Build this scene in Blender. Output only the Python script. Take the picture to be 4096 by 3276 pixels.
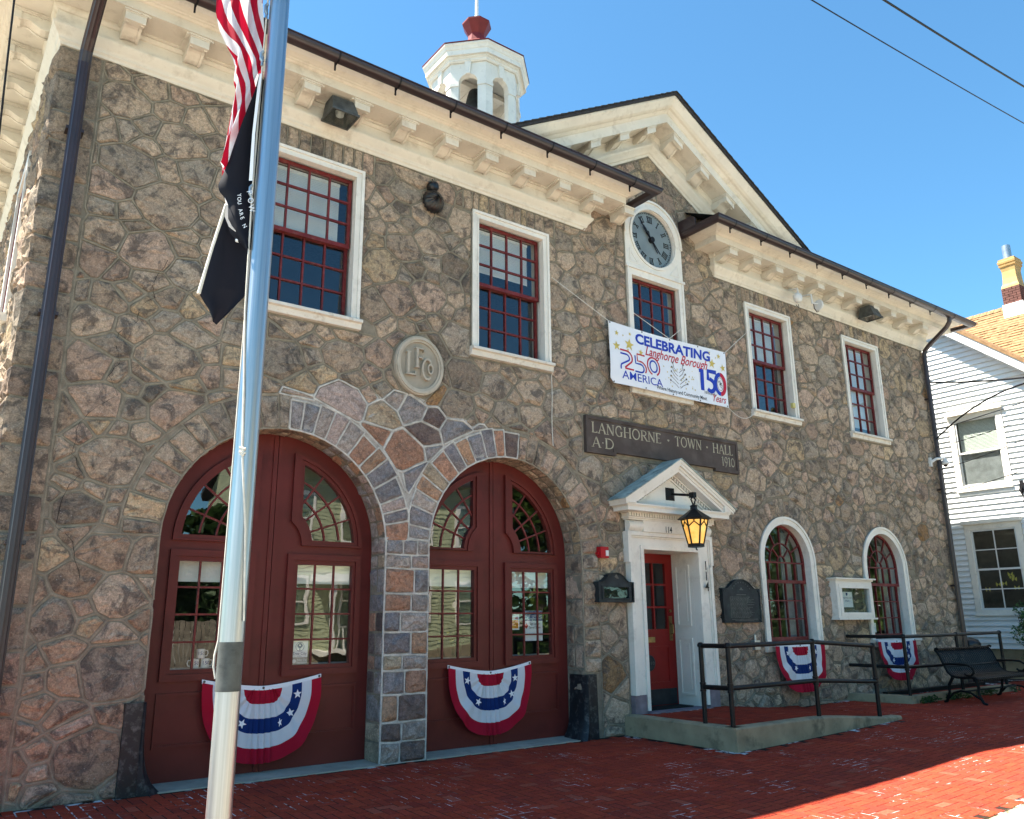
import bpy, bmesh, math, random
from math import sin, cos, pi, radians, sqrt, atan2, hypot, floor
from mathutils import Vector, Matrix, noise
from mathutils.geometry import tessellate_polygon
for o in list(bpy.data.objects): bpy.data.objects.remove(o)
S = bpy.context.scene
COL = S.collection
random.seed(11)
# ------------------------------------------------------------ camera
CAM = Vector((-0.5594, -8.8745, 1.6)); FPX = 3236.2
YAW, PITCH, ROLL = radians(36.4635), radians(14.4944), radians(-0.4903)
_f = Vector((sin(YAW)*cos(PITCH), cos(YAW)*cos(PITCH), sin(PITCH)))
_r = Vector((cos(YAW), -sin(YAW), 0)); _u = _r.cross(_f)
CR = cos(ROLL)*_r + sin(ROLL)*_u; CU = -sin(ROLL)*_r + cos(ROLL)*_u
cd = bpy.data.cameras.new('camera'); cam = bpy.data.objects.new('camera', cd); COL.objects.link(cam)
cd.sensor_fit = 'HORIZONTAL'; cd.sensor_width = 36; cd.lens = 36*FPX/4096; cd.clip_end = 3000; cd.clip_start = .05
mw = Matrix((( CR.x, CU.x, -_f.x, CAM.x), (CR.y, CU.y, -_f.y, CAM.y), (CR.z, CU.z, -_f.z, CAM.z), (0,0,0,1)))
cam.matrix_world = mw; S.camera = cam
def proj(P):
    v = Vector(P)-CAM; d = v.dot(_f)
    if d < .1: return (-9999, -9999, d)
    return (2048+FPX*v.dot(CR)/d, 1638-FPX*v.dot(CU)/d, d)
# ------------------------------------------------------------ sky, sun, exposure
SUNV = Vector((.45, -.365, -1)).normalized()      # direction the light travels
w = bpy.data.worlds.new('World'); S.world = w; w.use_nodes = True
nt = w.node_tree; bg = nt.nodes['Background']
sky = nt.nodes.new('ShaderNodeTexSky'); sky.sky_type = 'NISHITA'; sky.sun_disc = False
sky.sun_elevation = math.asin(-SUNV.z); sky.sun_rotation = atan2(-SUNV.x, -SUNV.y)
sky.air_density = 1.0; sky.dust_density = .15; sky.ozone_density = 2.5; sky.altitude = 50
tn = nt.nodes.new('ShaderNodeMix'); tn.data_type = 'RGBA'; tn.blend_type = 'MULTIPLY'; tn.inputs[0].default_value = 1; tn.inputs[7].default_value = (.48, .78, .83, 1)
nt.links.new(sky.outputs[0], tn.inputs[6]); nt.links.new(tn.outputs[2], bg.inputs[0]); bg.inputs[1].default_value = .073
sl = bpy.data.lights.new('sun', 'SUN'); sl.energy = 5; sl.angle = radians(.53); sl.color = (1, .93, .81)
so = bpy.data.objects.new('sun', sl); COL.objects.link(so); so.rotation_euler = SUNV.to_track_quat('-Z', 'Y').to_euler(); so.location = (-8, 12, 25)
S.view_settings.view_transform = 'Standard'; S.view_settings.look = 'None'; S.view_settings.gamma = 1
S.view_settings.use_curve_mapping = False; S.view_settings.exposure = 2.2
S.render.engine = 'CYCLES'
S.cycles.max_bounces = 5; S.cycles.diffuse_bounces = 2; S.cycles.glossy_bounces = 2; S.cycles.transparent_max_bounces = 8; S.cycles.caustics_reflective = False; S.cycles.caustics_refractive = False
# ------------------------------------------------------------ mesh helpers
class MB:
    def __init__(s): s.v = []; s.f = []; s.m = []; s.t = []; s.uv = None
    def add(s, vs, fs, mi=0, tint=None):
        b = len(s.v); s.v += [tuple(x) for x in vs]; s.f += [tuple(b+i for i in f) for f in fs]; s.m += [mi]*len(fs)
        s.t += [tint or (1,1,1)]*len(vs); return b
    def box(s, x0, x1, y0, y1, z0, z1, mi=0, tint=None):
        s.add([(x0,y0,z0),(x1,y0,z0),(x1,y1,z0),(x0,y1,z0),(x0,y0,z1),(x1,y0,z1),(x1,y1,z1),(x0,y1,z1)],
              [(0,3,2,1),(4,5,6,7),(0,1,5,4),(1,2,6,5),(2,3,7,6),(3,0,4,7)], mi, tint)
    def plate(s, outer, holes=(), y0=0, y1=.02, mi=0, tint=None, back=True):
        """polygon in x,z with holes; front at y0, back at y1"""
        loops = [list(outer)] + [list(h) for h in holes]
        flat = [p for l in loops for p in l]
        tris = tessellate_polygon([[Vector((p[0], p[1], 0)) for p in l] for l in loops])
        n = len(flat)
        vs = [(p[0], y0, p[1]) for p in flat] + [(p[0], y1, p[1]) for p in flat]
        fs = [tuple(t) for t in tris]
        if back: fs += [tuple(n+i for i in reversed(t)) for t in tris]
        k = 0
        for l in loops:
            for i in range(len(l)):
                a, b = k+i, k+(i+1) % len(l); fs.append((a, b, n+b, n+a))
            k += len(l)
        s.add(vs, fs, mi, tint)
    def prism(s, poly, axis, a, b, mi=0, tint=None):
        """poly of 2D pts extruded along axis 'x' (pts y,z), 'y' (x,z) or 'z' (x,y) from a to b"""
        n = len(poly)
        def P(p, q): return {'x': (q, p[0], p[1]), 'y': (p[0], q, p[1]), 'z': (p[0], p[1], q)}[axis]
        vs = [P(p, a) for p in poly] + [P(p, b) for p in poly]
        tr = tessellate_polygon([[Vector((p[0], p[1], 0)) for p in poly]])
        fs = [tuple(t) for t in tr] + [tuple(n+i for i in reversed(t)) for t in tr]
        fs += [(i, (i+1) % n, n+(i+1) % n, n+i) for i in range(n)]
        s.add(vs, fs, mi, tint)
    def tube(s, pts, r, n=8, mi=0, cap=True, tint=None):
        pts = [Vector(p) for p in pts]; rs = r if isinstance(r, (list, tuple)) else [r]*len(pts)
        up = Vector((0,0,1)); vs = []; prev = None
        for i, p in enumerate(pts):
            d = (pts[min(i+1, len(pts)-1)]-pts[max(i-1, 0)]).normalized()
            if prev is None:
                a = d.cross(up if abs(d.z) < .95 else Vector((1,0,0))).normalized()
            else:
                a = (prev - d*prev.dot(d)).normalized()
            prev = a; b = d.cross(a)
            vs += [p + rs[i]*(a*cos(2*pi*k/n)+b*sin(2*pi*k/n)) for k in range(n)]
        fs = []
        for i in range(len(pts)-1):
            for k in range(n):
                fs.append((i*n+k, i*n+(k+1) % n, (i+1)*n+(k+1) % n, (i+1)*n+k))
        if cap: fs += [tuple(range(n))[::-1], tuple((len(pts)-1)*n+k for k in range(n))]
        s.add(vs, fs, mi, tint)
    def lathe(s, prof, c=(0,0,0), n=16, mi=0, axis='z', tint=None, a0=0, a1=2*pi):
        full = abs(a1-a0-2*pi) < 1e-6; m = n if full else n+1; vs = []
        for r, h in prof:
            for k in range(m):
                a = a0+(a1-a0)*k/n
                if axis == 'z': q = (c[0]+r*cos(a), c[1]+r*sin(a), c[2]+h)
                elif axis == 'y': q = (c[0]+r*cos(a), c[1]+h, c[2]+r*sin(a))
                else: q = (c[0]+h, c[1]+r*cos(a), c[2]+r*sin(a))
                vs.append(q)
        fs = []
        for i in range(len(prof)-1):
            for k in range(n):
                k2 = (k+1) % m if full else k+1
                fs.append((i*m+k, i*m+k2, (i+1)*m+k2, (i+1)*m+k))
        s.add(vs, fs, mi, tint)
    def loft(s, rows, mi=0, tint=None, closed=False):
        n = len(rows[0]); vs = [p for r in rows for p in r]; fs = []
        for i in range(len(rows)-1):
            for k in range(n if closed else n-1):
                fs.append((i*n+k, i*n+(k+1) % n, (i+1)*n+(k+1) % n, (i+1)*n+k))
        s.add(vs, fs, mi, tint)
    def build(s, name, mats, parent=None, loc=None, smooth=False, fix=True, shift=None, me=None):
        me = s.mesh(name, mats, smooth, fix, shift)
        return link(name, me, parent, loc)
    def mesh(s, name, mats, smooth=False, fix=True, shift=None):
        me = bpy.data.meshes.new(name)
        vs = s.v if shift is None else [(a-shift[0], b-shift[1], c-shift[2]) for a, b, c in s.v]
        me.from_pydata(vs, [], s.f)
        if not isinstance(mats, (list, tuple)): mats = [mats]
        for m in mats: me.materials.append(MAT[m])
        if len(mats) > 1: me.polygons.foreach_set('material_index', s.m)
        if any(t != (1,1,1) for t in s.t):
            at = me.attributes.new('tint', 'FLOAT_COLOR', 'POINT')
            at.data.foreach_set('color', [q for t in s.t for q in (t[0], t[1], t[2], 1)])
        if s.uv:
            l = me.uv_layers.new(name='UVMap')
            for lp in me.loops: l.data[lp.index].uv = s.uv[lp.vertex_index]
        if fix:
            bm = bmesh.new(); bm.from_mesh(me); bmesh.ops.recalc_face_normals(bm, faces=bm.faces); bm.to_mesh(me); bm.free()
        if smooth:
            me.polygons.foreach_set('use_smooth', [True]*len(me.polygons))
            if smooth is not True:
                try: me.set_sharp_from_angle(angle=radians(smooth))
                except Exception: pass
        return me
def link(name, me, parent=None, loc=None):
    o = bpy.data.objects.new(name, me); COL.objects.link(o)
    if parent: o.parent = parent
    if loc is not None: o.location = loc
    return o
def tag(o, label=None, cat=None, group=None, kind=None):
    if label: o['label'] = label
    if cat: o['category'] = cat
    if group: o['group'] = group
    if kind: o['kind'] = kind
    return o
def thing(name, label, cat, loc=(0,0,0), rz=0, group=None):
    o = bpy.data.objects.new(name, None); COL.objects.link(o); o.location = loc; o.rotation_euler = (0,0,rz); o.empty_display_size = .1
    return tag(o, label, cat, group)
def copy_tree(o, parent=None, loc=None):
    c = o.copy(); COL.objects.link(c); c.parent = parent
    if loc is not None: c.location = loc
    for ch in o.children: copy_tree(ch, c)
    return c
def rect(x0, x1, z0, z1): return [(x0,z0),(x1,z0),(x1,z1),(x0,z1)]
def arcpts(cx, cz, r, a0, a1, n): return [(cx+r*cos(radians(a0+(a1-a0)*i/n)), cz+r*sin(radians(a0+(a1-a0)*i/n))) for i in range(n+1)]
def area(p): return .5*sum(p[i][0]*p[(i+1) % len(p)][1]-p[(i+1) % len(p)][0]*p[i][1] for i in range(len(p)))
def cent(p):
    n = len(p); return (sum(q[0] for q in p)/n, sum(q[1] for q in p)/n)
def clip(poly, a, b, c):
    """keep the part of poly where a*x+b*y <= c"""
    out = []; n = len(poly)
    for i in range(n):
        p, q = poly[i], poly[(i+1) % n]; dp = a*p[0]+b*p[1]-c; dq = a*q[0]+b*q[1]-c
        if dp <= 0: out.append(p)
        if (dp < 0 < dq) or (dq < 0 < dp):
            t = dp/(dp-dq); out.append((p[0]+(q[0]-p[0])*t, p[1]+(q[1]-p[1])*t))
    return out
# ------------------------------------------------------------ materials
MAT = {}
def srgb(r, g, b):
    f = lambda c: (c/255/12.92) if c/255 <= .04045 else ((c/255+.055)/1.055)**2.4
    return (f(r), f(g), f(b))
class NT:
    def __init__(s, name):
        m = bpy.data.materials.new(name); m.use_nodes = True; MAT[name] = m; s.m = m; s.t = m.node_tree
        s.b = s.t.nodes['Principled BSDF']; s.pos = None
    def n(s, typ, **kw):
        x = s.t.nodes.new('ShaderNode'+typ)
        for k, v in kw.items(): setattr(x, k, v)
        return x
    def l(s, a, b): s.t.links.new(a, b)
    def P(s):
        if s.pos is None: s.pos = s.n('NewGeometry').outputs['Position']
        return s.pos
    def noise(s, scale, detail=4, rough=.55, vec=None, dist=0):
        x = s.n('TexNoise'); x.inputs['Scale'].default_value = scale; x.inputs['Detail'].default_value = detail
        x.inputs['Roughness'].default_value = rough; x.inputs['Distortion'].default_value = dist
        s.l(vec or s.P(), x.inputs['Vector']); return x.outputs['Fac']
    def ramp(s, fac, stops, interp='LINEAR'):
        x = s.n('ValToRGB'); x.color_ramp.interpolation = interp; e = x.color_ramp.elements
        while len(e) < len(stops): e.new(.5)
        for i, (p, c) in enumerate(stops):
            e[i].position = p; e[i].color = (c, c, c, 1) if isinstance(c, (int, float)) else (*c, 1)
        s.l(fac, x.inputs[0]); return x.outputs[0]
    def mix(s, fac, a, b, mode='MIX'):
        x = s.n('Mix', data_type='RGBA', blend_type=mode)
        for k, v in ((0, fac), (6, a), (7, b)):
            if isinstance(v, (int, float)): x.inputs[k].default_value = v if k == 0 else (v, v, v, 1)
            elif isinstance(v, tuple): x.inputs[k].default_value = (*v, 1)
            else: s.l(v, x.inputs[k])
        return x.outputs[2]
    def math(s, op, a, b=0):
        x = s.n('Math', operation=op)
        for k, v in ((0, a), (1, b)):
            if isinstance(v, (int, float)): x.inputs[k].default_value = v
            else: s.l(v, x.inputs[k])
        return x.outputs[0]
    def bump(s, h, strength, dist=.01, normal=None):
        x = s.n('Bump'); x.inputs['Strength'].default_value = strength; x.inputs['Distance'].default_value = dist
        s.l(h, x.inputs['Height'])
        if normal: s.l(normal, x.inputs['Normal'])
        return x.outputs[0]
    def set(s, **kw):
        for k, v in kw.items():
            i = s.b.inputs[{'col':'Base Color','rough':'Roughness','metal':'Metallic','nor':'Normal','spec':'Specular IOR Level','em':'Emission Color','ems':'Emission Strength','sub':'Subsurface Weight','coat':'Coat Weight','trans':'Transmission Weight'}[k]]
            if isinstance(v, tuple): i.default_value = (*v, 1)
            elif isinstance(v, (int, float)): i.default_value = v
            else: s.l(v, i)
        return s
def plain(name, c, rough=.6, var=.12, scale=3, bump=.15, bscale=60, metal=0, dirt=None, spec=.22, bdist=.003):
    s = NT(name); f = s.noise(scale, 5)
    lo = tuple(x*(1-var*1.6) for x in c); hi = tuple(min(1, x*(1+var)) for x in c)
    col = s.ramp(f, [(.3, lo), (.7, hi)])
    if dirt:
        g = s.noise(dirt[1], 6, .65); k = s.ramp(g, [(.52, 0), (.72, 1)])
        col = s.mix(s.math('MULTIPLY', k, dirt[2]), col, dirt[0])
    s.set(col=col, rough=rough, metal=metal, spec=spec)
    if bump: s.set(nor=s.bump(s.noise(bscale, 4), bump, bdist))
    return s
def setup_materials():
    # rubble stone: tint attribute carries the colour of each stone
    for nm, dk in (('stone', .72), ('stone_new', .4)):
        s = NT(nm); at = s.n('Attribute'); at.attribute_name = 'tint'
        g = s.ramp(s.noise(26, 4, .75), [(.30, .62), (.48, 1.0), (.70, 1.45)])
        col = s.mix(1, at.outputs['Color'], g, 'MULTIPLY')
        pk = s.ramp(s.noise(5.5, 3), [(.4, 0), (.68, 1)])
        col = s.mix(s.math('MULTIPLY', pk, .3), col, (.44, .32, .25))
        d1 = s.ramp(s.noise(4.6, 5, .72, dist=.6), [(.49, 0), (.60, 1)])
        col = s.mix(s.math('MULTIPLY', d1, dk), col, (.085, .078, .075))
        fine = s.ramp(s.noise(75, 2, .7), [(.33, .72), (.5, 1), (.7, 1.32)])
        col = s.mix(.8, col, fine, 'MULTIPLY')
        v = s.n('TexVoronoi'); v.inputs['Scale'].default_value = 30; s.l(s.P(), v.inputs['Vector'])
        q = s.ramp(v.outputs['Distance'], [(.09, 1), (.17, 0)])
        qm = s.math('MULTIPLY', q, s.ramp(s.noise(9, 2), [(.5, 0), (.62, .8)]))
        col = s.mix(qm, col, (.62, .57, .52))
        n2 = s.bump(s.noise(16, 6, .8), 1, .045)
        s.set(col=col, rough=.95, nor=n2, spec=.08)
    s = NT('mortar'); at = s.n('Attribute'); at.attribute_name = 'tint'
    col = s.mix(1, at.outputs['Color'], s.ramp(s.noise(7, 4, .65), [(.3, .62), (.72, 1.22)]), 'MULTIPLY')
    col = s.mix(.6, col, s.ramp(s.noise(120, 3), [(.3, .7), (.7, 1.25)]), 'MULTIPLY')
    s.set(col=col, rough=.95, spec=.08, nor=s.bump(s.noise(60, 4, .7), .6, .01))
    # brick
    s = NT('brick'); at = s.n('Attribute'); at.attribute_name = 'tint'
    col = s.mix(1, at.outputs['Color'], s.ramp(s.noise(45, 6, .7), [(.25, .62), (.75, 1.3)]), 'MULTIPLY')
    col = s.mix(s.ramp(s.noise(1.1, 4), [(.45, 0), (.75, .3)]), col, (.15, .04, .032))
    ef = s.math('MULTIPLY', s.ramp(s.noise(1.5, 3), [(.58, 0), (.68, 1)]), s.ramp(s.noise(30, 4, .75), [(.66, 0), (.70, .7)]))
    col = s.mix(ef, col, (.5, .45, .44))
    sp = s.ramp(s.noise(70, 2), [(.775, 0), (.79, .8)]); col = s.mix(sp, col, (.6, .55, .52))
    s.set(col=col, rough=.95, spec=.04, nor=s.bump(s.noise(90, 3, .7), .5, .004))
    s = NT('sand_joint'); k = s.math('MULTIPLY', s.ramp(s.noise(1.4, 4), [(.535, 0), (.60, 1)]), s.ramp(s.noise(11, 3), [(.44, .0), (.54, 1)]))
    s.set(col=s.mix(k, s.mix(s.noise(40), (.022, .012, .010), (.06, .035, .028)), (.72, .67, .66)), rough=.95, spec=.03)
    plain('cream', (.74, .68, .57), .5, .07, 2.5, .12, 40, dirt=((.36, .30, .22), 5, .5))
    plain('white_paint', (.82, .775, .69), .5, .06, 3, .12, 50, dirt=((.42, .38, .33), 6, .45))
    plain('sill_paint', (.72, .68, .60), .55, .08, 4, .15, 50, dirt=((.36, .29, .21), 8, .7))
    plain('red_sash', (.155, .022, .022), .4, .18, 4, .1, 60, dirt=((.25, .12, .10), 16, .5))
    plain('red_door', (.125, .022, .019), .42, .12, 1.5, .1, 90, dirt=((.06, .012, .01), 2.2, .6))
    plain('entry_red', (.22, .014, .012), .38, .1, 2, .05, 90)
    plain('gutter', (.040, .026, .027), .33, .15, 2, .03, 30, spec=.5)
    plain('roof_dark', (.045, .044, .047), .85, .3, 25, .5, 60)
    plain('concrete', (.33, .265, .17), .9, .18, 3, .5, 50, dirt=((.075, .07, .05), 3.2, .85))
    plain('sill_concrete', (.38, .345, .285), .9, .12, 3, .3, 60, dirt=((.16, .15, .14), 5, .5))
    plain('walk', (.30, .25, .17), .92, .1, 1.2, .5, 80, dirt=((.25, .22, .17), 9, .6))
    plain('road', (.34, .32, .285), .92, .12, .6, .6, 120)
    plain('gravel_ground', (.26, .24, .20), .95, .2, 1.5, .8, 40)  # grey-brown gravel, kept neutral so its bounced light does not tint the cornice
    plain('iron', (.009, .010, .011), .42, .25, 6, .15, 60, spec=.2, dirt=((.04, .028, .02), 14, .4))
    plain('bench_black', (.007, .007, .0075), .5, .2, 6, .05, 60, spec=.12)
    plain('guard_iron', (.014, .016, .020), .45, .25, 5, .35, 40, spec=.35, dirt=((.26, .26, .25), 14, .35))
    plain('black_plastic', (.012, .012, .013), .3, .2, 8, .3, 30, spec=.5)
    plain('bronze', (.030, .035, .040), .55, .25, 6, .15, 60, metal=.3, dirt=((.05, .085, .08), 5, .5))
    plain('bronze_hi', (.12, .125, .125), .45, .2, 12, .1, 60, metal=.6)
    plain('brownstone', (.085, .066, .058), .8, .18, 2.5, .3, 70, dirt=((.2, .18, .155), 3, .3))
    plain('letter_stone', (.42, .38, .28), .85, .2, 12, .3, 80)
    plain('limestone', (.47, .42, .34), .85, .1, 4, .35, 70, dirt=((.27, .24, .19), 9, .5))
    plain('limestone_shade', (.36, .32, .255), .9, .12, 6, .4, 60)  # recessed medallion field: settled grime plus painted shade that sets off the initials
    plain('clock_face', (.20, .25, .27), .5, .1, 3, .05, 60)
    plain('ink', (.012, .012, .014), .5, .1, 5, 0)
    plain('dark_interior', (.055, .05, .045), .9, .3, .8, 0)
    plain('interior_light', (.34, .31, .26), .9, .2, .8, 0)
    plain('blind', (.78, .78, .72), .6, .06, 3, 0)
    plain('brass', (.30, .21, .09), .4, .3, 10, .05, 60, metal=.8)
    plain('galv', (.42, .45, .47), .35, .15, 6, .1, 40, metal=.8)
    plain('white_plastic', (.72, .72, .70), .4, .04, 4, 0)
    plain('grey_metal', (.10, .105, .10), .55, .3, 9, .2, 50, metal=.3)
    plain('alarm_red', (.42, .012, .02), .35, .06, 5, 0)
    plain('clapboard', (.78, .80, .80), .5, .03, 1.5, .08, 30)
    plain('green_clap', (.40, .42, .26), .6, .08, 1.5, .1, 30)
    plain('tan_shingle', (.25, .15, .075), .9, .25, 9, .6, 60)
    plain('clay_pot', (.46, .30, .12), .7, .15, 6, .2, 30)
    plain('chim_brick', (.13, .06, .05), .9, .25, 9, .4, 50)
    plain('flashing', (.8, .8, .79), .5, .04, 3, 0)
    plain('bark', (.09, .07, .055), .95, .3, 8, .8, 30, bdist=.02)
    plain('fence_wood', (.24, .20, .15), .9, .25, 5, .4, 40)
    plain('wire', (.012, .012, .015), .5, .1, 4, 0)
    plain('rope', (.68, .65, .58), .8, .1, 20, 0)
    plain('copper_green', (.42, .50, .46), .6, .3, 5, .2, 30, dirt=((.07, .10, .09), 6, .9))
    plain('purple_stone', (.22, .18, .20), .85, .2, 8, .4, 50)
    plain('finial_red', (.17, .025, .025), .45, .1, 6, .1, 30)
    plain('banner_white', (.80, .82, .86), .45, .02, 2, .08, 6, bdist=.01)
    plain('banner_blue', (.018, .05, .42), .45, .05, 3, 0)
    plain('banner_red', (.50, .015, .04), .45, .05, 3, 0)
    plain('banner_gold', (.62, .48, .12), .45, .15, 20, 0)
    plain('paper', (.74, .76, .78), .6, .03, 6, 0)
    plain('sticker_blue', (.02, .06, .20), .5, .05, 5, 0)
    plain('sticker_orange', (.75, .32, .02), .5, .1, 5, 0)
    plain('sticker_red', (.5, .03, .03), .5, .05, 5, 0)
    plain('grey_back', (.36, .35, .33), .8, .1, 5, 0)
    plain('wood_plaque', (.075, .055, .05), .5, .2, 8, .1, 40)
    plain('rubber', (.015, .016, .015), .9, .2, 20, .3, 90)
    plain('curtain', (.30, .30, .31), .8, .2, 6, 0)
    plain('butterfly', (.65, .55, .10), .6, .1, 6, 0)
    plain('yellow_plastic', (.62, .54, .20), .5, .05, 6, 0)
    plain('terra', (.25, .05, .04), .7, .2, 5, 0)
    s = NT('crack'); s.set(col=(.012, .011, .010), rough=1.)
    # aluminium pole
    s = NT('aluminium'); tc = s.n('TexCoord'); mp = s.n('Mapping'); mp.inputs['Scale'].default_value = (60, 60, .6); s.l(tc.outputs['Object'], mp.inputs[0])
    f = s.noise(1, 4, .6, vec=mp.outputs[0]); s.set(col=s.ramp(f, [(.3, (.36, .37, .38)), (.7, (.55, .56, .57))]), metal=1.0, rough=s.ramp(f, [(.3, .30), (.7, .44)]))
    # glass
    for nm, wav, rf in (('glass', .03, 1.8), ('old_glass', .12, 2.2), ('door_glass', .035, 3.2), ('clear_glass', .0, .9)):
        s = NT(nm); out = s.t.nodes['Material Output']; s.t.nodes.remove(s.b)
        nz = s.bump(s.noise(2.2, 2, .4), wav, .05)
        gl = s.n('BsdfGlossy'); gl.inputs['Roughness'].default_value = .005; gl.inputs['Color'].default_value = (.95, .97, 1, 1); s.l(nz, gl.inputs['Normal'])
        tr = s.n('BsdfTransparent'); tr.inputs['Color'].default_value = (.92, .95, .94, 1)
        fr = s.n('LayerWeight'); fr.inputs['Blend'].default_value = .5; s.l(nz, fr.inputs['Normal'])
        p5 = s.math('POWER', fr.outputs['Facing'], 5); fac = s.math('MINIMUM', s.math('ADD', s.math('MULTIPLY', p5, .96*rf), .04*rf), 1)
        mx = s.n('MixShader'); s.l(fac, mx.inputs[0]); s.l(tr.outputs[0], mx.inputs[1]); s.l(gl.outputs[0], mx.inputs[2]); s.l(mx.outputs[0], out.inputs[0])
    s = NT('lamp_glass'); f = s.noise(9, 3); c = s.ramp(f, [(.3, (.95, .40, .05)), (.7, (1, .62, .16))])
    s.set(col=c, rough=.35, em=c, ems=.16)
    s = NT('lamp_bulb'); s.set(col=(1, .6, .15), em=(1, .50, .08), ems=3.5)
    # foliage
    for nm, a, b in (('leaf', (.035, .075, .012), (.11, .17, .035)), ('leaf_dark', (.02, .05, .015), (.06, .11, .03)), ('leaf_shrub', (.03, .085, .035), (.10, .20, .07))):
        s = NT(nm); at = s.n('Attribute'); at.attribute_name = 'tint'
        c = s.mix(at.outputs['Fac'], a, b); s.set(col=c, rough=.55, spec=.3)
        tl = s.n('BsdfTranslucent'); s.l(c, tl.inputs[0]); mx = s.n('MixShader'); mx.inputs[0].default_value = .35
        s.l(s.b.outputs[0], mx.inputs[1]); s.l(tl.outputs[0], mx.inputs[2]); s.l(mx.outputs[0], s.t.nodes['Material Output'].inputs[0])
    # cloth: bunting rings by radius (uv.x), striped flag by uv.x
    def cloth(nm, stops, trans):
        s = NT(nm); uv = s.n('UVMap'); sx = s.n('SeparateXYZ'); s.l(uv.outputs[0], sx.inputs[0])
        c = s.ramp(sx.outputs[0], stops, 'CONSTANT')
        wv = s.noise(900, 1); c = s.mix(.25, c, s.ramp(wv, [(.3, .8), (.7, 1.2)]), 'MULTIPLY')
        s.set(col=c, rough=.75, spec=.2)
        tl = s.n('BsdfTranslucent'); s.l(c, tl.inputs[0]); mx = s.n('MixShader'); mx.inputs[0].default_value = trans
        s.l(s.b.outputs[0], mx.inputs[1]); s.l(tl.outputs[0], mx.inputs[2]); s.l(mx.outputs[0], s.t.nodes['Material Output'].inputs[0])
    RED, WHT, BLU = (.42, .006, .03), (.74, .76, .80), (.005, .03, .16)
    cloth('bunting_cloth', [(0, RED), (.20, WHT), (.40, BLU), (.60, WHT), (.80, RED)], .2)
    st = []
    for i in range(14): st.append((i/14, RED if i % 2 == 0 else WHT))
    cloth('flag_cloth', st, .42)
    cloth('flag_black', [(0, (.010, .010, .016)), (.5, (.010, .010, .016))], .12)
    cloth('flag_hem', [(0, (.62, .58, .55)), (.5, (.62, .58, .55))], .3)
setup_materials()
# ------------------------------------------------------------ ground
def smooth(a, b, x):
    t = min(1, max(0, (x-a)/(b-a))); return t*t*(3-2*t)
def g(x, y):
    y = max(y, -5.3)
    return .12*smooth(7.5, 13.5, x) - .03*max(0, -y-1.2)*(1-smooth(5, 10, x))
m = MB(); N = 40; R = 900
m.box(-R, R, -R, R, -1.2, -.62); tag(m.build('ground', 'gravel_ground'), kind='structure')
m = MB(); m.box(-120, 140, -16.5, -7.25, -.6, -.30); tag(m.build('road', 'road'), kind='structure')
def sheet(x0, x1, y0, y1, nx, ny, dz, depth=.4):
    m = MB(); rows = []
    for j in range(ny+1):
        y = y0+(y1-y0)*j/ny
        rows.append([(x0+(x1-x0)*i/nx, y, g(x0+(x1-x0)*i/nx, y)+dz) for i in range(nx+1)])
    m.loft(rows)
    for a, b in ((rows[0], rows[-1]),):
        for r in (a, b):
            m.loft([r, [(p[0], p[1], p[2]-depth) for p in r]])
    for k in (0, -1):
        r = [q[k] for q in rows]; m.loft([r, [(p[0], p[1], p[2]-depth) for p in r]])
    return m
tag(sheet(-30, 60, -7.25, -5.225, 90, 4, .004).build('sidewalk', 'walk', fix=False), kind='structure')
tag(sheet(-120, 140, -18.6, -16.5, 60, 2, -.05).build('far_sidewalk', 'walk', fix=False), kind='structure')
pave = tag(sheet(-6, 30, -5.225, .6, 144, 30, -.0022).build('brick_pavement', 'sand_joint', fix=False), kind='structure')
RX0, RX1, RY = 7.93, 11.6, -1.95      # entrance ramp footprint
def brick_tint(rs):
    k = rs.random(); b = .9+.2*rs.random()
    c = (.36, .050, .027)
    if k > .95: c = (.38, .08, .048)
    elif k > .8: c = (.30, .044, .027)
    elif k > .6: c = (.37, .053, .026)
    return tuple(x*b for x in c)
def brick_geo(m, L, W, H, ch, tint, T=None):
    a, b = L/2, W/2
    vs = [(-a,-b,-H),(a,-b,-H),(a,b,-H),(-a,b,-H),(-a,-b,-ch),(a,-b,-ch),(a,b,-ch),(-a,b,-ch),(-a+ch,-b+ch,0),(a-ch,-b+ch,0),(a-ch,b-ch,0),(-a+ch,b-ch,0)]
    fs = [(0,1,5,4),(1,2,6,5),(2,3,7,6),(3,0,4,7),(4,5,9,8),(5,6,10,9),(6,7,11,10),(7,4,8,11),(8,9,10,11)]
    if T: vs = [T(v) for v in vs]
    m.add(vs, fs, 0, tint)
rs = random.Random(5)
bvar = []
for k in range(24):
    m = MB(); brick_geo(m, .1915, .0915, .03, .0035, brick_tint(rs)); bvar.append(m.mesh('brick', 'brick', fix=False))
cells = []
A = .1
for r in range(-52, 1):
    for c in range(-30, 270):
        t = (c+r) % 4
        if t == 0: q = ((c+1)*A, (r+.5)*A, 0)
        elif t == 2: q = ((c+.5)*A, (r+1)*A, 1)
        else: continue
        x, y = q[0], q[1]
        if y > -.06 or y < -5.17: continue
        if RX0-.1 < x < RX1 and RY-.1 < y: continue
        px, py, d = proj((x, y, g(x, y)))
        vis = 0 < d and -150 < px < 4250 and py < 3450
        if not vis: continue
        cells.append((d if (20 < px < 4076 and py < 3260) else 99, q))
cells.sort(key=lambda e: e[0])
rest = MB()
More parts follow.
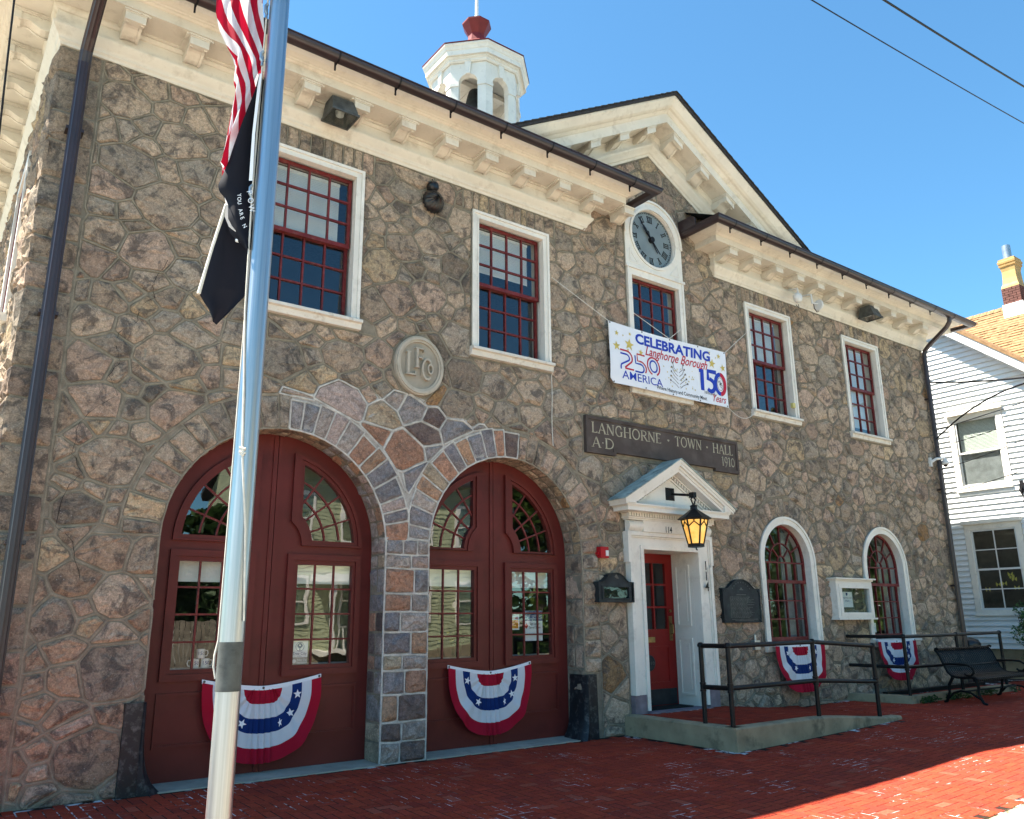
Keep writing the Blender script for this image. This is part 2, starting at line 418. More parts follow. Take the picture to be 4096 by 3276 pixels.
for i, (d, (x, y, vert)) in enumerate(cells):
    z = g(x, y)+rs.uniform(-.0012, .0015)
    if i < 300:
        o = link('brick', rs.choice(bvar), pave, (x, y, z))
        e = .05; gx = (g(x+e, y)-g(x-e, y))/(2*e); gy = (g(x, y+e)-g(x, y-e))/(2*e)
        nrm = Vector((-gx+rs.uniform(-.006, .006), -gy+rs.uniform(-.006, .006), 1)).normalized()
        qn = Vector((0,0,1)).rotation_difference(nrm) @ Matrix.Rotation(pi/2 if vert else 0, 3, 'Z').to_quaternion()
        o.rotation_euler = qn.to_euler()
    else:
        ja, jb = rs.uniform(-.005, .005), rs.uniform(-.005, .005); jz = z-g(x, y)
        def T(v, x=x, y=y, vert=vert, jz=jz, ja=ja, jb=jb):
            a, b = (v[0], v[1]) if not vert else (-v[1], v[0])
            return (x+a, y+b, g(x+a, y+b)+v[2]+jz+ja*a+jb*b)
        brick_geo(rest, .1915, .0915, .03, .0035, brick_tint(rs), T)
tag(rest.build('brick', 'brick', pave, fix=False), kind='stuff')
# far tall items stand on this too: entrance ramp
def rampz(x): return .262-.125*smooth(9.6, 11.7, x)
ramp = MB(); cw = .17
rows = []
def curb_section(pts_fn, xs):
    pass
m = MB()
xs = [RX0+(RX1+.15-RX0)*i/16 for i in range(17)]
top = lambda x: max(rampz(x)+.012, g(x, -1.9)-.02)
rows = []
for x in xs:
    zt = top(x); zb = g(x, RY)-.12
    rows.append([(x, RY-.015, zb), (x, RY-.012, zt-.02), (x, RY+.01, zt), (x, RY+cw-.01, zt), (x, RY+cw, zt-.015), (x, RY+cw, zb)])
m.loft(rows, closed=True); m.add(rows[0], [tuple(range(6))]); m.add(rows[-1], [tuple(range(6))])
zt = .274
m.prism([(RX0-.012, -.12), (RX0-.01, zt-.02), (RX0+.012, zt), (RX0+cw-.01, zt), (RX0+cw, zt-.015), (RX0+cw, -.12)], 'y', RY+.012, -.02)
rampo = tag(m.build('entrance_ramp', 'concrete'), kind='structure')
m = MB(); rows = []
for x in xs: rows.append([(max(x, RX0+cw-.005), RY+cw-.005, rampz(x)-.004), (max(x, RX0+cw-.005), -.005, rampz(x)-.004)])
m.loft(rows); m.build('joint_bed', 'sand_joint', rampo, fix=False)
m = MB()
for r in range(-19, 1):
    for c in range(80, 118):
        t = (c+r) % 4
        if t == 0: q = ((c+1)*A, (r+.5)*A, 0)
        elif t == 2: q = ((c+.5)*A, (r+1)*A, 1)
        else: continue
        x, y, vert = q
        if y > -.05 or y < RY+cw+.05 or x < RX0+cw+.06: continue
        if 8.3 < x < 9.7 and y > -.18: continue
        def T(v, x=x, y=y, vert=vert):
            a, b = (v[0], v[1]) if not vert else (-v[1], v[0]); return (x+a, y+b, rampz(x+a)+v[2])
        brick_geo(m, .1955, .0955, .03, .0025, tuple(k*.8 for k in brick_tint(rs)), T)
tag(m.build('brick', 'brick', rampo, fix=False), kind='stuff')
# ------------------------------------------------------------ town hall
TH = thing('town_hall', 'grey and pink fieldstone town hall with cream bracketed cornice and central gable', 'building', (9, 5.5, 0))
TH.location = (0, 0, 0)
XR, YB = 18.05, 11.0; GX = 9.05; GS = .575; GZ = 9.55
D1 = (2.785, 2.455, 1.295); D2 = (5.95, 2.49, 1.27)
WINX = [2.885, 5.995, 12.105, 15.285]; WW = 1.38; WZ0, WZ1 = 5.12, 7.32
ARCX = [12.05, 15.255]; AR = .795; AZS = 2.53; AZ0 = 1.1
def archpoly(cx, cz, r, zb, n=28): return [(cx+r, zb)] + arcpts(cx, cz, r, 0, 180, n) + [(cx-r, zb)]
# wall sheet with its openings
outer = [(0, -.15), (XR, -.15), (XR, 8.2), (GX+(GZ-8.2)/GS+.6, 8.2)]
outer = [(0, -.15), (XR, -.15), (XR, 8.3), (GX+2.6, 8.3), (GX, 9.9), (GX-2.6, 8.3), (0, 8.3)]
holes = [archpoly(D1[0], D1[1], D1[2], -.1), archpoly(D2[0], D2[1], D2[2], -.1)]
for x in WINX: holes.append(rect(x-WW/2+.06, x+WW/2-.06, WZ0+.06, WZ1-.05))
holes.append([(8.42, 5.18), (9.68, 5.18), (9.68, 7.2), (8.42, 7.2)])
for x in ARCX: holes.append(archpoly(x, AZS, AR-.06, AZ0+.03))
holes.append(rect(8.34, 9.64, .2, 2.66)); holes.append([(9.05+.56*cos(radians(a)), 7.94+.56*sin(radians(a))) for a in range(0, 360, 10)])
MORT_OLD, MORT_NEW = (.27, .235, .18), (.52, .49, .44)
m = MB(); m.plate(outer, holes, 0, .30, 0, MORT_OLD)
wall = m.build('front_wall', 'mortar', TH, fix=False)
# other walls and inside
m = MB(); m.box(0, .3, .301, YB, -.15, 8.3, 0, MORT_OLD); sidewall = m.build('side_wall', 'mortar', TH)
m = MB(); m.box(XR-.3, XR, .301, YB, -.15, 8.3, 0, MORT_OLD); m.build('side_wall', 'mortar', TH)
m = MB(); m.box(.301, XR-.301, YB-.3, YB, -.15, 8.3, 0, MORT_OLD); m.build('back_wall', 'mortar', TH)
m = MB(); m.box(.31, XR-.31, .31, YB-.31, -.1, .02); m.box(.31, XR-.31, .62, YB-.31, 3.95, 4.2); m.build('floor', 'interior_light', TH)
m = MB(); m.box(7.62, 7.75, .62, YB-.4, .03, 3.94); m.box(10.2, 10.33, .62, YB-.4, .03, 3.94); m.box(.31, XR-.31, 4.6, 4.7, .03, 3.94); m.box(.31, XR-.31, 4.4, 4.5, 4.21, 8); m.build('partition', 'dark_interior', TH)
# ---------------- rubble layout
def inset(poly, d):
    c = cent(poly); out = list(poly); n = len(poly)
    if area(poly) < 0: poly = poly[::-1]; out = out[::-1]
    for i in range(n):
        p, q = poly[i], poly[(i+1) % n]; L = hypot(q[0]-p[0], q[1]-p[1])
        if L < 1e-6: continue
        nx, nz = (q[1]-p[1])/L, -(q[0]-p[0])/L
        out = clip(out, nx, nz, nx*p[0]+nz*p[1]-d)
        if len(out) < 3: return []
    return out
def rough_outline(poly, rs, amp=.008, seg=.07):
    n = len(poly); ch = []
    for i in range(n):
        p, q = poly[i], poly[(i+1) % n]; L = hypot(q[0]-p[0], q[1]-p[1]); k = min(.22, .016/max(L, .001))
        for t in (k, 1-k): ch.append((p[0]+(q[0]-p[0])*t, p[1]+(q[1]-p[1])*t))
    out = []
    for i in range(len(ch)):
        p, q = ch[i], ch[(i+1) % len(ch)]; L = hypot(q[0]-p[0], q[1]-p[1]); k = max(1, min(3, int(L/seg)))
        for j in range(k):
            t = j/k; out.append((p[0]+(q[0]-p[0])*t+rs.uniform(-amp, amp), p[1]+(q[1]-p[1])*t+rs.uniform(-amp, amp)))
    return out
def stone_geo(m, out, rs, tint, d0=.02, d1=.045, basey=.012, T=None):
    n = len(out); c = cent(out); sz = sqrt(abs(area(out)))
    a1 = rs.uniform(0, 2*pi); sl = rs.uniform(0, .035)*min(1, sz/.3)
    off = (c[0]+rs.uniform(-.18, .18)*sz, c[1]+rs.uniform(-.18, .18)*sz)
    def tilt(p): return sl*((p[0]-c[0])*cos(a1)+(p[1]-c[1])*sin(a1))/max(sz, .05)*1.4
    vs = [(p[0], basey, p[1]) for p in out]
    vs += [(p[0]+(c[0]-p[0])*.02, -d0*rs.uniform(.5, 1.1), p[1]+(c[1]-p[1])*.02) for p in out]
    vs += [(p[0]+(off[0]-p[0])*rs.uniform(.2, .36), -d1*rs.uniform(.6, 1.2)-max(-.02, tilt(p)), p[1]+(off[1]-p[1])*rs.uniform(.2, .36)) for p in out]
    vs += [(p[0]+(off[0]-p[0])*rs.uniform(.58, .72), -d1*rs.uniform(.7, 1.4)-max(-.02, tilt(p))*.6, p[1]+(off[1]-p[1])*rs.uniform(.58, .72)) for p in out[::2]]
    vs.append((off[0], -d1*rs.uniform(.9, 1.5), off[1]))
    fs = []
    for i in range(n):
        j = (i+1) % n; fs += [(i, j, n+j, n+i), (n+i, n+j, 2*n+j, 2*n+i)]
    h = len(out[::2]); b3 = 3*n
    for k in range(h):
        i0 = 2*k; i1 = (2*k+1) % n; i2 = (2*k+2) % n; k2 = (k+1) % h
        if 2*k+1 < n:
            fs += [(2*n+i0, 2*n+i1, b3+k), (2*n+i1, 2*n+i2, b3+k2, b3+k)] if 2*k+2 <= n else [(2*n+i0, 2*n+i1, b3+k2, b3+k)]
        else: fs += [(2*n+i0, 2*n, b3+k2, b3+k)]
        fs.append((b3+k, b3+k2, b3+h))
    if T: vs = [T(v) for v in vs]
    m.add(vs, fs, 0, tint)
def old_tint(rs, x=0, z=5):
    k = rs.random(); b = rs.uniform(.78, 1.22)
    if k < .55: c = (.45, .36, .28)
    elif k < .72: c = (.37, .32, .265)
    elif k < .86: c = (.46, .345, .275)
    elif k < .93: c = (.26, .22, .18)
    else: c = (.52, .41, .28)
    if z < 2.4 and x < 1.6 and rs.random() < .4: c = (.41, .30, .22)
    if rs.random() < .012: c = (.34, .21, .11)
    return (c[0]*b*1.04, c[1]*b, c[2]*b*.93)
def new_tint(rs):
    c = rs.choice([(.26, .25, .262), (.31, .30, .305), (.36, .33, .32), (.42, .36, .32), (.46, .28, .18), (.50, .40, .28), (.46, .36, .32), (.17, .125, .115), (.42, .36, .32), (.44, .24, .16), (.23, .215, .225)])
    b = rs.uniform(.85, 1.2); return tuple(q*b for q in c)
NEWPOLY = [(2.75, 3.6), (2.72, 4.16), (3.6, 4.30), (4.4, 4.42), (5.2, 4.2), (6.1, 4.0), (6.1, 3.6), (4.7, 2.4), (4.7, -.1), (4.07, -.1), (4.07, 2.4)]
def inside(p, poly):
    r = False; n = len(poly)
    for i in range(n):
        a, b = poly[i], poly[(i+1) % n]
        if (a[1] > p[1]) != (b[1] > p[1]) and p[0] < (b[0]-a[0])*(p[1]-a[1])/(b[1]-a[1])+a[0]: r = not r
    return r
STONES = []      # (outline polygon, tint, new?, d0, d1)
RINGW = .40
OBST = [archpoly(D1[0], D1[1], D1[2]+RINGW, -.3, 22), archpoly(D2[0], D2[1], D2[2]+RINGW, -.3, 22)]
# jambs below the springing keep only the opening itself
OBST = []
def ring_obst(c, w): return [(c[0]+(c[2]+w)*cos(radians(a)), c[1]+(c[2]+w)*sin(radians(a))) for a in range(0, 181, 6)]
OBST += [ring_obst(D1, RINGW), ring_obst(D2, RINGW), rect(D1[0]-D1[2], D1[0]+D1[2], -.3, D1[1]+.2), rect(D2[0]-D2[2], D2[0]+D2[2]+.30, -.3, D2[1]+.1), rect(4.0, 4.75, -.3, 2.6)]
for x in WINX: OBST += [rect(x-WW/2-.01, x+WW/2+.01, WZ0-.02, WZ1+.0), rect(x-WW/2-.16, x+WW/2+.16, WZ1, 7.8)]
OBST += [[(8.35, 5.1), (9.75, 5.1), (9.75, 7.95)]+arcpts(9.05, 7.95, .70, 0, 180, 16)+[(8.35, 7.95)]]
AOB = .36
for x in ARCX: OBST += [ring_obst((x, AZS, AR), AOB), rect(x-AR-.01, x+AR+.01, AZ0-.03, AZS+.1)]
OBST += [rect(8.06, 9.93, -.3, 3.04), rect(7.31, 10.87, 3.98, 4.57), [(4.47+.375*cos(radians(a)), 4.81+.415*sin(radians(a))) for a in range(0, 360, 18)]]
OBST += [rect(-.1, .42, -.3, 9)]
def carve(poly, obst):
    for ob in obst:
        xs = [p[0] for p in ob]; zs = [p[1] for p in ob]
        if max(p[0] for p in poly) <= min(xs) or min(p[0] for p in poly) >= max(xs) or max(p[1] for p in poly) <= min(zs) or min(p[1] for p in poly) >= max(zs): continue
        if area(ob) < 0: ob = ob[::-1]
        best = None; bestA = -1; n = len(ob); ins = poly
        for i in range(n):
            p, q = ob[i], ob[(i+1) % n]; L = hypot(q[0]-p[0], q[1]-p[1])
            if L < 1e-6: continue
            nx, nz = (q[1]-p[1])/L, -(q[0]-p[0])/L      # outward of a ccw polygon
            ins = clip(ins, nx, nz, nx*p[0]+nz*p[1])
            if len(ins) < 3: break
            o = clip(poly, -nx, -nz, -(nx*p[0]+nz*p[1]))
            a = abs(area(o)) if len(o) > 2 else 0
            if a > bestA: bestA, best = a, o
        if len(ins) < 3 or abs(area(ins)) < 1e-5: continue
        if best is None or len(best) < 3 or bestA < .0015: return []
        poly = best
    return poly
def rubble(x0, x1, z0, z1, keep, rs, asp=1.28, sizes=(.085, .27)):
    """power diagram of random seeds: list of convex cells"""
    pts = []; gridc = {}
    for tr in range(26000):
        x, z = rs.uniform(x0, x1), rs.uniform(z0, z1)
        if not keep(x, z): continue
        k = rs.random(); r = sizes[0]+(sizes[1]-sizes[0])*(k**1.7 if tr > 900 else (.45+.55*k)); u = x/asp
        r *= 1.0-.14*smooth(3.5, 9, x)
        gx, gz = int(u/.6), int(z/.6); ok = True
        for i in (-1, 0, 1):
            for j in (-1, 0, 1):
                for (a, b, s_) in gridc.get((gx+i, gz+j), ()):
                    if (a-u)**2+(b-z)**2 < (.80*(r+s_))**2: ok = False; break
                if not ok: break
            if not ok: break
        if ok: gridc.setdefault((gx, gz), []).append((u, z, r)); pts.append((u, z, r))
    cells = []
    for i, (u, z, r) in enumerate(pts):
        R = .75; poly = [(u-R, z-R), (u+R, z-R), (u+R, z+R), (u-R, z+R)]
        gx, gz = int(u/.6), int(z/.6)
        for a in range(-2, 3):
            for b in range(-2, 3):
                for (u2, z2, r2) in gridc.get((gx+a, gz+b), ()):
                    if u2 == u and z2 == z: continue
                    dx, dz = u2-u, z2-z; d2 = dx*dx+dz*dz
                    if d2 > 2.2: continue
                    c = (u2*u2+z2*z2-r2*r2 - (u*u+z*z-r*r))/2
                    poly = clip(poly, dx, dz, c)
                    if len(poly) < 3: break
        if len(poly) > 2: cells.append([(p[0]*asp, p[1]) for p in poly])
    return cells
rs = random.Random(21)
def in_wall(x, z):
    if not (-.4 < x < XR+.3 and -.2 < z): return False
    return z < max(7.75, min(GZ+.3-GS*abs(x-GX), 9.8)) if 6.9 < x < 11.2 else z < 7.95
BEAD = []        # joint segments
for cell in rubble(-.3, XR+.25, -.2, 9.8, in_wall, rs):
    p = cell
    p = clip(p, 1, 0, XR-.02); p = clip(p, -1, 0, -.40) if len(p) > 2 else p; p = clip(p, 0, -1, .02) if len(p) > 2 else p
    if len(p) > 2 and max(q[1] for q in p) > 7.7:
        c = cent(p)
        if 7.47 < c[0] < 10.63: p = clip(clip(p, GS, 1, GZ+GS*GX), -GS, 1, GZ-GS*GX)
        else: p = clip(p, 0, 1, 7.636)
    if len(p) < 3: continue
    p = carve(p, OBST)
    if len(p) < 3 or abs(area(p)) < .0035: continue
    c = cent(p); nw = inside(c, NEWPOLY)
    gap = .0165 if c[1] > 4.6 else .020
    if nw: gap = .017
    BEAD.append((p, nw))
    q = inset(p, gap+rs.uniform(-.003, .005))
    if len(q) < 3 or abs(area(q)) < .0022: continue
    STONES.append((q, new_tint(rs) if nw else old_tint(rs, *c), nw, .016, .026))
# arch voussoirs (front faces) and soffit stones come later; here the ring faces
def vring(c, w, step, newtest, jit=.05, amin=0, amax=180, clipx=None):
    a = amin
    while a < amax-2:
        da = math.degrees(step*rs.uniform(.7, 1.3)/c[2]); b = min(amax, a+da)
        if amax-b < 3: b = amax
        ro = c[2]+w*rs.uniform(.86, 1.04)
        poly = [(c[0]+c[2]*cos(radians(a)), c[1]+c[2]*sin(radians(a))), (c[0]+ro*cos(radians(a)), c[1]+ro*sin(radians(a))), (c[0]+ro*cos(radians(b)), c[1]+ro*sin(radians(b))), (c[0]+c[2]*cos(radians(b)), c[1]+c[2]*sin(radians(b)))]
        if clipx: poly = clip(poly, *clipx)
        if len(poly) > 2:
            nw = newtest((a+b)/2); q = inset(poly, .013); rc = c[2]+w; BEAD.append(([poly[0], (c[0]+rc*cos(radians(a)), c[1]+rc*sin(radians(a))), (c[0]+rc*cos(radians(b)), c[1]+rc*sin(radians(b))), poly[-1]] if not clipx else poly, nw))
            if len(q) > 2 and abs(area(q)) > .002: STONES.append((q, new_tint(rs) if nw else old_tint(rs), nw, .016, .026))
        a = b
vring(D1, RINGW, .165, lambda a: a < 92, amin=3, clipx=(1, 0, 4.385))
vring(D2, RINGW, .165, lambda a: a > 88, amax=177, clipx=(-1, 0, -4.385))
for x in ARCX: vring((x, AZS, AR+.005), AOB, .13, lambda a: False)
for x in WINX:       # flat arches over the upper windows
    a = x-WW/2-.15
    while a < x+WW/2+.1:
        b = a+rs.uniform(.10, .19)
        if x+WW/2+.15-b < .08: b = x+WW/2+.15
        p = rect(a, b, WZ1+.006, 7.636); BEAD.append((p, False)); q = inset(p, .013)
        if len(q) > 2: STONES.append((q, old_tint(rs), False, .018, .03))
        a = b
# pier courses and right jamb of the second door
JAMB = []
def courses(x0, x1, z0, z1, rs, nw, wmin, wmax, hmin=.13, hmax=.31):
    z = z0
    while z < z1-.02:
        h = rs.uniform(hmin, hmax)
        if z1-(z+h) < .12: h = z1-z
        x = x0
        while x < x1-.02:
            wd = rs.uniform(wmin, wmax)
            if x1-(x+wd) < .13: wd = x1-x
            p = [(x, z), (x+wd, z+rs.uniform(-.015, .015)), (x+wd, z+h+rs.uniform(-.012, .012)), (x, z+h)]
            BEAD.append((p, nw)); q = inset(p, .014)
            if len(q) > 2: STONES.append((q, new_tint(rs) if nw else old_tint(rs), nw, .02, .038))
            x += wd
        JAMB.append((x0 if nw else None, z, h, nw)); z += h
courses(D1[0]+D1[2], D2[0]-D2[2], 0, 2.56, rs, True, .18, .40)
courses(D2[0]+D2[2], D2[0]+D2[2]+.30, .86, 2.50, rs, False, .3, .3, .16, .34)
# reveals: stones lying on the jamb faces (planes of constant x, facing -x) and soffits
REV = []
def rev_stone(m, x, y0, y1, z0, z1, tint, rs):
    q = inset(rect(y0, y1, z0, z1), .010)
    if len(q) > 2: stone_geo(m, rough_outline(q, rs, .005), rs, tint, .006, .014, .006, lambda v: (x+v[1], v[0], v[2]))
TINT_NEW_MORT = MORT_NEW
# build: 300 stones that show largest are parts, the rest one joined part
order = []
for i, (q, t, nw, d0, d1) in enumerate(STONES):
    c = cent(q); px, py, d = proj((c[0], 0, c[1])); vis = 0 < px < 4096 and 0 < py < 3276
    if abs(px-1000) < 60 and py < 3276: vis = vis and True
    order.append((-(abs(area(q))/(d*d) if vis else 0), i))
order.sort()
top300 = set(i for _, i in order[:300])
restm = {False: MB(), True: MB()}
for i, (q, t, nw, d0, d1) in enumerate(STONES):
    out = rough_outline(q, rs, .0075 if not nw else .005)
    mm = 'stone_new' if nw else 'stone'
    if i in top300:
        c = cent(q); m = MB(); stone_geo(m, out, rs, t, d0, d1)
        m.build('stone', mm, wall, (c[0], 0, c[1]), fix=False, shift=(c[0], 0, c[1]))
    else: stone_geo(restm[nw], out, rs, t, d0, d1)
for nw in (False, True):
    m = restm[nw]
    if nw:
        for (x0, z, h, n2) in JAMB:
            if n2:
                y = 0.0
                for y1 in ((.19, .37) if rs.random() < .5 else (.37,)): rev_stone(m, x0, y, y1, z, z+h, new_tint(rs), rs); y = y1
    else:
        for (x0, z, h, n2) in JAMB:
            if not n2: pass
    tag(m.build('stone', 'stone_new' if nw else 'stone', wall, fix=False), kind='stuff')
# joint ridges
def bead_mesh(col, want):
    m = MB(); seen = set()
    for p, nw in BEAD:
        if nw != want: continue
        n = len(p)
        for i in range(n):
            a, b = p[i], p[(i+1) % n]; L = hypot(b[0]-a[0], b[1]-a[1])
            if L < .03: continue
            key = tuple(sorted(((round(a[0], 2), round(a[1], 2)), (round(b[0], 2), round(b[1], 2)))))
            if key in seen: continue
            seen.add(key)
            nx, nz = -(b[1]-a[1])/L, (b[0]-a[0])/L
            c = ((a[0]+b[0])/2, (a[1]+b[1])/2)
            hi = .016 if (c[1] > 5.2 or c[0] > 7.5 or nw) else .007
            wd = .0095 if not nw else .0115
            k = max(1, int(L/.09)); rows = []; jy = rs.uniform(0, .0018); hi *= rs.uniform(.9, 1.1)
            for j in range(k+1):
                t = j/k; x, z = a[0]+(b[0]-a[0])*t, a[1]+(b[1]-a[1])*t
                if 0 < j < k: e = rs.uniform(-.004, .004); x += nx*e; z += nz*e
                rows.append([(x+nx*wd, -.002-jy, z+nz*wd), (x+nx*wd*.6, -hi*.8-jy, z+nz*wd*.6), (x-nx*wd*.6, -hi*.8-jy, z-nz*wd*.6), (x-nx*wd, -.002-jy, z-nz*wd)])
            m.loft(rows, tint=col)
    return m
tag(bead_mesh((.31, .27, .205), False).build('mortar_ridge', 'mortar', wall, fix=False), kind='stuff')
tag(bead_mesh((.60, .57, .52), True).build('mortar_ridge', 'mortar', wall, fix=False), kind='stuff')
# light mortar bed in the repointed area
m = MB(); pp = [(2.74, 3.79)] + [(2.70, 4.16), (3.6, 4.30), (4.4, 4.42), (5.2, 4.2), (6.1, 4.0), (6.1, 3.78)]
a2 = [(D2[0]+(D2[2]+.004)*cos(radians(a)), D2[1]+(D2[2]+.004)*sin(radians(a))) for a in range(90, 181, 6)]
a1 = [(D1[0]+(D1[2]+.004)*cos(radians(a)), D1[1]+(D1[2]+.004)*sin(radians(a))) for a in range(0, 91, 6)]
m.plate(pp+a2+[(4.682, -.05), (4.078, -.05)]+a1, (), -.0045, -.001, 0, (.43, .40, .36), back=False)
m.build('mortar_bed', 'mortar', wall, fix=False)
# corner quoins
m = MB(); z = 0
while z < 7.6:
    h = rs.uniform(.24, .48); h = min(h, 7.636-z)
    if h < .1: break
    t = old_tint(rs, 0, 5); t = tuple(k*.8 for k in t)
    q = inset([(-.035, z), (.41, z), (.41, z+h), (-.035, z+h)], .012)
    if len(q) > 2: stone_geo(m, rough_outline(q, rs, .008), rs, t, .012, .025)
    q = inset([(-.03, z), (.36+rs.uniform(0, .2), z), (.36, z+h), (-.03, z+h)], .012)
    if len(q) > 2: stone_geo(m, rough_outline(q, rs, .012), rs, t, .02, .05, T=lambda v: (v[1], v[0], v[2]))
    z += h
tag(m.build('quoin', 'stone', wall, fix=False), kind='stuff')
m = MB()
for cell in rubble(.55, 8, -.1, 7.7, lambda x, z: True, rs, 1.2, (.12, .26)):
    q = clip(clip(clip(cell, 0, 1, 7.66), -1, 0, -.5), 0, -1, .0)
    if len(q) > 2: q = carve(q, [rect(1.3, 2.5, 4.9, 7.0)])
    if len(q) < 3: continue
    q = inset(q, .017)
    if len(q) > 2 and abs(area(q)) > .003: stone_geo(m, rough_outline(q, rs, .012), rs, old_tint(rs), .03, .06, T=lambda v: (v[1], v[0], v[2]))
tag(m.build('stone', 'stone', sidewall, fix=False), kind='stuff')
# arch soffits and jamb reveals: wedge stones through the wall depth
def reveal_shell(m, outline, y0, y1, tint):
    rows = [[(p[0], y0, p[1]) for p in outline], [(p[0], y1, p[1]) for p in outline]]; m.loft(rows, tint=tint)
m = MB(); ms = MB(); msn = MB()
for c, lo, hi in ((D1, 0, 180), (D2, 0, 180)):
    reveal_shell(m, [(c[0]+c[2]-.003, -.05)]+arcpts(c[0], c[1], c[2]-.003, 0, 180, 40)+[(c[0]-c[2]+.003, -.05)], .001, .42, MORT_OLD)
    a = lo
    while a < hi-1:
        b = min(hi, a+math.degrees(.17*rs.uniform(.75, 1.25)/c[2]))
        nw = (c is D1 and a < 60) or (c is D2 and a > 120)
        for y0, y1 in ((.0, .18), (.18, .37)):
            L = radians(b-a)*c[2]; q = inset(rect(0, L, y0, y1), .009)
            if len(q) < 3: continue
            T = lambda v, a=a, c=c: (c[0]+(c[2]+v[1])*cos(radians(a)+v[0]/c[2]), v[2], c[1]+(c[2]+v[1])*sin(radians(a)+v[0]/c[2]))
            stone_geo(msn if nw else ms, rough_outline(q, rs, .004), rs, new_tint(rs) if nw else tuple(k*1.0 for k in old_tint(rs)), .005, .013, .004, T)
        a = b
z = .0
while z < 2.47:
    h = min(rs.uniform(.18, .36), 2.49-z)
    for y0, y1 in ((.0, .2), (.2, .37)) if rs.random() < .5 else ((.0, .37),): rev_stone(ms, D2[0]+D2[2], y0, y1, z, z+h, old_tint(rs), rs)
    z += h
m.build('arch_soffit', 'mortar', TH, fix=False)
tag(ms.build('soffit_stone', 'stone', wall, fix=False), kind='stuff'); tag(msn.build('soffit_stone', 'stone_new', wall, fix=False), kind='stuff')
# plain reveals for the windows
def wreveal(outl, par):
    m = MB(); reveal_shell(m, outl, .02, .30, None); m.build('reveal', 'white_paint', par, fix=False)
# ------------------------------------------------------------ cornices
PROF = [(0,7.64),(.022,7.64),(.03,7.67),(.05,7.69),(.052,7.71),(.066,7.735),(.092,7.765),(.118,7.80),(.128,7.82),(.128,7.842),(.10,7.85),(.10,7.985),(.118,7.99),(.135,8.015),(.14,8.03),(.14,8.052),(.50,8.052),(.50,8.165),(.515,8.17),(.53,8.185),(.55,8.188),(.56,8.20),(.585,8.205),(.60,8.212),(.64,8.225),(.69,8.26),(.735,8.30),(.745,8.31),(.745,8.335),(0,8.36)]
E0, E1 = 7.45, 10.65
def lpath(o): return [(E0+o, .06), (E0+o, -o), (-o, -o), (-o, YB)]
def rpath(o): return [(E1-o, .06), (E1-o, -o), (XR+o, -o), (XR+o, YB)]
def sweep(path, prof):
    m = MB(); rows = [[(x, y, z) for (x, y) in path(o)] for o, z in prof]; m.loft(rows)
    return m
cor = {}
for k, pth in (('l', lpath), ('r', rpath)):
    m = sweep(pth, PROF); m.add([(pth(o)[0][0], pth(o)[0][1], z) for o, z in PROF], [tuple(range(len(PROF)))])
    cor[k] = m.build('cornice', 'cream', TH, fix=False)
# modillion bracket, local: x across, y 0 at frieze to -.37, z 0 at soffit
def modillion(stretch=1):
    m = MB()
    S_ = [(0,-.035),(-.33,-.035),(-.33,-.128),(-.325,-.135),(-.30,-.125),(-.27,-.108),(-.235,-.105),(-.20,-.116),(-.16,-.14),(-.11,-.162),(-.06,-.168),(-.02,-.158),(0,-.145)]
    m.prism(S_, 'x', -.092, -.062); m.prism(S_, 'x', .062, .092)
    C_ = [(y*.985, z+(.010 if z < -.1 else 0)) for y, z in S_]; m.prism(C_, 'x', -.061, .061)
    m.box(-.105, .105, -.365, -.30, -.125, -.036); m.box(-.112, .112, -.372, 0, -.035, -.022); m.box(-.122, .122, -.385, 0, -.021, -.001)
    m.box(-.104, -.04, -.3655, -.364, -.12, -.04) if 0 else None
    for x in (-.055, .055): m.box(x-.004, x+.004, -.367, -.3645, -.12, -.04)
    return m.mesh('modillion', 'cream')
MODM = modillion()
for i in range(9):
    link('modillion', MODM, cor['l'], (2.64+.677*(i-0), -.10, 8.05))
for i in range(-3, 0): link('modillion', MODM, cor['l'], (2.64+.677*i, -.10, 8.05))
for i in range(11): link('modillion', MODM, cor['r'], (10.66+.676*i, -.10, 8.05))
for i in range(10):
    o = link('modillion', MODM, cor['l'], (-.10, .30+.66*i, 8.05)); o.rotation_euler = (0, 0, -pi/2)
# soffit panel mouldings between brackets
for i in range(-3, 9):
    m = MB(); x = 2.64+.677*i
    m.plate([(x+.123, -.47), (x+.150, -.47), (x+.150, -.168), (x+.527, -.168), (x+.527, -.47), (x+.554, -.47), (x+.554, -.141), (x+.123, -.141)], (), 0, .025); m.v = [(p[0], p[2], 8.0515-p[1]) for p in m.v]
    if i < 8: m.build('panel_moulding', 'cream', cor['l'])
for i in range(0, 11):
    m = MB(); x = 10.66+.676*i
    m.plate([(x+.123, -.47), (x+.150, -.47), (x+.150, -.168), (x+.527, -.168), (x+.527, -.47), (x+.554, -.47), (x+.554, -.141), (x+.123, -.141)], (), 0, .025); m.v = [(p[0], p[2], 8.0515-p[1]) for p in m.v]
    if i < 10: m.build('panel_moulding', 'cream', cor['r'])
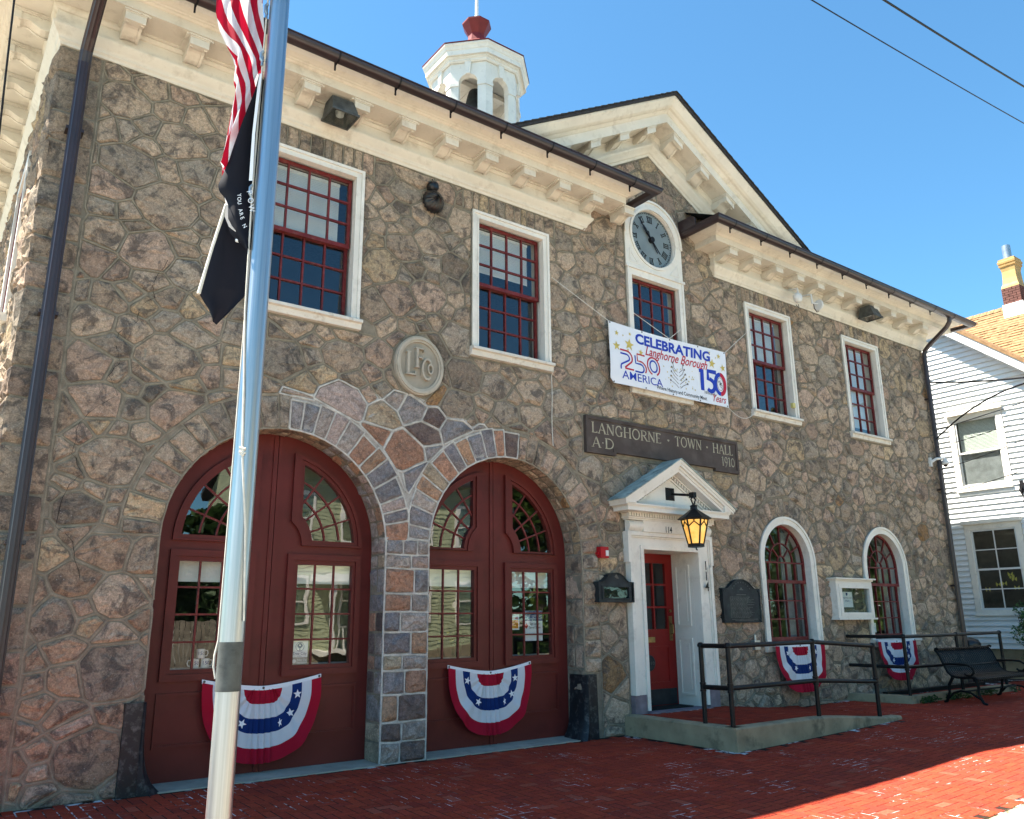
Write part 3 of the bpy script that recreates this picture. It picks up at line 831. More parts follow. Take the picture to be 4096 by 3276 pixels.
# raking cornice of the gable: (offset, height above the wall line at the apex)
GP = [(0,0),(.02,0),(.03,.04),(.055,.06),(.075,.10),(.12,.16),(.128,.185),(.128,.21),(.10,.215),(.10,.36),(.14,.40),(.14,.425),(.50,.425),(.50,.60),(.52,.61),(.55,.64),(.56,.65),(.60,.66),(.64,.69),(.69,.76),(.72,.80),(.72,.83),(0,.83)]
GA = 9.56; GW = 3.62
m = MB(); rows = []
for o, h in GP:
    xe = (GA+h-8.338)/GS; rows.append([(GX-xe, -o, 8.338), (GX, -o, GA+h), (GX+xe, -o, 8.338)])
m.loft(rows)
gcor = m.build('gable_cornice', 'cream', TH, fix=False)
ang = math.atan(GS)
for sgn in (-1, 1):
    for k in range(4):
        x = .31+.66*k if sgn > 0 else .36+.66*k
        sm = MODM.copy(); 
        for v in sm.vertices: v.co.z -= GS*v.co.x*sgn; v.co.z *= 1
        o = link('modillion', sm, gcor, (GX+sgn*x, -.10, GA+.424-GS*x))
# roofs
m = MB(); ez = 8.345; eo = .76
rz = lambda d: ez + d*.50
hd = YB/2+eo; top = ez+hd*.50
A_ = [(-eo, -eo, ez), (E0+.76, -eo, ez), (E0+.76, .25, rz(.25+eo)), (E1-.76, .25, rz(.25+eo)), (E1-.76, -eo, ez), (XR+eo, -eo, ez), (XR-5.5, YB/2, top), (5.5, YB/2, top), (XR+eo, YB+eo, ez), (-eo, YB+eo, ez)]
m.add(A_, [(0,1,2,3,4,5,6,7), (5,8,6), (8,9,7,6), (9,0,7)])
m.box(.301, XR-.301, .31, YB-.31, 8.26, 8.29)
roof = m.build('roof', 'roof_dark', TH)
m = MB(); h = GA+.83
yb = 4.2
rows = [[(GX-GW-.05, -.75, h+.002-GS*(GW+.05)), (GX, -.75, h+.002), (GX+GW+.05, -.75, h+.002-GS*(GW+.05))], [(GX-GW-.05, yb, h+.002-GS*(GW+.05)), (GX, yb, h+.002), (GX+GW+.05, yb, h+.002-GS*(GW+.05))]]
m.loft(rows); m.loft([[(p[0], p[1], p[2]+.05) for p in r] for r in rows]); m.loft([rows[0], [(p[0], p[1], p[2]+.05) for p in rows[0]]])
m.build('gable_roof', 'roof_dark', TH, fix=False)
m = MB(); rg = random.Random(3)      # shingle butts along the rake
for sgn in (-1, 1):
    x = 0
    while x < GW:
        x2 = x+.14; m.add([(GX+sgn*x, -.775, h+.055-GS*x), (GX+sgn*x2, -.775, h+.055-GS*x2), (GX+sgn*x2, -.2, h+.055-GS*x2), (GX+sgn*x, -.2, h+.055-GS*x), (GX+sgn*x, -.775, h+.066-GS*x), (GX+sgn*x2, -.775, h+.078-GS*x2), (GX+sgn*x2, -.2, h+.078-GS*x2), (GX+sgn*x, -.2, h+.066-GS*x)], [(0,1,2,3),(4,5,6,7),(0,1,5,4),(1,2,6,5),(3,0,4,7)]); x = x2
tag(m.build('shingle', 'roof_dark', TH, fix=False), kind='stuff')
# ------------------------------------------------------------ gutters
def gprof():
    r = .085; c = (.835, 8.25); P = []
    for i in range(13):
        a = pi+pi*i/12; P.append((c[0]-r*cos(a)*-1 if 0 else c[0]+r*cos(a), c[1]+r*sin(a)))
    P += [(c[0]+r+.012, c[1]+.004), (c[0]+r+.012, c[1]+.018), (c[0]+r-.004, c[1]+.018)]
    for i in range(12, -1, -1):
        a = pi+pi*i/12; P.append((c[0]+(r-.006)*cos(a), c[1]+(r-.006)*sin(a)))
    return P
GPR = gprof()
gut = {}
for k, pth, cut in (('l', lpath, .12), ('r', rpath, .12)):
    def pth2(o, pth=pth): q = pth(o); return [(q[0][0], .10)]+q[1:]
    m = sweep(pth2, GPR); m.add([(pth2(o)[0][0], pth2(o)[0][1], z) for o, z in GPR], [tuple(range(len(GPR)))])
    gut[k] = m.build('gutter', 'gutter', TH, fix=False, smooth=40)
m = MB(); r = .0885
pts = [(0, -.835+r*cos(a), 8.25+r*sin(a)) for a in [pi+pi*i/10 for i in range(11)]][::-1]
pts = [(0, -.835-r*cos(pi*i/10), 8.25-r*sin(pi*i/10)) for i in range(11)]
m.loft([[(x-.011, y, z) for x, y, z in pts], [(x+.011, y, z) for x, y, z in pts]])
m.loft([[(x-.011, y*1, z-.004) for x, y, z in pts], [(x+.011, y, z-.004) for x, y, z in pts]])
m.box(-.010, .010, -.775, -.76, 8.09, 8.22); m.box(-.010, .010, -.80, -.76, 8.155, 8.17)
BRM = m.mesh('gutter_bracket', 'ink', fix=False)
for i in range(10): link('gutter_bracket', BRM, gut['l'], (.3+.83*i, 0, 0))
for i in range(10): link('gutter_bracket', BRM, gut['r'], (10.2+.86*i, 0, 0))
m = MB(); m.prism([(-.02, 8.24), (-.02, 8.46), (-.34, 8.46), (-.40, 8.40), (-.42, 8.25)], 'x', 9.72, 9.74)
m.build('splash_guard', 'gutter', gut['r'])
# downpipes (corrugated)
def pipe(name, pts, r, parent):
    m = MB(); n = 20
    P = [Vector(p) for p in pts]; rows = []; prev = None
    for i, p in enumerate(P):
        d = (P[min(i+1, len(P)-1)]-P[max(i-1, 0)]).normalized()
        a = (Vector((1,0,0)) - d*d.x).normalized(); b = d.cross(a)
        rows.append([tuple(p+(a*cos(2*pi*k/n)*r*1.15+b*sin(2*pi*k/n)*r*.85)*(1 if k % 2 else .88)) for k in range(n)])
    m.loft(rows, closed=True)
    o = m.build(name, 'gutter', parent, fix=False); return o
pipe('downpipe', [(.24, -.835, 8.17), (.24, -.82, 8.08), (.235, -.74, 7.98), (.22, -.30, 7.66), (.215, -.19, 7.55), (.215, -.15, 7.42), (.215, -.15, 7.3), (.21, -.15, 4.6), (.205, -.15, 1.5), (.205, -.15, .05)], .055, gut['l'])
pipe('downpipe', [(17.83, -.835, 8.17), (17.83, -.82, 8.08), (17.84, -.74, 7.98), (17.90, -.26, 7.68), (17.92, -.14, 7.58), (17.92, -.11, 7.45), (17.92, -.11, 4.6), (17.92, -.11, .2)], .055, gut['r'])
for z in (6.6, 4.55, 2.3): m = MB(); m.box(.13, .30, -.155, -.0, z, z+.035); m.build('pipe_strap', 'gutter', gut['l'])
for z in (6.4, 4.3, 2.2): m = MB(); m.box(17.84, 18.0, -.115, -.0, z, z+.035); m.build('pipe_strap', 'gutter', gut['r'])
# ------------------------------------------------------------ cupola
CX, CY = 9.05, 5.48
def octo(r, z, c=(CX, CY)): return [(c[0]+r*cos(radians(22.5+45*k)), c[1]+r*sin(radians(22.5+45*k)), z) for k in range(8)]
m = MB(); cb = [(1.20, 10.9), (1.20, 11.75), (1.28, 11.78), (1.28, 11.86), (1.05, 11.9)]
m.loft([octo(r, z) for r, z in cb], closed=True); m.add(octo(1.05, 11.9), [tuple(range(8))])
cup = m.build('cupola', 'white_paint', TH)
# arcade drum: each of eight walls a plate with an arched opening, turned into place
ap = 1.09*cos(radians(22.5)); hw = 1.09*sin(radians(22.5)); op = .225
z0, zs, z1 = 11.9, 13.66, 14.30
pl = MB(); hole = archpoly(0, zs, op, z0+.0, 14)
pl.plate([(-hw, z0), (-op, z0)] + [(-op, zs)]+arcpts(0, zs, op, 180, 0, 14)+[(op, z0), (hw, z0), (hw, z1), (-hw, z1)], (), -ap, -ap+.16)
pl.box(-hw-.006, -op+.006, -ap-.022, -ap+.17, zs-.10, zs-.02); pl.box(op-.006, hw+.006, -ap-.022, -ap+.17, zs-.10, zs-.02)
pl.prism([(-.05, zs+op-.02), (.05, zs+op-.02), (.085, z1-.06), (-.085, z1-.06)], 'y', -ap-.05, -ap-.001)
DRM = pl.mesh('arcade', 'white_paint')
for k in range(8):
    o = link('arcade', DRM, cup, (CX, CY, 0)); o.rotation_euler = (0, 0, k*pi/4)
m = MB()
ev = [(1.10, 14.17), (1.13, 14.17), (1.16, 14.20), (1.16, 14.24), (1.20, 14.27), (1.20, 14.30), (1.26, 14.30), (1.26, 14.42), (1.28, 14.44), (1.30, 14.50), (1.335, 14.54), (1.335, 14.57), (1.2, 14.60)]
m.loft([octo(r, z) for r, z in ev], closed=True); m.add(octo(1.10, 14.17), [tuple(range(8))]); m.build('eaves', 'white_paint', cup)
m = MB(); m.loft([octo(r, z) for r, z in [(1.345, 14.572), (1.35, 14.60), (1.15, 14.74), (.75, 15.0), (.30, 15.42)]], closed=True); m.build('cupola_roof', 'finial_red', cup)
m = MB(); m.loft([octo(r, z) for r, z in [(.27, 15.30), (.22, 15.6), (.21, 15.68), (.37, 15.98), (.37, 16.02), (.10, 16.17), (.08, 16.2)]], closed=True); m.build('finial', 'finial_red', cup)
m = MB(); m.tube([(CX, CY, 16.15), (CX, CY, 16.28), (CX, CY, 16.3), (CX, CY, 19.5)], [.10, .07, .045, .03], 10); m.build('mast', 'white_plastic', cup)
m = MB(); m.lathe([(0, 14.05), (.10, 14.04), (.16, 13.98), (.20, 13.85), (.23, 13.7), (.28, 13.5), (.36, 13.36), (.40, 13.30), (.36, 13.31), (.27, 13.48), (.20, 13.7)], (CX-.1, CY-.1, 0), 24)
m.build('bell', 'bronze', cup, smooth=50)
m = MB(); m.box(CX-.95, CX+.9, CY-.16, CY-.06, 14.02, 14.14); m.box(CX-.12, CX-.02, CY-.9, CY+.9, 14.15, 14.26); m.tube([(CX+.35, CY-.2, 12), (CX+.30, CY-.1, 14.05)], .04, 6); m.build('bell_frame', 'white_paint', cup)
# ------------------------------------------------------------ sash windows
def panes_mesh(w, h, matn):
    m = MB(); e = .003; m.add([(-w/2-e, 0, -h/2-e), (w/2+e, 0, -h/2-e), (w/2+e, 0, h/2+e), (-w/2-e, 0, h/2+e)], [(0,1,2,3)]); return m.mesh('pane', matn, fix=False)
def sash(x0, x1, z0, z1, nc, nr, y0, y1, st=.05, bt=.05, tp=.045, mu=.022):
    """frame with glazing bars; returns mesh builder and pane centres"""
    gx = (x1-x0-2*st-(nc-1)*mu)/nc; gz = (z1-z0-bt-tp-(nr-1)*mu)/nr; holes = []; cs = []
    for i in range(nc):
        for j in range(nr):
            a = x0+st+i*(gx+mu); b = z0+bt+j*(gz+mu); holes.append(rect(a, a+gx, b, b+gz)); cs.append((a+gx/2, b+gz/2))
    m = MB(); m.plate(rect(x0, x1, z0, z1), holes, y0, y1); return m, cs, gx, gz
def blind_mb(x0, x1, z0, z1, y, pitch=.032):
    m = MB(); z = z1
    m.box(x0, x1, y-.02, y+.02, z1, z1+.04)
    while z > z0:
        m.add([(x0, y-.007, z-.014), (x1, y-.007, z-.014), (x1, y+.003, z+.014), (x0, y+.003, z+.014)], [(0,1,2,3)]); z -= pitch*.72
    return m
def rect_window(xc, blind_to, seedv):
    rw = random.Random(seedv); x0, x1 = xc-WW/2, xc+WW/2; z0, z1 = 5.25, WZ1; c = .10
    m = MB(); hole = rect(x0+c, x1-c, z0-.02, z1-c)
    m.plate(rect(x0, x1, z0, z1), [rect(x0+c, x1-c, z0+.001, z1-c)], -.035, .06)
    # outer back-band moulding
    m.plate([(x0-.012, z0), (x0-.012, z1+.012), (x1+.012, z1+.012), (x1+.012, z0), (x1-.028, z0), (x1-.028, z1-.028), (x0+.028, z1-.028), (x0+.028, z0)], (), -.055, -.036)
    m.plate([(x0+c-.02, z0), (x0+c-.02, z1-c+.02), (x1-c+.02, z1-c+.02), (x1-c+.02, z0), (x1-c, z0), (x1-c, z1-c), (x0+c, z1-c), (x0+c, z0)], (), -.045, -.0352)
    win = m.build('window', 'white_paint', TH); p_ = rect(xc-WW/2+.07, xc+WW/2-.07, WZ0+.07, WZ1-.06); wreveal(p_+[p_[0]], win)
    m = MB(); m.prism([(.1, 5.25), (-.10, 5.245), (-.115, 5.235), (-.115, 5.20), (-.075, 5.19), (-.07, 5.16), (-.06, 5.12), (.0, 5.115), (.1, 5.115)], 'x', x0-.035, x1+.035); m.build('sill', 'sill_paint', win)
    zm = 6.24; a, b = x0+c+.005, x1-c-.005
    up, cs, gx, gz = sash(a, b, zm, z1-c-.003, 4, 3, .085, .125, .042, .052, .045)
    up.build('sash', 'red_sash', win); pm = panes_mesh(gx, gz, 'old_glass')
    for p in cs: link('pane', pm, win, (p[0], .108, p[1]))
    lo, cs, gx, gz = sash(a, b, z0+.006, zm+.05, 4, 3, .135, .175, .042, .08, .05)
    lo.build('sash', 'red_sash', win); pm = panes_mesh(gx, gz, 'old_glass')
    for p in cs: link('pane', pm, win, (p[0], .158, p[1]))
    if blind_to: blind_mb(a+.02, b-.12, blind_to, z1-c-.08, .215).build('blind', 'blind', win, fix=False)
    m = MB(); m.tube([(xc-.1, .125, z0+.03), (xc-.1, .11, z0+.05), (xc-.08, .11, z0+.06), (xc-.06, .125, z0+.05)], .006, 6); m.tube([(xc+.22, .125, z0+.03), (xc+.22, .11, z0+.05), (xc+.24, .11, z0+.06), (xc+.26, .125, z0+.05)], .006, 6); m.build('sash_lift', 'white_plastic', win)
    return win
W1 = rect_window(WINX[0], 6.32, 1); W2 = rect_window(WINX[1], 6.5, 2); W4 = rect_window(WINX[2], 6.35, 3); W5 = rect_window(WINX[3], 5.45, 4)
m = MB(); m.box(12.57, 12.65, -.09, -.036, 5.44, 5.53); m.build('sensor_box', 'yellow_plastic', W4)
# window in the side wall
m = MB(); m.box(-.085, .0, 1.3, 1.42, 4.95, 7.0); m.box(-.085, .0, 2.38, 2.5, 4.95, 7.0); m.box(-.085, .0, 1.42, 2.38, 6.88, 7.0); m.box(-.13, .0, 1.26, 2.54, 4.85, 4.95); sw = m.build('window', 'white_paint', TH)
m = MB(); m.box(-.055, -.02, 1.42, 1.47, 4.95, 6.88); m.box(-.055, -.02, 2.33, 2.38, 4.95, 6.88); m.box(-.055, -.02, 1.47, 2.33, 5.9, 5.96); m.box(-.055, -.02, 1.47, 2.33, 4.95, 5.02); m.box(-.055, -.02, 1.47, 2.33, 6.82, 6.88); m.build('sash', 'red_sash', sw)
m = MB(); m.add([(-.035, 2.33, 5.02), (-.035, 1.47, 5.02), (-.035, 1.47, 6.82), (-.035, 2.33, 6.82)], [(0,1,2,3)]); m.build('pane', 'old_glass', sw, fix=False)
m = MB(); m.box(-.012, -.004, 1.44, 2.36, 4.97, 6.86); m.build('blind', 'blind', sw)
# clock casing over the middle window
cz = 7.95
m = MB()
m.plate([(8.36, 7.26), (9.74, 7.26), (9.74, cz)]+arcpts(9.05, cz, .69, 0, 180, 32)[1:]+[(8.36, cz)][:0], [[(9.05+.535*cos(radians(a)), cz-.01+.535*sin(radians(a))) for a in range(0, 360, 10)]], -.03, .10)
ring = lambda r: [(9.05+r*cos(radians(a)), cz-.01+r*sin(radians(a))) for a in range(0, 360, 8)]
m.plate(ring(.575), [ring(.53)], -.05, -.031); m.plate(ring(.545), [ring(.52)], -.02, .03)
m.plate([(9.755, 7.9)]+arcpts(9.05, cz, .70, 0, 180, 32)+[(8.345, 7.9), (8.385, 7.9)]+arcpts(9.05, cz, .66, 180, 0, 32)+[(9.715, 7.9)], (), -.055, -.0305)
m.box(8.34, 9.76, -.06, -.0305, 7.255, 7.30)
for sg in (-1, 1):
    t = [(9.05+sg*.60, 7.36), (9.05+sg*.60, 7.62), (9.05+sg*.36, 7.36)]; ti = [(9.05+sg*.575, 7.385), (9.05+sg*.575, 7.55), (9.05+sg*.425, 7.385)]
    m.plate(t, [ti], -.038, -.0305)
clock = m.build('clock', 'white_paint', TH)
m = MB(); m.lathe([(0, .045), (.53, .045), (.535, .09)], (9.05, 0, cz-.01), 48, axis='y'); m.build('dial', 'clock_face', clock)
dc = (9.05, cz-.01); dy = .038
def bar(m, p, q, wd, y0, y1):
    L = hypot(q[0]-p[0], q[1]-p[1]); nx, nz = -(q[1]-p[1])/L*wd/2, (q[0]-p[0])/L*wd/2
    m.plate([(p[0]+nx, p[1]+nz), (p[0]-nx, p[1]-nz), (q[0]-nx, q[1]-nz), (q[0]+nx, q[1]+nz)], (), y0, y1)
NUM = ['XII', 'I', 'II', 'III', 'IIII', 'V', 'VI', 'VII', 'VIII', 'IX', 'X', 'XI']
ADV = {'I': .034, 'V': .066, 'X': .066}
for h in range(12):
    a = radians(90-30*h); ur = (cos(a), sin(a)); ut = (sin(a), -cos(a))       # radial out, tangential (clockwise)
    m = MB(); s_ = NUM[h]; tw = sum(ADV[c] for c in s_); t = -tw/2; r0, r1 = .335, .445
    P = lambda tt, rr: (dc[0]+ur[0]*rr+ut[0]*tt, dc[1]+ur[1]*rr+ut[1]*tt)
    for c in s_:
        w_ = ADV[c]
        if c == 'I': bar(m, P(t+w_/2, r0), P(t+w_/2, r1), .013, dy, .046)
        elif c == 'V': bar(m, P(t+.008, r1), P(t+w_/2, r0), .015, dy, .046); bar(m, P(t+w_-.008, r1), P(t+w_/2, r0), .007, dy, .046)
        else: bar(m, P(t+.008, r1), P(t+w_-.008, r0), .015, dy, .046); bar(m, P(t+w_-.008, r1), P(t+.008, r0), .007, dy, .046)
        t += w_
    bar(m, P(-tw/2, r0), P(tw/2, r0), .008, dy, .046); bar(m, P(-tw/2, r1), P(tw/2, r1), .008, dy, .046); m.build('numeral', 'ink', clock)
m = MB()
for k in range(60):
    a = radians(6*k); L = .014 if k % 5 else .02
    bar(m, (dc[0]+.49*cos(a), dc[1]+.49*sin(a)), (dc[0]+(.49+L)*cos(a), dc[1]+(.49+L)*sin(a)), .014 if k % 5 else .02, dy, .046)
tag(m.build('minute_track', 'ink', clock), kind='stuff')
def hand(ang_deg, L, wb, tail, y):
    a = radians(90-ang_deg); ur = (cos(a), sin(a)); ut = (sin(a), -cos(a)); P = lambda t, r: (dc[0]+ur[0]*r+ut[0]*t, dc[1]+ur[1]*r+ut[1]*t)
    m = MB(); m.plate([P(-.008, -tail), P(.008, -tail), P(.012, 0), P(wb*.5, L*.3), P(wb, L*.5), P(.012, L*.62), P(.01, L*.75), P(0, L), P(-.01, L*.75), P(-.012, L*.62), P(-wb, L*.5), P(-wb*.5, L*.3), P(-.012, 0)], (), y, y+.006); m.build('hand', 'ink', clock)
hand(326, .30, .045, .26, .015); hand(319, .47, .028, .30, .004)
m = MB(); m.lathe([(0, -.02), (.05, -.02), (.055, .04)], (dc[0], 0, dc[1]), 16, axis='y'); m.build('hub', 'ink', clock)
# window below the clock
m = MB(); m.plate([(8.37, 5.24), (8.37, 7.255), (9.73, 7.255), (9.73, 5.24), (9.62, 5.24), (9.62, 7.14), (8.48, 7.14), (8.48, 5.24)], (), -.032, .06)
m.plate([(8.37, 5.24), (8.37, 7.25), (8.405, 7.25), (8.405, 5.24)], (), -.05, -.033); m.plate([(9.695, 5.24), (9.695, 7.25), (9.73, 7.25), (9.73, 5.24)], (), -.05, -.033)
W3 = m.build('window', 'white_paint', TH); p_ = rect(8.43, 9.67, 5.19, 7.19); wreveal(p_+[p_[0]], W3)
m = MB(); m.prism([(.1, 5.25), (-.10, 5.245), (-.115, 5.235), (-.115, 5.20), (-.075, 5.19), (-.07, 5.12), (-.06, 5.07), (.0, 5.065), (.1, 5.065)], 'x', 8.33, 9.77); m.build('sill', 'sill_paint', W3)
for za, zb, ya, yb_ in ((6.16, 7.137, .085, .125), (5.26, 6.21, .135, .175)):
    u_, cs, gx, gz = sash(8.485, 9.615, za, zb, 4, 3, ya, yb_, .042, .05, .045); u_.build('sash', 'red_sash', W3); pm = panes_mesh(gx, gz, 'old_glass')
    for p in cs: link('pane', pm, W3, (p[0], (ya+yb_)/2, p[1]))
# ------------------------------------------------------------ round-headed windows
def polar_cell(cx, cz, r0, r1, a0, a1, n=6): return arcpts(cx, cz, r1, a0, a1, n)+arcpts(cx, cz, r0, a1, a0, n)
def pane_poly(poly, y, parent, matn):
    c = cent(poly); pp_ = [Vector((p[0]-c[0], p[1]-c[1], 0)) for p in poly]; m = MB(); m.add([(p.x, 0, p.y) for p in pp_], [tuple(t) for t in tessellate_polygon([pp_])]); m.build('pane', matn, parent, (c[0], y, c[1]), fix=False)
def arc_strip(m, cx, cz, r, wd, a0, a1, y0, y1, n=18): m.plate(arcpts(cx, cz, r+wd/2, a0, a1, n)+arcpts(cx, cz, r-wd/2, a1, a0, n), (), y0, y1)
def arch_window(xc):
    m = MB(); ro, ri = AR, AR-.125; zb = 1.16
    P = [(xc+ro, zb)]+arcpts(xc, AZS, ro, 0, 180, 36)+[(xc-ro, zb), (xc-ri, zb)]+arcpts(xc, AZS, ri, 180, 0, 36)+[(xc+ri, zb)]
    m.plate(P, (), -.035, .10)
    P2 = [(xc+ro+.012, zb)]+arcpts(xc, AZS, ro+.012, 0, 180, 36)+[(xc-ro-.012, zb), (xc-ro+.03, zb)]+arcpts(xc, AZS, ro-.03, 180, 0, 36)+[(xc+ro-.03, zb)]
    m.plate(P2, (), -.055, -.036)
    win = m.build('window', 'white_paint', TH); p_ = archpoly(xc, AZS, AR-.07, AZ0+.04); wreveal(p_+[p_[0]], win)
    m = MB(); m.prism([(.1, 1.16), (-.10, 1.155), (-.12, 1.145), (-.12, 1.11), (-.08, 1.10), (-.075, 1.05), (-.06, 1.02), (0, 1.02), (.1, 1.02)], 'x', xc-ro-.04, xc+ro+.10); m.build('sill', 'sill_paint', win)
    # upper sash: fan head over one row of five
    r = ri-.005; zm = 2.17; st = .042
    m = MB(); y0, y1 = .10, .14
    outerp = [(xc+r, zm)]+arcpts(xc, AZS, r, 0, 180, 30)+[(xc-r, zm)]
    g0, g1 = zm+.055, AZS-.012; gw = (2*(r-st)-4*.02)/5; hs = []
    for i in range(5): a = xc-r+st+i*(gw+.02); hs.append(rect(a, a+gw, g0, g1))
    rr = r-st; fan = [(xc+rr, AZS+.012)]+arcpts(xc, AZS+.012, rr-.006, 2, 178, 26)+[(xc-rr, AZS+.012)]
    m.plate(outerp, hs+[fan], y0, y1)
    b = .018
    arc_strip(m, xc, AZS+.012, rr*.53, b, 0, 180, y0+.004, y1-.004); arc_strip(m, xc, AZS+.012, rr*.17, b, 0, 180, y0+.004, y1-.004, 10)
    for a in (30, 60, 90, 120, 150): a_ = radians(a); bar(m, (xc+rr*.53*cos(a_), AZS+.012+rr*.53*sin(a_)), (xc+rr*cos(a_), AZS+.012+rr*sin(a_)), b, y0+.004, y1-.004)
    for a in (45, 90, 135): a_ = radians(a); bar(m, (xc+rr*.17*cos(a_), AZS+.012+rr*.17*sin(a_)), (xc+rr*.53*cos(a_), AZS+.012+rr*.53*sin(a_)), b, y0+.005, y1-.005)
    m.build('sash', 'red_sash', win)
    for k in range(6): pane_poly(polar_cell(xc, AZS+.012, rr*.53, rr, 30*k, 30*k+30), .122, win, 'old_glass')
    for k in range(4): pane_poly(polar_cell(xc, AZS+.012, rr*.17, rr*.53, 45*k, 45*k+45), .122, win, 'old_glass')
    pane_poly(arcpts(xc, AZS+.012, rr*.17, 0, 180, 8), .122, win, 'old_glass')
    pm = panes_mesh(gw, g1-g0, 'old_glass')
    for i in range(5): link('pane', pm, win, (xc-r+st+i*(gw+.02)+gw/2, .122, (g0+g1)/2))
    lo, cs, gx, gz = sash(xc-r, xc+r, 1.165, zm+.05, 5, 3, .15, .19, .042, .085, .045, .02)
    lo.build('sash', 'red_sash', win); pm = panes_mesh(gx, gz, 'old_glass')
    for p in cs: link('pane', pm, win, (p[0], .172, p[1]))
    return win
AW = [arch_window(x) for x in ARCX]
m = MB(); m.box(12.3, 12.34, .3, .32, 1.2, 3.0); m.box(12.38, 12.62, .32, .34, 1.2, 3.1); m.build('curtain', 'curtain', AW[0])
m = MB(); m.box(15.55, 15.9, .3, .32, 1.2, 3.0); m.build('curtain', 'curtain', AW[1])
m = MB(); m.box(14.72, 14.84, .196, .198, 1.28, 1.42); m.box(14.90, 15.04, .196, .198, 1.28, 1.46); m.build('leaflet', 'paper', AW[1])
# ------------------------------------------------------------ engine doors
def engine_door(cx, c, nm):
    R_ = c[2]; cz_ = c[1]; yd = .37
    for sg in (-1, 1):
        X = lambda x: cx+sg*x
        def mir(poly): q = [(X(p[0]), p[1]) for p in poly]; return q if sg > 0 else q[::-1]
        m = MB(); y0, y1 = yd, yd+.05
        edge = R_+.06
        leaf = [(.004, .0), (edge, .0), (edge, cz_)]+arcpts(0, cz_, edge, 0, 90, 20)[1:-1]+[(.004, cz_+edge)]
        # glass shapes
        def fanpoly(x0, zb, r0, r1):
            p = arcpts(0, cz_, r1, 0, 90, 24)+arcpts(0, cz_, r0, 90, 0, 12)
            p = clip(p, -1, 0, -x0); p = clip(p, 0, -1, -zb); return p
        gl = fanpoly(.335, 2.52, .48, 1.02); lw = rect(.315, 1.01, 1.11, 2.235)
        m.plate(mir(leaf), [mir(gl), mir(lw)], y0, y1)
        m.box(min(X(.004), X(.055)), max(X(.004), X(.055)), y0-.018, y0-.0005, .01, cz_+R_-.03)      # astragal
        d = m.build('engine_door', 'red_door', TH)
        m = MB()
        m.plate(mir(fanpoly(.20, 2.392, .34, 1.11)), [mir(fanpoly(.29, 2.475, .43, 1.065))], y0-.045, y0-.0005)
        m.plate(mir(fanpoly(.287, 2.472, .427, 1.068)), [mir(fanpoly(.335, 2.52, .48, 1.02))], y0-.022, y0-.0006)
        m.plate(mir(rect(.185, 1.115, .995, 2.355)), [mir(rect(.27, 1.045, 1.065, 2.285))], y0-.045, y0-.0005)
        m.plate(mir(rect(.267, 1.048, 1.062, 2.288)), [mir(rect(.315, 1.01, 1.11, 2.235))], y0-.022, y0-.0006)
        for a, b, h in ((0, .028, .022), (.028, .04, .012)):
            m.plate(mir(rect(.185+a, 1.12-a, .345+a, .88-a)), [mir(rect(.185+b, 1.12-b, .345+b, .88-b))], y0-h, y0-.0007)
        m.build('moulding', 'red_door', d)
        # glazing bars
        m = MB(); bw = .020; gx = (1.01-.315-2*bw)/3; gz = (2.235-1.11-3*bw)/4
        for i in (1, 2): x = .315+i*gx+(i-.5)*bw; q = sorted((X(x-bw/2), X(x+bw/2))); m.box(q[0], q[1], y0+.004, y0+.034, 1.10, 2.245)
        for j in (1, 2, 3): z = 1.11+j*gz+(j-.5)*bw; q = sorted((X(.31), X(1.015))); m.box(q[0], q[1], y0+.005, y0+.033, z-bw/2, z+bw/2)
        rings = [.48, .645, .83, 1.02]; angs = [0, 20, 37.5, 55, 90]
        for r in rings[1:3]:
            p = [q for q in arcpts(0, cz_, r, 0, 90, 30) if q[0] > .325 and q[1] > 2.51]
            if len(p) > 2:
                o = [(q[0]*(1+bw/2/r), cz_+(q[1]-cz_)*(1+bw/2/r)) for q in p]; i_ = [(q[0]*(1-bw/2/r), cz_+(q[1]-cz_)*(1-bw/2/r)) for q in p]
                m.plate(mir(o+i_[::-1]), (), y0+.004, y0+.034)
        for a in angs[1:4]:
            a_ = radians(a); bar(m, (X(.475*cos(a_)), cz_+.475*sin(a_)), (X(1.025*cos(a_)), cz_+1.025*sin(a_)), bw, y0+.005, y0+.033)
        m.build('glazing_bar', 'red_sash', d)
        pm = panes_mesh(gx, gz, 'door_glass')
        for i in range(3):
            for j in range(4): link('pane', pm, d, (X(.315+gx/2+i*(gx+bw)), y0+.02, 1.11+gz/2+j*(gz+bw)))
        for i in range(3):
            for j in range(4):
                p = polar_cell(0, cz_, rings[i], rings[i+1], angs[j], angs[j+1]); p = clip(p, -1, 0, -.335)
                if len(p) > 2: p = clip(p, 0, -1, -2.52)
                if len(p) > 2 and abs(area(p)) > .002: pane_poly(mir(p), y0+.02, d, 'door_glass')
engine_door(2.81, D1, 'left'); engine_door(5.915, D2, 'right')
m = MB()
for x0, x1 in ((1.42, 4.075), (4.685, 7.2)): m.prism([(-.05, -.1), (-.05, .012), (.40, .022), (.40, -.1)], 'x', x0, x1)
m.build('door_sill', 'sill_concrete', TH)
# roller blinds and a few things on the inside of the doors
m = MB()
for cx in (2.81, 5.915):
    for sg in (-1, 1): q = sorted((cx+sg*.29, cx+sg*1.03)); m.box(q[0], q[1], .46, .48, 2.02, 2.30)
m.build('roller_blind', 'blind', TH)
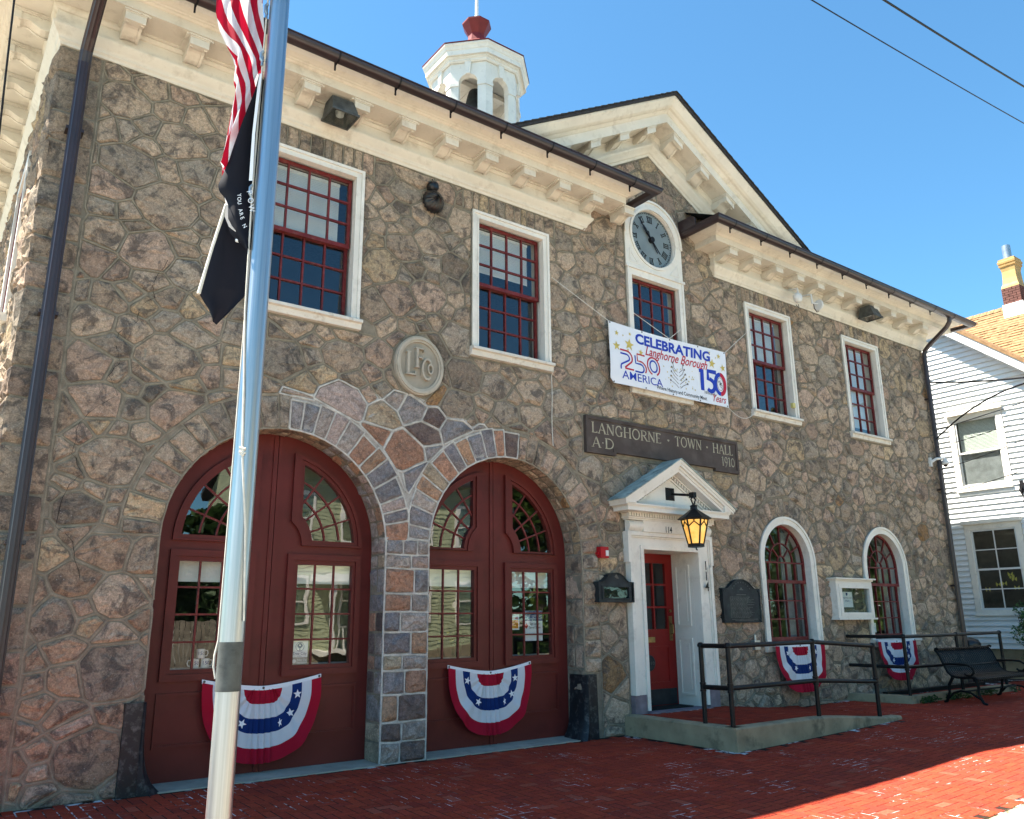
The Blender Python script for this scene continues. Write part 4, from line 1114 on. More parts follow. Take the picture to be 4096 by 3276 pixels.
# ------------------------------------------------------------ entrance
y = -.10
m = MB()
ow, iw, ear = .915, .61, .945
EX = 8.99
U = [(EX-ow, .52), (EX-ow, 2.40), (EX-ear, 2.40), (EX-ear, 2.86), (EX+ear, 2.86), (EX+ear, 2.40), (EX+ow, 2.40), (EX+ow, .52), (EX+iw, .52), (EX+iw, 2.60), (EX-iw, 2.60), (EX-iw, .52)]
m.plate(U, (), -.075, .05)
def U_(o, i, zt, zi): return [(EX-o, .52), (EX-o, 2.40), (EX-o-.03, 2.40), (EX-o-.03, zt), (EX+o+.03, zt), (EX+o+.03, 2.40), (EX+o, 2.40), (EX+o, .52), (EX+i, .52), (EX+i, 2.40-.03), (EX+i+.03, 2.40-.03), (EX+i+.03, zi), (EX-i-.03, zi), (EX-i-.03, 2.37), (EX-i, 2.37), (EX-i, .52)]
m.plate(U_(ow, ow-.06, 2.86, 2.80), (), -.115, -.076); m.plate(U_(ow-.063, ow-.085, 2.797, 2.775), (), -.095, -.076)
m.plate([(EX-iw-.06, .30), (EX-iw-.06, 2.66), (EX+iw+.06, 2.66), (EX+iw+.06, .30), (EX+iw, .30), (EX+iw, 2.60), (EX-iw, 2.60), (EX-iw, .30)], (), -.10, -.0762)
ent = m.build('door_surround', 'white_paint', TH)
for sg in (-1, 1): q = sorted((EX+sg*(iw+.07), EX+sg*ow)); m = MB(); m.box(q[0], q[1], -.09, .03, .255, .519); m.build('plinth_block', 'purple_stone', ent)
# frieze with cushion ends and tablet
m = MB(); cyl = [(-.03, 2.861)]+[(-.09-.05*sin(pi*i/8), 2.862+.165*i/8) for i in range(9)]+[(-.03, 3.03)]
for a, b in ((EX-.92, EX-.63), (EX+.63, EX+.92)): m.prism(cyl, 'x', a, b)
m.box(EX-.63, EX+.63, -.135, .02, 2.861, 3.03); m.build('frieze', 'white_paint', ent)
# horizontal cornice with dentils, raking cornice, tympanum, copper roof
m = MB(); a, b = EX-.92, EX+.92
def slab(m, o, z0, z1): m.box(a-o, b+o, -.12-o, .03, z0, z1)
slab(m, .02, 3.031, 3.055); slab(m, .045, 3.055, 3.075); slab(m, .055, 3.131, 3.14); slab(m, .22, 3.14, 3.205); slab(m, .235, 3.205, 3.222); slab(m, .25, 3.222, 3.24)
corn = m.build('door_cornice', 'white_paint', ent)
dm = MB(); dm.box(-.017, .017, -.06, 0, -.026, .026); DM = dm.mesh('dentil', 'white_paint')
x = a-.03
while x < b+.045: link('dentil', DM, corn, (x, -.125, 3.104)); x += .055
m = MB(); m.box(a-.04, b+.04, -.125, .0, 3.076, 3.13); m.build('dentil_band', 'cream', corn)
AP = 4.0; hx = 1.23; sl_ = (AP-3.30)/hx
def rake(m, v0, v1, y0, y1, hx_=hx):
    # a chevron band between two heights under the apex
    zb = 3.243
    top = [(EX-hx_, AP+v1-sl_*hx_), (EX, AP+v1), (EX+hx_, AP+v1-sl_*hx_)]; bot = [(EX+hx_, AP+v0-sl_*hx_), (EX, AP+v0), (EX-hx_, AP+v0-sl_*hx_)]
    p = clip(top+bot, 0, -1, -zb) if False else top+bot
    m.plate(p, (), y0, y1)
m = MB(); rake(m, -.05, .0, -.40, .0); rake(m, -.095, -.051, -.385, .0, 1.21); rake(m, -.14, -.096, -.35, .0, 1.15); rake(m, -.19, -.141, -.335, .0, 1.09); rake(m, -.215, -.191, -.19, .0, 1.0); rake(m, -.30, -.27, -.16, .0, .9)
ped = m.build('pediment', 'white_paint', ent)
m = MB(); m.plate([(EX-1.12, 3.243), (EX+1.12, 3.243), (EX, AP-.12)], (), -.13, .0); m.build('tympanum', 'white_paint', ped)
for sg in (-1, 1):
    x = .03
    while x < .93: link('dentil', DM, ped, (EX+sg*x, -.13, AP-.243-sl_*x)).scale = (.8, .8, .9); x += .055
m = MB()
for sg in (-1, 1):
    q = [(EX, AP+.004), (EX+sg*(hx+.03), AP+.004-sl_*(hx+.03)), (EX+sg*(hx+.03), AP+.016-sl_*(hx+.03)), (EX, AP+.016)]
    m.plate(q, (), -.42, .0)
m.box(EX-hx-.10, EX-hx+.02, -.40, 0, 3.24, 3.262) if 0 else None
m.build('pediment_roof', 'copper_green', ped)
m = MB(); q = [(-.415, .0)]
for sg in (-1, 1): m.prism([(EX+sg*1.14, 3.241), (EX+sg*1.22, 3.29), (EX+sg*1.13, 3.36), (EX+sg*1.0, 3.42), (EX+sg*1.0, 3.241)], 'y', -.38, -.0)
m.build('pediment_return', 'white_paint', ped)
# panelled reveal, soffit and threshold
m = MB(); 
for sg in (-1, 1):
    xi = EX+sg*iw; q = sorted((xi, xi+sg*.06)); m.box(q[0], q[1], .051, .50, .27, 2.60)
    for z0, z1 in ((.42, 1.28), (1.46, 2.42)):
        for (ya, yb2, za, zb2) in ((.12, .145, z0, z1), (.385, .41, z0, z1), (.145, .385, z0, z0+.03), (.145, .385, z1-.03, z1)):
            q = sorted((xi-sg*.018, xi-sg*.0005)); m.box(q[0], q[1], ya, yb2, za, zb2)
        q = sorted((xi-sg*.008, xi-sg*.0004)); m.box(q[0], q[1], .19, .34, z0+.08, z1-.08)
m.box(EX-iw-.06, EX+iw+.06, .051, .50, 2.601, 2.66); m.build('door_reveal', 'white_paint', ent)
m = MB(); m.box(EX-iw-.05, EX+iw+.05, -.16, .52, .15, .268); m.build('threshold', 'purple_stone', ent)
m = MB(); gx0, gx1, gz0, gz1 = EX-.44, EX+.44, 1.42, 2.45; bw = .03; gw = (gx1-gx0-2*bw)/3; gh = (gz1-gz0-2*bw)/3; hs = []
for i in range(3):
    for j in range(3): hs.append(rect(gx0+i*(gw+bw), gx0+i*(gw+bw)+gw, gz0+j*(gh+bw), gz0+j*(gh+bw)+gh))
m.plate(rect(EX-iw+.004, EX+iw-.004, .275, 2.597), hs, .485, .53)
for p0, p1, h in ((0, .02, .012), (.02, .03, .006)): m.plate(rect(EX-.44+p0, EX+.44-p0, .60+p0, 1.16-p0), [rect(EX-.44+p1, EX+.44-p1, .60+p1, 1.16-p1)], .485-h, .4848)
ed = m.build('entry_door', 'entry_red', ent); pm = panes_mesh(gw, gh, 'glass')
for i in range(3):
    for j in range(3): link('pane', pm, ed, (gx0+i*(gw+bw)+gw/2, .51, gz0+j*(gh+bw)+gh/2))
m = MB(); m.box(EX-.57, EX+.57, .478, .4845, .285, .52); m.build('kick_plate', 'bronze', ed)
m = MB(); m.box(EX-.1, EX+.13, .474, .4846, 1.22, 1.30); m.box(9.46, 9.53, .474, .4846, 1.24, 1.62); m.tube([(9.495, .47, 1.5), (9.495, .43, 1.48), (9.495, .43, 1.36), (9.495, .47, 1.34)], .013, 8); m.lathe([(0, -.03), (.022, -.028), (.022, 0)], (9.495, .4846, 1.70), 12, axis='y'); m.build('door_hardware', 'brass', ed)
m = MB(); m.lathe([(0, -.014), (.10, -.014), (.115, -.006), (.12, 0)], (8.99, .4845, .91), 28, axis='y'); med = m.build('door_medallion', 'bronze', ed)
m = MB(); m.box(8.6, 9.5, .1, .42, .2685, .285); tag(m.build('doormat', 'rubber'), 'black rubber doormat on the threshold of the red entrance door', 'doormat')
# ------------------------------------------------------------ lettering
_tc = {}
def text_mesh(m, txt, size, place, extr=.0, off=0, shear=0, mi=0, space=1, width=None, align='CENTER'):
    """flat built-in lettering; place maps (u, v) to a 3D point"""
    key = (txt, off, shear, space)
    if key not in _tc:
        cu = bpy.data.curves.new('t', 'FONT'); cu.body = txt; cu.size = 1; cu.offset = off; cu.shear = shear; cu.space_character = space; cu.resolution_u = 3; cu.fill_mode = 'FRONT'
        ob = bpy.data.objects.new('t', cu); COL.objects.link(ob)
        dg = bpy.context.evaluated_depsgraph_get(); me = bpy.data.meshes.new_from_object(ob.evaluated_get(dg))
        _tc[key] = ([tuple(v.co) for v in me.vertices], [tuple(p.vertices) for p in me.polygons])
        bpy.data.objects.remove(ob); bpy.data.meshes.remove(me); bpy.data.curves.remove(cu)
    vs, fs = _tc[key]
    if not vs: return
    x0 = min(v[0] for v in vs); x1 = max(v[0] for v in vs); k = size; kx = size
    if width: kx = width/(x1-x0)
    xo = {'CENTER': (x0+x1)/2, 'LEFT': x0}[align]
    m.add([place((v[0]-xo)*kx, v[1]*k) for v in vs], fs, mi)
# serif strokes
def _arc(cx, cy, rx, ry, a0, a1, n=14): return [(cx+rx*cos(radians(a0+(a1-a0)*i/n)), cy+ry*sin(radians(a0+(a1-a0)*i/n))) for i in range(n+1)]
T_, t_ = .125, .062
GL = {  # glyph: advance, strokes (width, points, serif flags)
 'L': (.60, [(T_, [(.13,0),(.13,1)], 'be'), (t_, [(.06,.03),(.52,.03)], ''), (t_, [(.53,0),(.53,.17)], '')]),
 'A': (.80, [(t_, [(.07,0),(.40,1)], 'b'), (T_, [(.40,1),(.72,0)], 'e'), (t_, [(.19,.34),(.60,.34)], '')]),
 'N': (.84, [(t_, [(.12,0),(.12,1)], 'be'), (T_, [(.12,1),(.71,0)], ''), (t_, [(.71,0),(.71,1)], 'e')]),
 'G': (.86, [(T_*.8, _arc(.44,.5,.35,.49,55,300), ''), (T_, [(.68,.02),(.68,.42)], 'e'), (t_, [(.44+.35*cos(radians(55)),.5+.49*sin(radians(55))),(.68,.72)], '')]),
 'H': (.84, [(T_, [(.13,0),(.13,1)], 'be'), (T_, [(.70,0),(.70,1)], 'be'), (t_, [(.13,.52),(.70,.52)], '')]),
 'O': (.92, [(T_*.8, _arc(.46,.5,.37,.49,0,360,26), '')]),
 'R': (.74, [(T_, [(.13,0),(.13,1)], 'be'), (t_*1.2, [(.13,.97),(.36,.97)]+_arc(.36,.745,.24,.225,90,-90,10)+[(.13,.52)], ''), (T_, [(.33,.52),(.69,0)], 'e')]),
 'E': (.64, [(T_, [(.13,0),(.13,1)], 'be'), (t_, [(.08,.97),(.54,.97)], ''), (t_, [(.13,.52),(.45,.52)], ''), (t_, [(.08,.03),(.56,.03)], ''), (t_, [(.55,0),(.57,.15)], ''), (t_, [(.53,1),(.53,.86)], '')]),
 'T': (.74, [(T_, [(.37,0),(.37,1)], 'b'), (t_, [(.05,.97),(.69,.97)], ''), (t_, [(.06,1),(.05,.82)], ''), (t_, [(.68,1),(.69,.82)], '')]),
 'W': (1.12, [(T_, [(.08,1),(.32,0)], 'b'), (t_, [(.32,0),(.56,1)], ''), (T_, [(.56,1),(.80,0)], ''), (t_, [(.80,0),(1.04,1)], 'e')]),
 'D': (.86, [(T_, [(.13,0),(.13,1)], 'be'), (T_*.75, [(.13,.97),(.36,.97)]+_arc(.36,.5,.42,.47,90,-90,14)+[(.13,.03)], '')]),
 'F': (.62, [(T_, [(.13,0),(.13,1)], 'be'), (t_, [(.08,.97),(.56,.97)], ''), (t_, [(.13,.52),(.45,.52)], ''), (t_, [(.55,1),(.55,.84)], ''), (t_, [(.45,.6),(.45,.44)], '')]),
 'C': (.80, [(T_*.8, _arc(.44,.5,.35,.49,50,310), ''), (t_, [(.665,.87),(.69,.68)], '')]),
 'o': (.55, [(T_*.7, _arc(.27,.3,.21,.29,0,360,18), '')]),
 '1': (.46, [(T_*.8, [(.24,0),(.24,1)], 'b'), (t_, [(.24,.99),(.08,.88)], '')]),
 '9': (.62, [(T_*.7, _arc(.30,.66,.22,.31,0,360,18), ''), (T_*.7, [(.52,.66),(.50,.4),(.36,.1),(.16,-.14)], '')]),
 '0': (.72, [(T_*.7, _arc(.34,.48,.28,.46,0,360,20), '')]),
 '-': (.50, [(.10, [(.16,.46),(.34,.46)], ''), (.05, [(.18,.40),(.25,.33),(.32,.40)], '')]),
 '.': (.30, [(.12, [(.11,.5),(.2,.5)], '')]), ' ': (.34, []),
}
def stroke(m, pts, wd, P, y0, y1):
    n = len(pts); L = []; R_ = []
    closed = hypot(pts[0][0]-pts[-1][0], pts[0][1]-pts[-1][1]) < 1e-4
    for i in range(n):
        a = pts[(i-1) if i else (n-2 if closed else 0)]; b = pts[(i+1) if i < n-1 else (1 if closed else n-1)]
        d = hypot(b[0]-a[0], b[1]-a[1]) or 1; nx, nz = -(b[1]-a[1])/d*wd/2, (b[0]-a[0])/d*wd/2
        L.append((pts[i][0]+nx, pts[i][1]+nz)); R_.append((pts[i][0]-nx, pts[i][1]-nz))
    rows = []
    for l, r in zip(L, R_):
        a, b = P(*l), P(*r); rows.append([(a[0], y1, a[1]), (a[0], y0, a[1]), (b[0], y0, b[1]), (b[0], y1, b[1])])
    m.loft(rows)
    if not closed: m.add(rows[0], [(0,1,2,3)]); m.add(rows[-1], [(0,1,2,3)])
def serif_text(m, txt, x, z, h, y0, y1, sp=.06, wk=1.0):
    for c in txt:
        adv, st = GL[c]
        P = lambda u, v, x=x: (x+u*h*wk, z+v*h)
        for wd, pts, fl in st:
            stroke(m, pts, wd, P, y0, y1)
            for f, q in (('b', pts[0]), ('e', pts[-1])):
                if f in fl: stroke(m, [(q[0]-.12, q[1]+(.02 if q[1] < .5 else -.02)), (q[0]+.12, q[1]+(.02 if q[1] < .5 else -.02))], .05, P, y0-.0006, y1)
        x += (adv+sp)*h*wk
    return x
# ------------------------------------------------------------ name stone
t = thing('name_stone', 'long dark brown stone panel carved with the town hall name above the entrance', 'sign', (9.09, 0, 4.0))
o_ = (9.09, 0, 4.0); LC = lambda p: [(a-o_[0], b-o_[2]) for a, b in p]
out = [(7.33, 3.99), (7.93, 3.99), (7.93, 4.04), (10.23, 4.04), (10.23, 3.99), (10.85, 3.99), (10.85, 4.56), (7.33, 4.56)]
inn = [(7.38, 4.04), (7.875, 4.04), (7.875, 4.095), (10.285, 4.095), (10.285, 4.04), (10.80, 4.04), (10.80, 4.51), (7.38, 4.51)]
m = MB(); m.plate(LC(out), [LC(inn)], -.062, .01); m.plate(LC(inn), (), -.046, .01); m.build('panel', 'brownstone', t)
m = MB()
def fit(m, txt, x0, x1, z, h, y0, y1):
    tot = sum((GL[c][0]+.06)*h for c in txt)-.06*h; serif_text(m, txt, x0-o_[0], z-o_[2], h, y0, y1, .06, (x1-x0)/tot)
fit(m, 'LANGHORNE', 7.45, 8.95, 4.305, .165, -.0495, -.0455)
fit(m, 'TOWN', 9.27, 9.92, 4.31, .165, -.0495, -.0455); fit(m, 'HALL', 10.20, 10.73, 4.305, .165, -.0495, -.0455)
fit(m, '-', 9.06, 9.17, 4.31, .16, -.0495, -.0455); fit(m, '-', 10.0, 10.11, 4.31, .16, -.0495, -.0455)
fit(m, 'A.D', 7.45, 7.90, 4.085, .16, -.0495, -.0455); fit(m, '1910', 10.41, 10.76, 4.105, .155, -.0495, -.0455)
m.build('lettering', 'letter_stone', t)
# ------------------------------------------------------------ oval medallion
t = thing('medallion', 'oval pale limestone medallion with raised interlaced initials on the wall', 'medallion', (4.47, 0, 4.81))
ell = lambda k: [(.36*k*cos(radians(a)), .40*k*sin(radians(a))) for a in range(0, 360, 9)]
m = MB(); m.plate(ell(1), [ell(.80)], -.06, .01); m.plate(ell(.955), [ell(.87)], -.078, -.0605); m.build('rim', 'limestone', t); m = MB(); m.plate(ell(.801), (), -.035, .01); m.build('field', 'limestone_shade', t)
m = MB(); serif_text(m, 'L', -.215, -.15, .31, -.085, -.034, .06, .85); serif_text(m, 'F', -.085, -.04, .27, -.09, -.034, .06, .9); serif_text(m, 'C', .01, -.18, .28, -.085, -.034, .06, .75); serif_text(m, 'o', .105, -.095, .22, -.082, -.034, .06, .75); m.build('initials', 'limestone', t)
# ------------------------------------------------------------ banner
t = thing('banner', 'white vinyl banner with blue and red anniversary lettering strung across the wall', 'banner', (9.2, -.13, 5.63))
bx0, bx1, bz0, bz1 = 7.80, 10.60, 5.13, 6.14
def BP(u, v):      # u,v in 0..1 -> local point with a slight sag and ripple
    x = bx0+(bx1-bx0)*u+.08*(1-v)*(1-u)**3*0; z = bz0+(bz1-bz0)*v
    z += -.02*sin(pi*u)*v+.02*sin(pi*u)*(1-v)*0
    if u < .06 and v < .06: x += (.06-u)*1.2*(.06-v)/.06
    yy = -.012*sin(7*u+2*v)-.01*sin(3.2*u+5*v)
    return (x-9.2, yy, z-5.63)
m = MB(); rows = [[BP(i/40, j/14) for i in range(41)] for j in range(15)]; m.loft(rows); m.loft([[(p[0], p[1]+.002, p[2]) for p in r] for r in rows])
sheet_ = m.build('vinyl', 'banner_white', t, smooth=True, fix=False)
def PR(k=.004):   # metric placement on the banner
    def f(x, z, k=k):
        u = x/(bx1-bx0); v = z/(bz1-bz0); p = BP(u, v); return (p[0], p[1]-k, p[2])
    return f
q = PR()
W_ = bx1-bx0; H_ = bz1-bz0
def at(u, v, rot=0):
    return lambda a, b: q(u*W_+a*cos(rot)-b*sin(rot), v*H_+a*sin(rot)+b*cos(rot))
m = MB(); text_mesh(m, 'CELEBRATING', .235, at(.53, .765), off=.036, width=1.78); m.build('print_heading', 'banner_blue', t, fix=False)
m = MB(); text_mesh(m, 'AMERICA', .19, at(.25, .10), off=.004, width=.92); m.build('print_america', 'banner_blue', t, fix=False)
m = MB(); text_mesh(m, 'Langhorne Borough', .23, at(.555, .60), off=.010, shear=.45, width=1.50); m.build('print_script', 'banner_red', t, fix=False)
m = MB(); text_mesh(m, 'Where History and Community Meet', .095, at(.58, .05), off=.006, width=1.24); m.build('print_motto', 'ink', t, fix=False)
m = MB(); text_mesh(m, '1876-2026', .07, at(.835, .165), off=.004, width=.27); m.build('print_years', 'ink', t, fix=False)
def ribbon(m, pts, wd, closed=False):
    n = len(pts); L = []; R_ = []
    for i in range(n):
        a = pts[max(i-1, 0)]; b = pts[min(i+1, n-1)]; d = hypot(b[0]-a[0], b[1]-a[1]) or 1; nx, nz = -(b[1]-a[1])/d*wd/2, (b[0]-a[0])/d*wd/2
        L.append(q(pts[i][0]+nx, pts[i][1]+nz)); R_.append(q(pts[i][0]-nx, pts[i][1]-nz))
    m.loft([L, R_])
def printed(name, matn, *ribs):
    m = MB()
    for pts, wd in ribs: ribbon(m, pts, wd)
    m.build(name, matn, t, fix=False)
rbw = .028
printed('print_digit', 'banner_red', ([(.22, .575)]+_arc(.36, .465, .12, .11, 90, -35, 9)+[(.31, .29), (.31, .275), (.50, .275)], rbw))
printed('print_digit', 'banner_blue', ([(.22, .515)]+_arc(.345, .455, .07, .06, 90, -35, 8)+[(.23, .33), (.22, .30), (.22, .25)], rbw))
printed('print_digit', 'banner_red', ([(.78, .575), (.60, .575), (.60, .455), (.66, .455)]+_arc(.66, .345, .13, .11, 90, -40, 9), rbw))
printed('print_digit', 'banner_blue', ([(.55, .54), (.55, .405), (.66, .405)]+_arc(.66, .335, .075, .07, 90, -90, 9)+[(.53, .265)], rbw))
printed('print_digit', 'banner_red', (_arc(.975, .43, .145, .155, 250, -90-20, 24)[:22], rbw)); printed('print_digit', 'banner_blue', (_arc(.975, .43, .085, .10, 0, 360, 20), rbw))
printed('print_digit', 'banner_blue', ([(2.16, .22), (2.16, .60)], .085), ([(2.18, .57), (2.09, .57)], .06))
printed('print_digit', 'banner_blue', ([(2.52, .59), (2.31, .59), (2.31, .44), (2.36, .45)]+_arc(2.37, .335, .10, .105, 80, -140, 10), .075))
printed('print_digit', 'banner_blue', (_arc(2.62, .395, .125, .175, 90, 270, 14), .075)); printed('print_digit', 'banner_red', (_arc(2.62, .395, .125, .175, -90, 90, 14), .075))
m = MB(); text_mesh(m, 'Years', .19, at(.92, .06), off=.006, shear=.45, width=.34); m.build('print_script', 'banner_red', t, fix=False)
m = MB(); ribbon(m, _arc(2.62, .40, .078, .115, 0, 360, 20), .008)
rb = random.Random(4)
for k in range(26): a, r = rb.uniform(0, 6.3), rb.uniform(0, .05); x, z = 2.62+r*cos(a), .40+1.5*r*sin(a); ribbon(m, [(x, z), (x+rb.uniform(-.025, .025), z+rb.uniform(-.03, .03))], .010)
tag(m.build('print_seal', 'ink', t, fix=False), kind='stuff')
def star(m, x, z, r, P, rot=0, mi=0):
    pts = [P(x+(r if k % 2 == 0 else r*.42)*cos(radians(90+36*k+rot)), z+(r if k % 2 == 0 else r*.42)*sin(radians(90+36*k+rot))) for k in range(10)]
    m.add([P(x, z)]+pts, [(0, 1+k, 1+(k+1) % 10) for k in range(10)], mi)
for x, z, r in ((.17, .84, .05), (.31, .83, .02), (.47, .89, .035), (.44, .70, .11), (.15, .62, .085), (.70, .62, .06), (2.36, .93, .03), (2.60, .90, .055), (2.42, .74, .09), (2.70, .70, .075), (2.52, .86, .02), (.40, .60, .03)):
    m = MB(); star(m, x, z, r, q, rb.uniform(-12, 12)); m.build('print_star', 'banner_gold', t, fix=False)
m = MB()
for k in range(34): star(m, rb.uniform(1.22, 2.0), rb.uniform(.16, .55), rb.uniform(.008, .022), q, rb.uniform(0, 60))
tag(m.build('print_stars', 'banner_gold', t, fix=False), kind='stuff')
m = MB()
for k in range(5):
    for sg in (-1, 1):
        z = .19+.07*k; ribbon(m, [(1.58+sg*.02, z-.03), (1.58+sg*.10, z+.03), (1.58+sg*(.20-.02*k), z+.075+.012*k)], .009); star(m, 1.58+sg*(.21-.02*k), z+.08+.012*k, .028, q, 10*k)
tag(m.build('print_firework', 'wood_plaque', t, fix=False), kind='stuff')
m = MB()      # ropes
def LP(x, y, z): return (x-9.2, y+.13, z-5.63)
c4 = [BP(0, 1), BP(1, 1), BP(1, 0), BP(.5, 1)]
for pts in ([c4[0], LP(6.72, -.07, 6.62)], [c4[1], LP(11.40, -.06, 6.72)], [c4[2]]+[LP(10.62+.8*k/8, -.1, 5.15-.22*sin(pi*k/8*.86)+.14*k/8) for k in range(1, 9)], [c4[3], LP(8.5, .09, 6.55)], [c4[3], LP(9.62, -.05, 6.42)], [LP(6.68, -.12, 5.12)]+[LP(6.68+.008*sin(k), -.06, 5.05-.15*k) for k in range(8)], [c4[0], LP(7.83, -.14, 5.55)]):
    m = MB(); m.tube(pts, .006, 5); m.build('rope', 'rope', t)
m = MB()
for u in (0.012, .27, .5, .74, .988):
    for v in (.02, .98): p = BP(u, v); m.lathe([(.0, -.006), (.013, -.005), (.013, 0)], p, 10, axis='y')
m.build('grommet', 'grey_metal', t)
# ------------------------------------------------------------ bunting
def bunting(loc, label, w_=1.33, drop=.76, tips=.10, seed=1, group='pleated patriotic buntings'):
    t = thing('bunting', label, 'bunting', loc, 0, group); rb = random.Random(seed)
    hw_ = w_/2; nr, na = 25, 90; m = MB(); m.uv = []
    cc = .15*hw_
    def S_(r, t_):      # t_ 0..1 from right tip to left tip: two swept wings and a pleated straight middle
        pl_ = 0
        if .36 < t_ < .64:
            k = (t_-.36)/.28; x = cc*(1-2*k)*(1+.35*r); z = -drop*r; sa = 1; ca = 0; pl_ = .020*sin(k*pi*7+seed)*(.35+.65*r)
        else:
            sg = 1 if t_ < .5 else -1; k = (t_/.36) if t_ < .5 else ((1-t_)/.36); a = k*pi/2; ca, sa = cos(a), sin(a)
            x = sg*(cc*(1+.35*r*sa)+(hw_-cc)*r*ca**.92); z = -drop*r*sa**.9; pl_ = (.030*sin(k*11+seed+3*r)*r+.012*sin(k*23+seed*2))*sa
            x += sg*.012*sin(r*14+seed)*sa*ca*2
        zt = tips*min(1, abs(x)/hw_)**1.5
        return (x, -.040-.05*sa*r+pl_-.02*r, z+zt)
    rows = []
    for i in range(nr+1):
        r = .0+i/nr; rows.append([S_(r, k/na) for k in range(na+1)]); m.uv += [(min(.999, r), 0)]*(na+1)
    m.loft(rows); m.build('cloth', 'bunting_cloth', t, smooth=True, fix=False)
    m = MB(); hd = []
    for k in range(25):
        u = -1+2*k/24; z = tips*abs(u)**1.5; hd.append((hw_*u*1.005, z))
    m.loft([[(x, -.045, z+.035) for x, z in hd], [(x, -.047, z-.010) for x, z in hd]]); m.loft([[(x, -.028, z+.035) for x, z in hd], [(x, -.045, z+.035) for x, z in hd]]); m.build('heading', 'banner_white', t, fix=False)
    m = MB()
    for u in (-.97, 0, .97): m.lathe([(0, -.004), (.014, -.003), (.014, 0)], (hw_*u, -.047, tips*abs(u)**1.5+.015), 10, axis='y')
    m.build('eyelet', 'grey_metal', t)
    m = MB()
    for a in (.06, .20, .31, .72, .94):
        c = S_(.5, a); ex = .5 if .3 < a < .7 else 1.
        P = lambda x, z, c=c, ex=ex: (c[0]+x*ex, c[1]-.016, c[2]+z)
        m = MB(); star(m, 0, 0, .052, P, a*60); m.build('star', 'banner_white', t, fix=False)
    return t
bunting((2.795, .355, .87), 'patriotic bunting on the left engine doors, partly behind the flagpole', seed=1, drop=.75)
bunting((5.84, .355, .90), 'patriotic bunting across the right pair of engine doors', seed=2, drop=.75)
bunting((11.98, -.115, 1.10), 'patriotic bunting below the arched window beside the bronze text plaque', 1.40, .74, .02, 3)
bunting((15.10, -.115, 1.10), 'patriotic bunting below the arched window behind the bench', 1.38, .70, .02, 4)
# ------------------------------------------------------------ lantern
LX, LY = 8.985, -.60
t = thing('wall_lantern', 'black six-sided lantern glowing amber on an iron arm above the entrance', 'lantern', (LX, LY, 2.62))
def hexr(r, z): return [(r*cos(radians(60*k+8)), r*sin(radians(60*k+8)), z-2.62) for k in range(6)]
m = MB(); m.loft([hexr(.25, 3.035), hexr(.255, 3.05), hexr(.15, 3.12), hexr(.055, 3.19), hexr(.05, 3.23), hexr(.06, 3.245), hexr(.03, 3.26)], closed=True); m.add(hexr(.25, 3.035), [tuple(range(6))]); m.build('roof', 'iron', t)
m = MB(); a, b = hexr(.20, 3.035), hexr(.112, 2.66)
for k in range(6):
    m.tube([a[k], b[k]], .014, 6); k2 = (k+1) % 6
    m.tube([b[k], b[k2]], .014, 6); m.tube([a[k], a[k2]], .014, 6)
    A3, B3, A4, B4 = Vector(a[k]), Vector(b[k]), Vector(a[k2]), Vector(b[k2])
    md = (A3.lerp(B3, .10)+A4.lerp(B4, .10))/2; m.tube([A3.lerp(B3, .30), md, A4.lerp(B4, .30)], .011, 6); m.tube([md, (A3+A4)/2], .010, 5)
m.add(hexr(.118, 2.655), [tuple(range(6))]); m.loft([hexr(.122, 2.62), hexr(.124, 2.66)], closed=True); m.add(hexr(.122, 2.62), [tuple(range(6))])
m.tube([(0, 0, 0), (0, 0, -.03), (.02, 0, -.04)], .010, 6); m.build('frame', 'iron', t)
for k in range(6):
    k2 = (k+1) % 6; m = MB(); i = .985
    m.add([tuple(Vector(p)*1) for p in (Vector((a[k][0]*i, a[k][1]*i, a[k][2])), Vector((a[k2][0]*i, a[k2][1]*i, a[k2][2])), Vector((b[k2][0]*i, b[k2][1]*i, b[k2][2])), Vector((b[k][0]*i, b[k][1]*i, b[k][2])))], [(0,1,2,3)]); m.build('glass_pane', 'lamp_glass', t, fix=False)
m = MB(); m.box(-.10, .10, .465, .50, .76, .96); m.add([(-.08,.465,.78),(.08,.465,.78),(.08,.465,.94),(-.08,.465,.94),(0,.42,.86)], [(0,1,4),(1,2,4),(2,3,4),(3,0,4)])
m.tube([(0, .46, .86), (0, .02, .79)], .02, 8); m.box(-.035, .035, -.04, .05, .75, .83); m.tube([(0, 0, .78), (-.05, 0, .72), (-.02, 0, .66), (0, 0, .62)], .012, 6); m.tube([(0, 0, .78), (.05, 0, .72), (.02, 0, .66), (0, 0, .62)], .012, 6); m.build('bracket', 'iron', t)
pl_ = bpy.data.lights.new('lantern_bulb', 'POINT'); pl_.energy = 9; pl_.color = (1, .62, .25); pl_.shadow_soft_size = .05
lo_ = bpy.data.objects.new('lantern_bulb', pl_); COL.objects.link(lo_); lo_.parent = t; lo_.location = (0, 0, .18)
m = MB(); m.lathe([(0, .1), (.04, .12), (.055, .17), (.04, .23), (0, .26)], (0, 0, 0), 12); m.build('bulb', 'lamp_bulb', t, smooth=True)
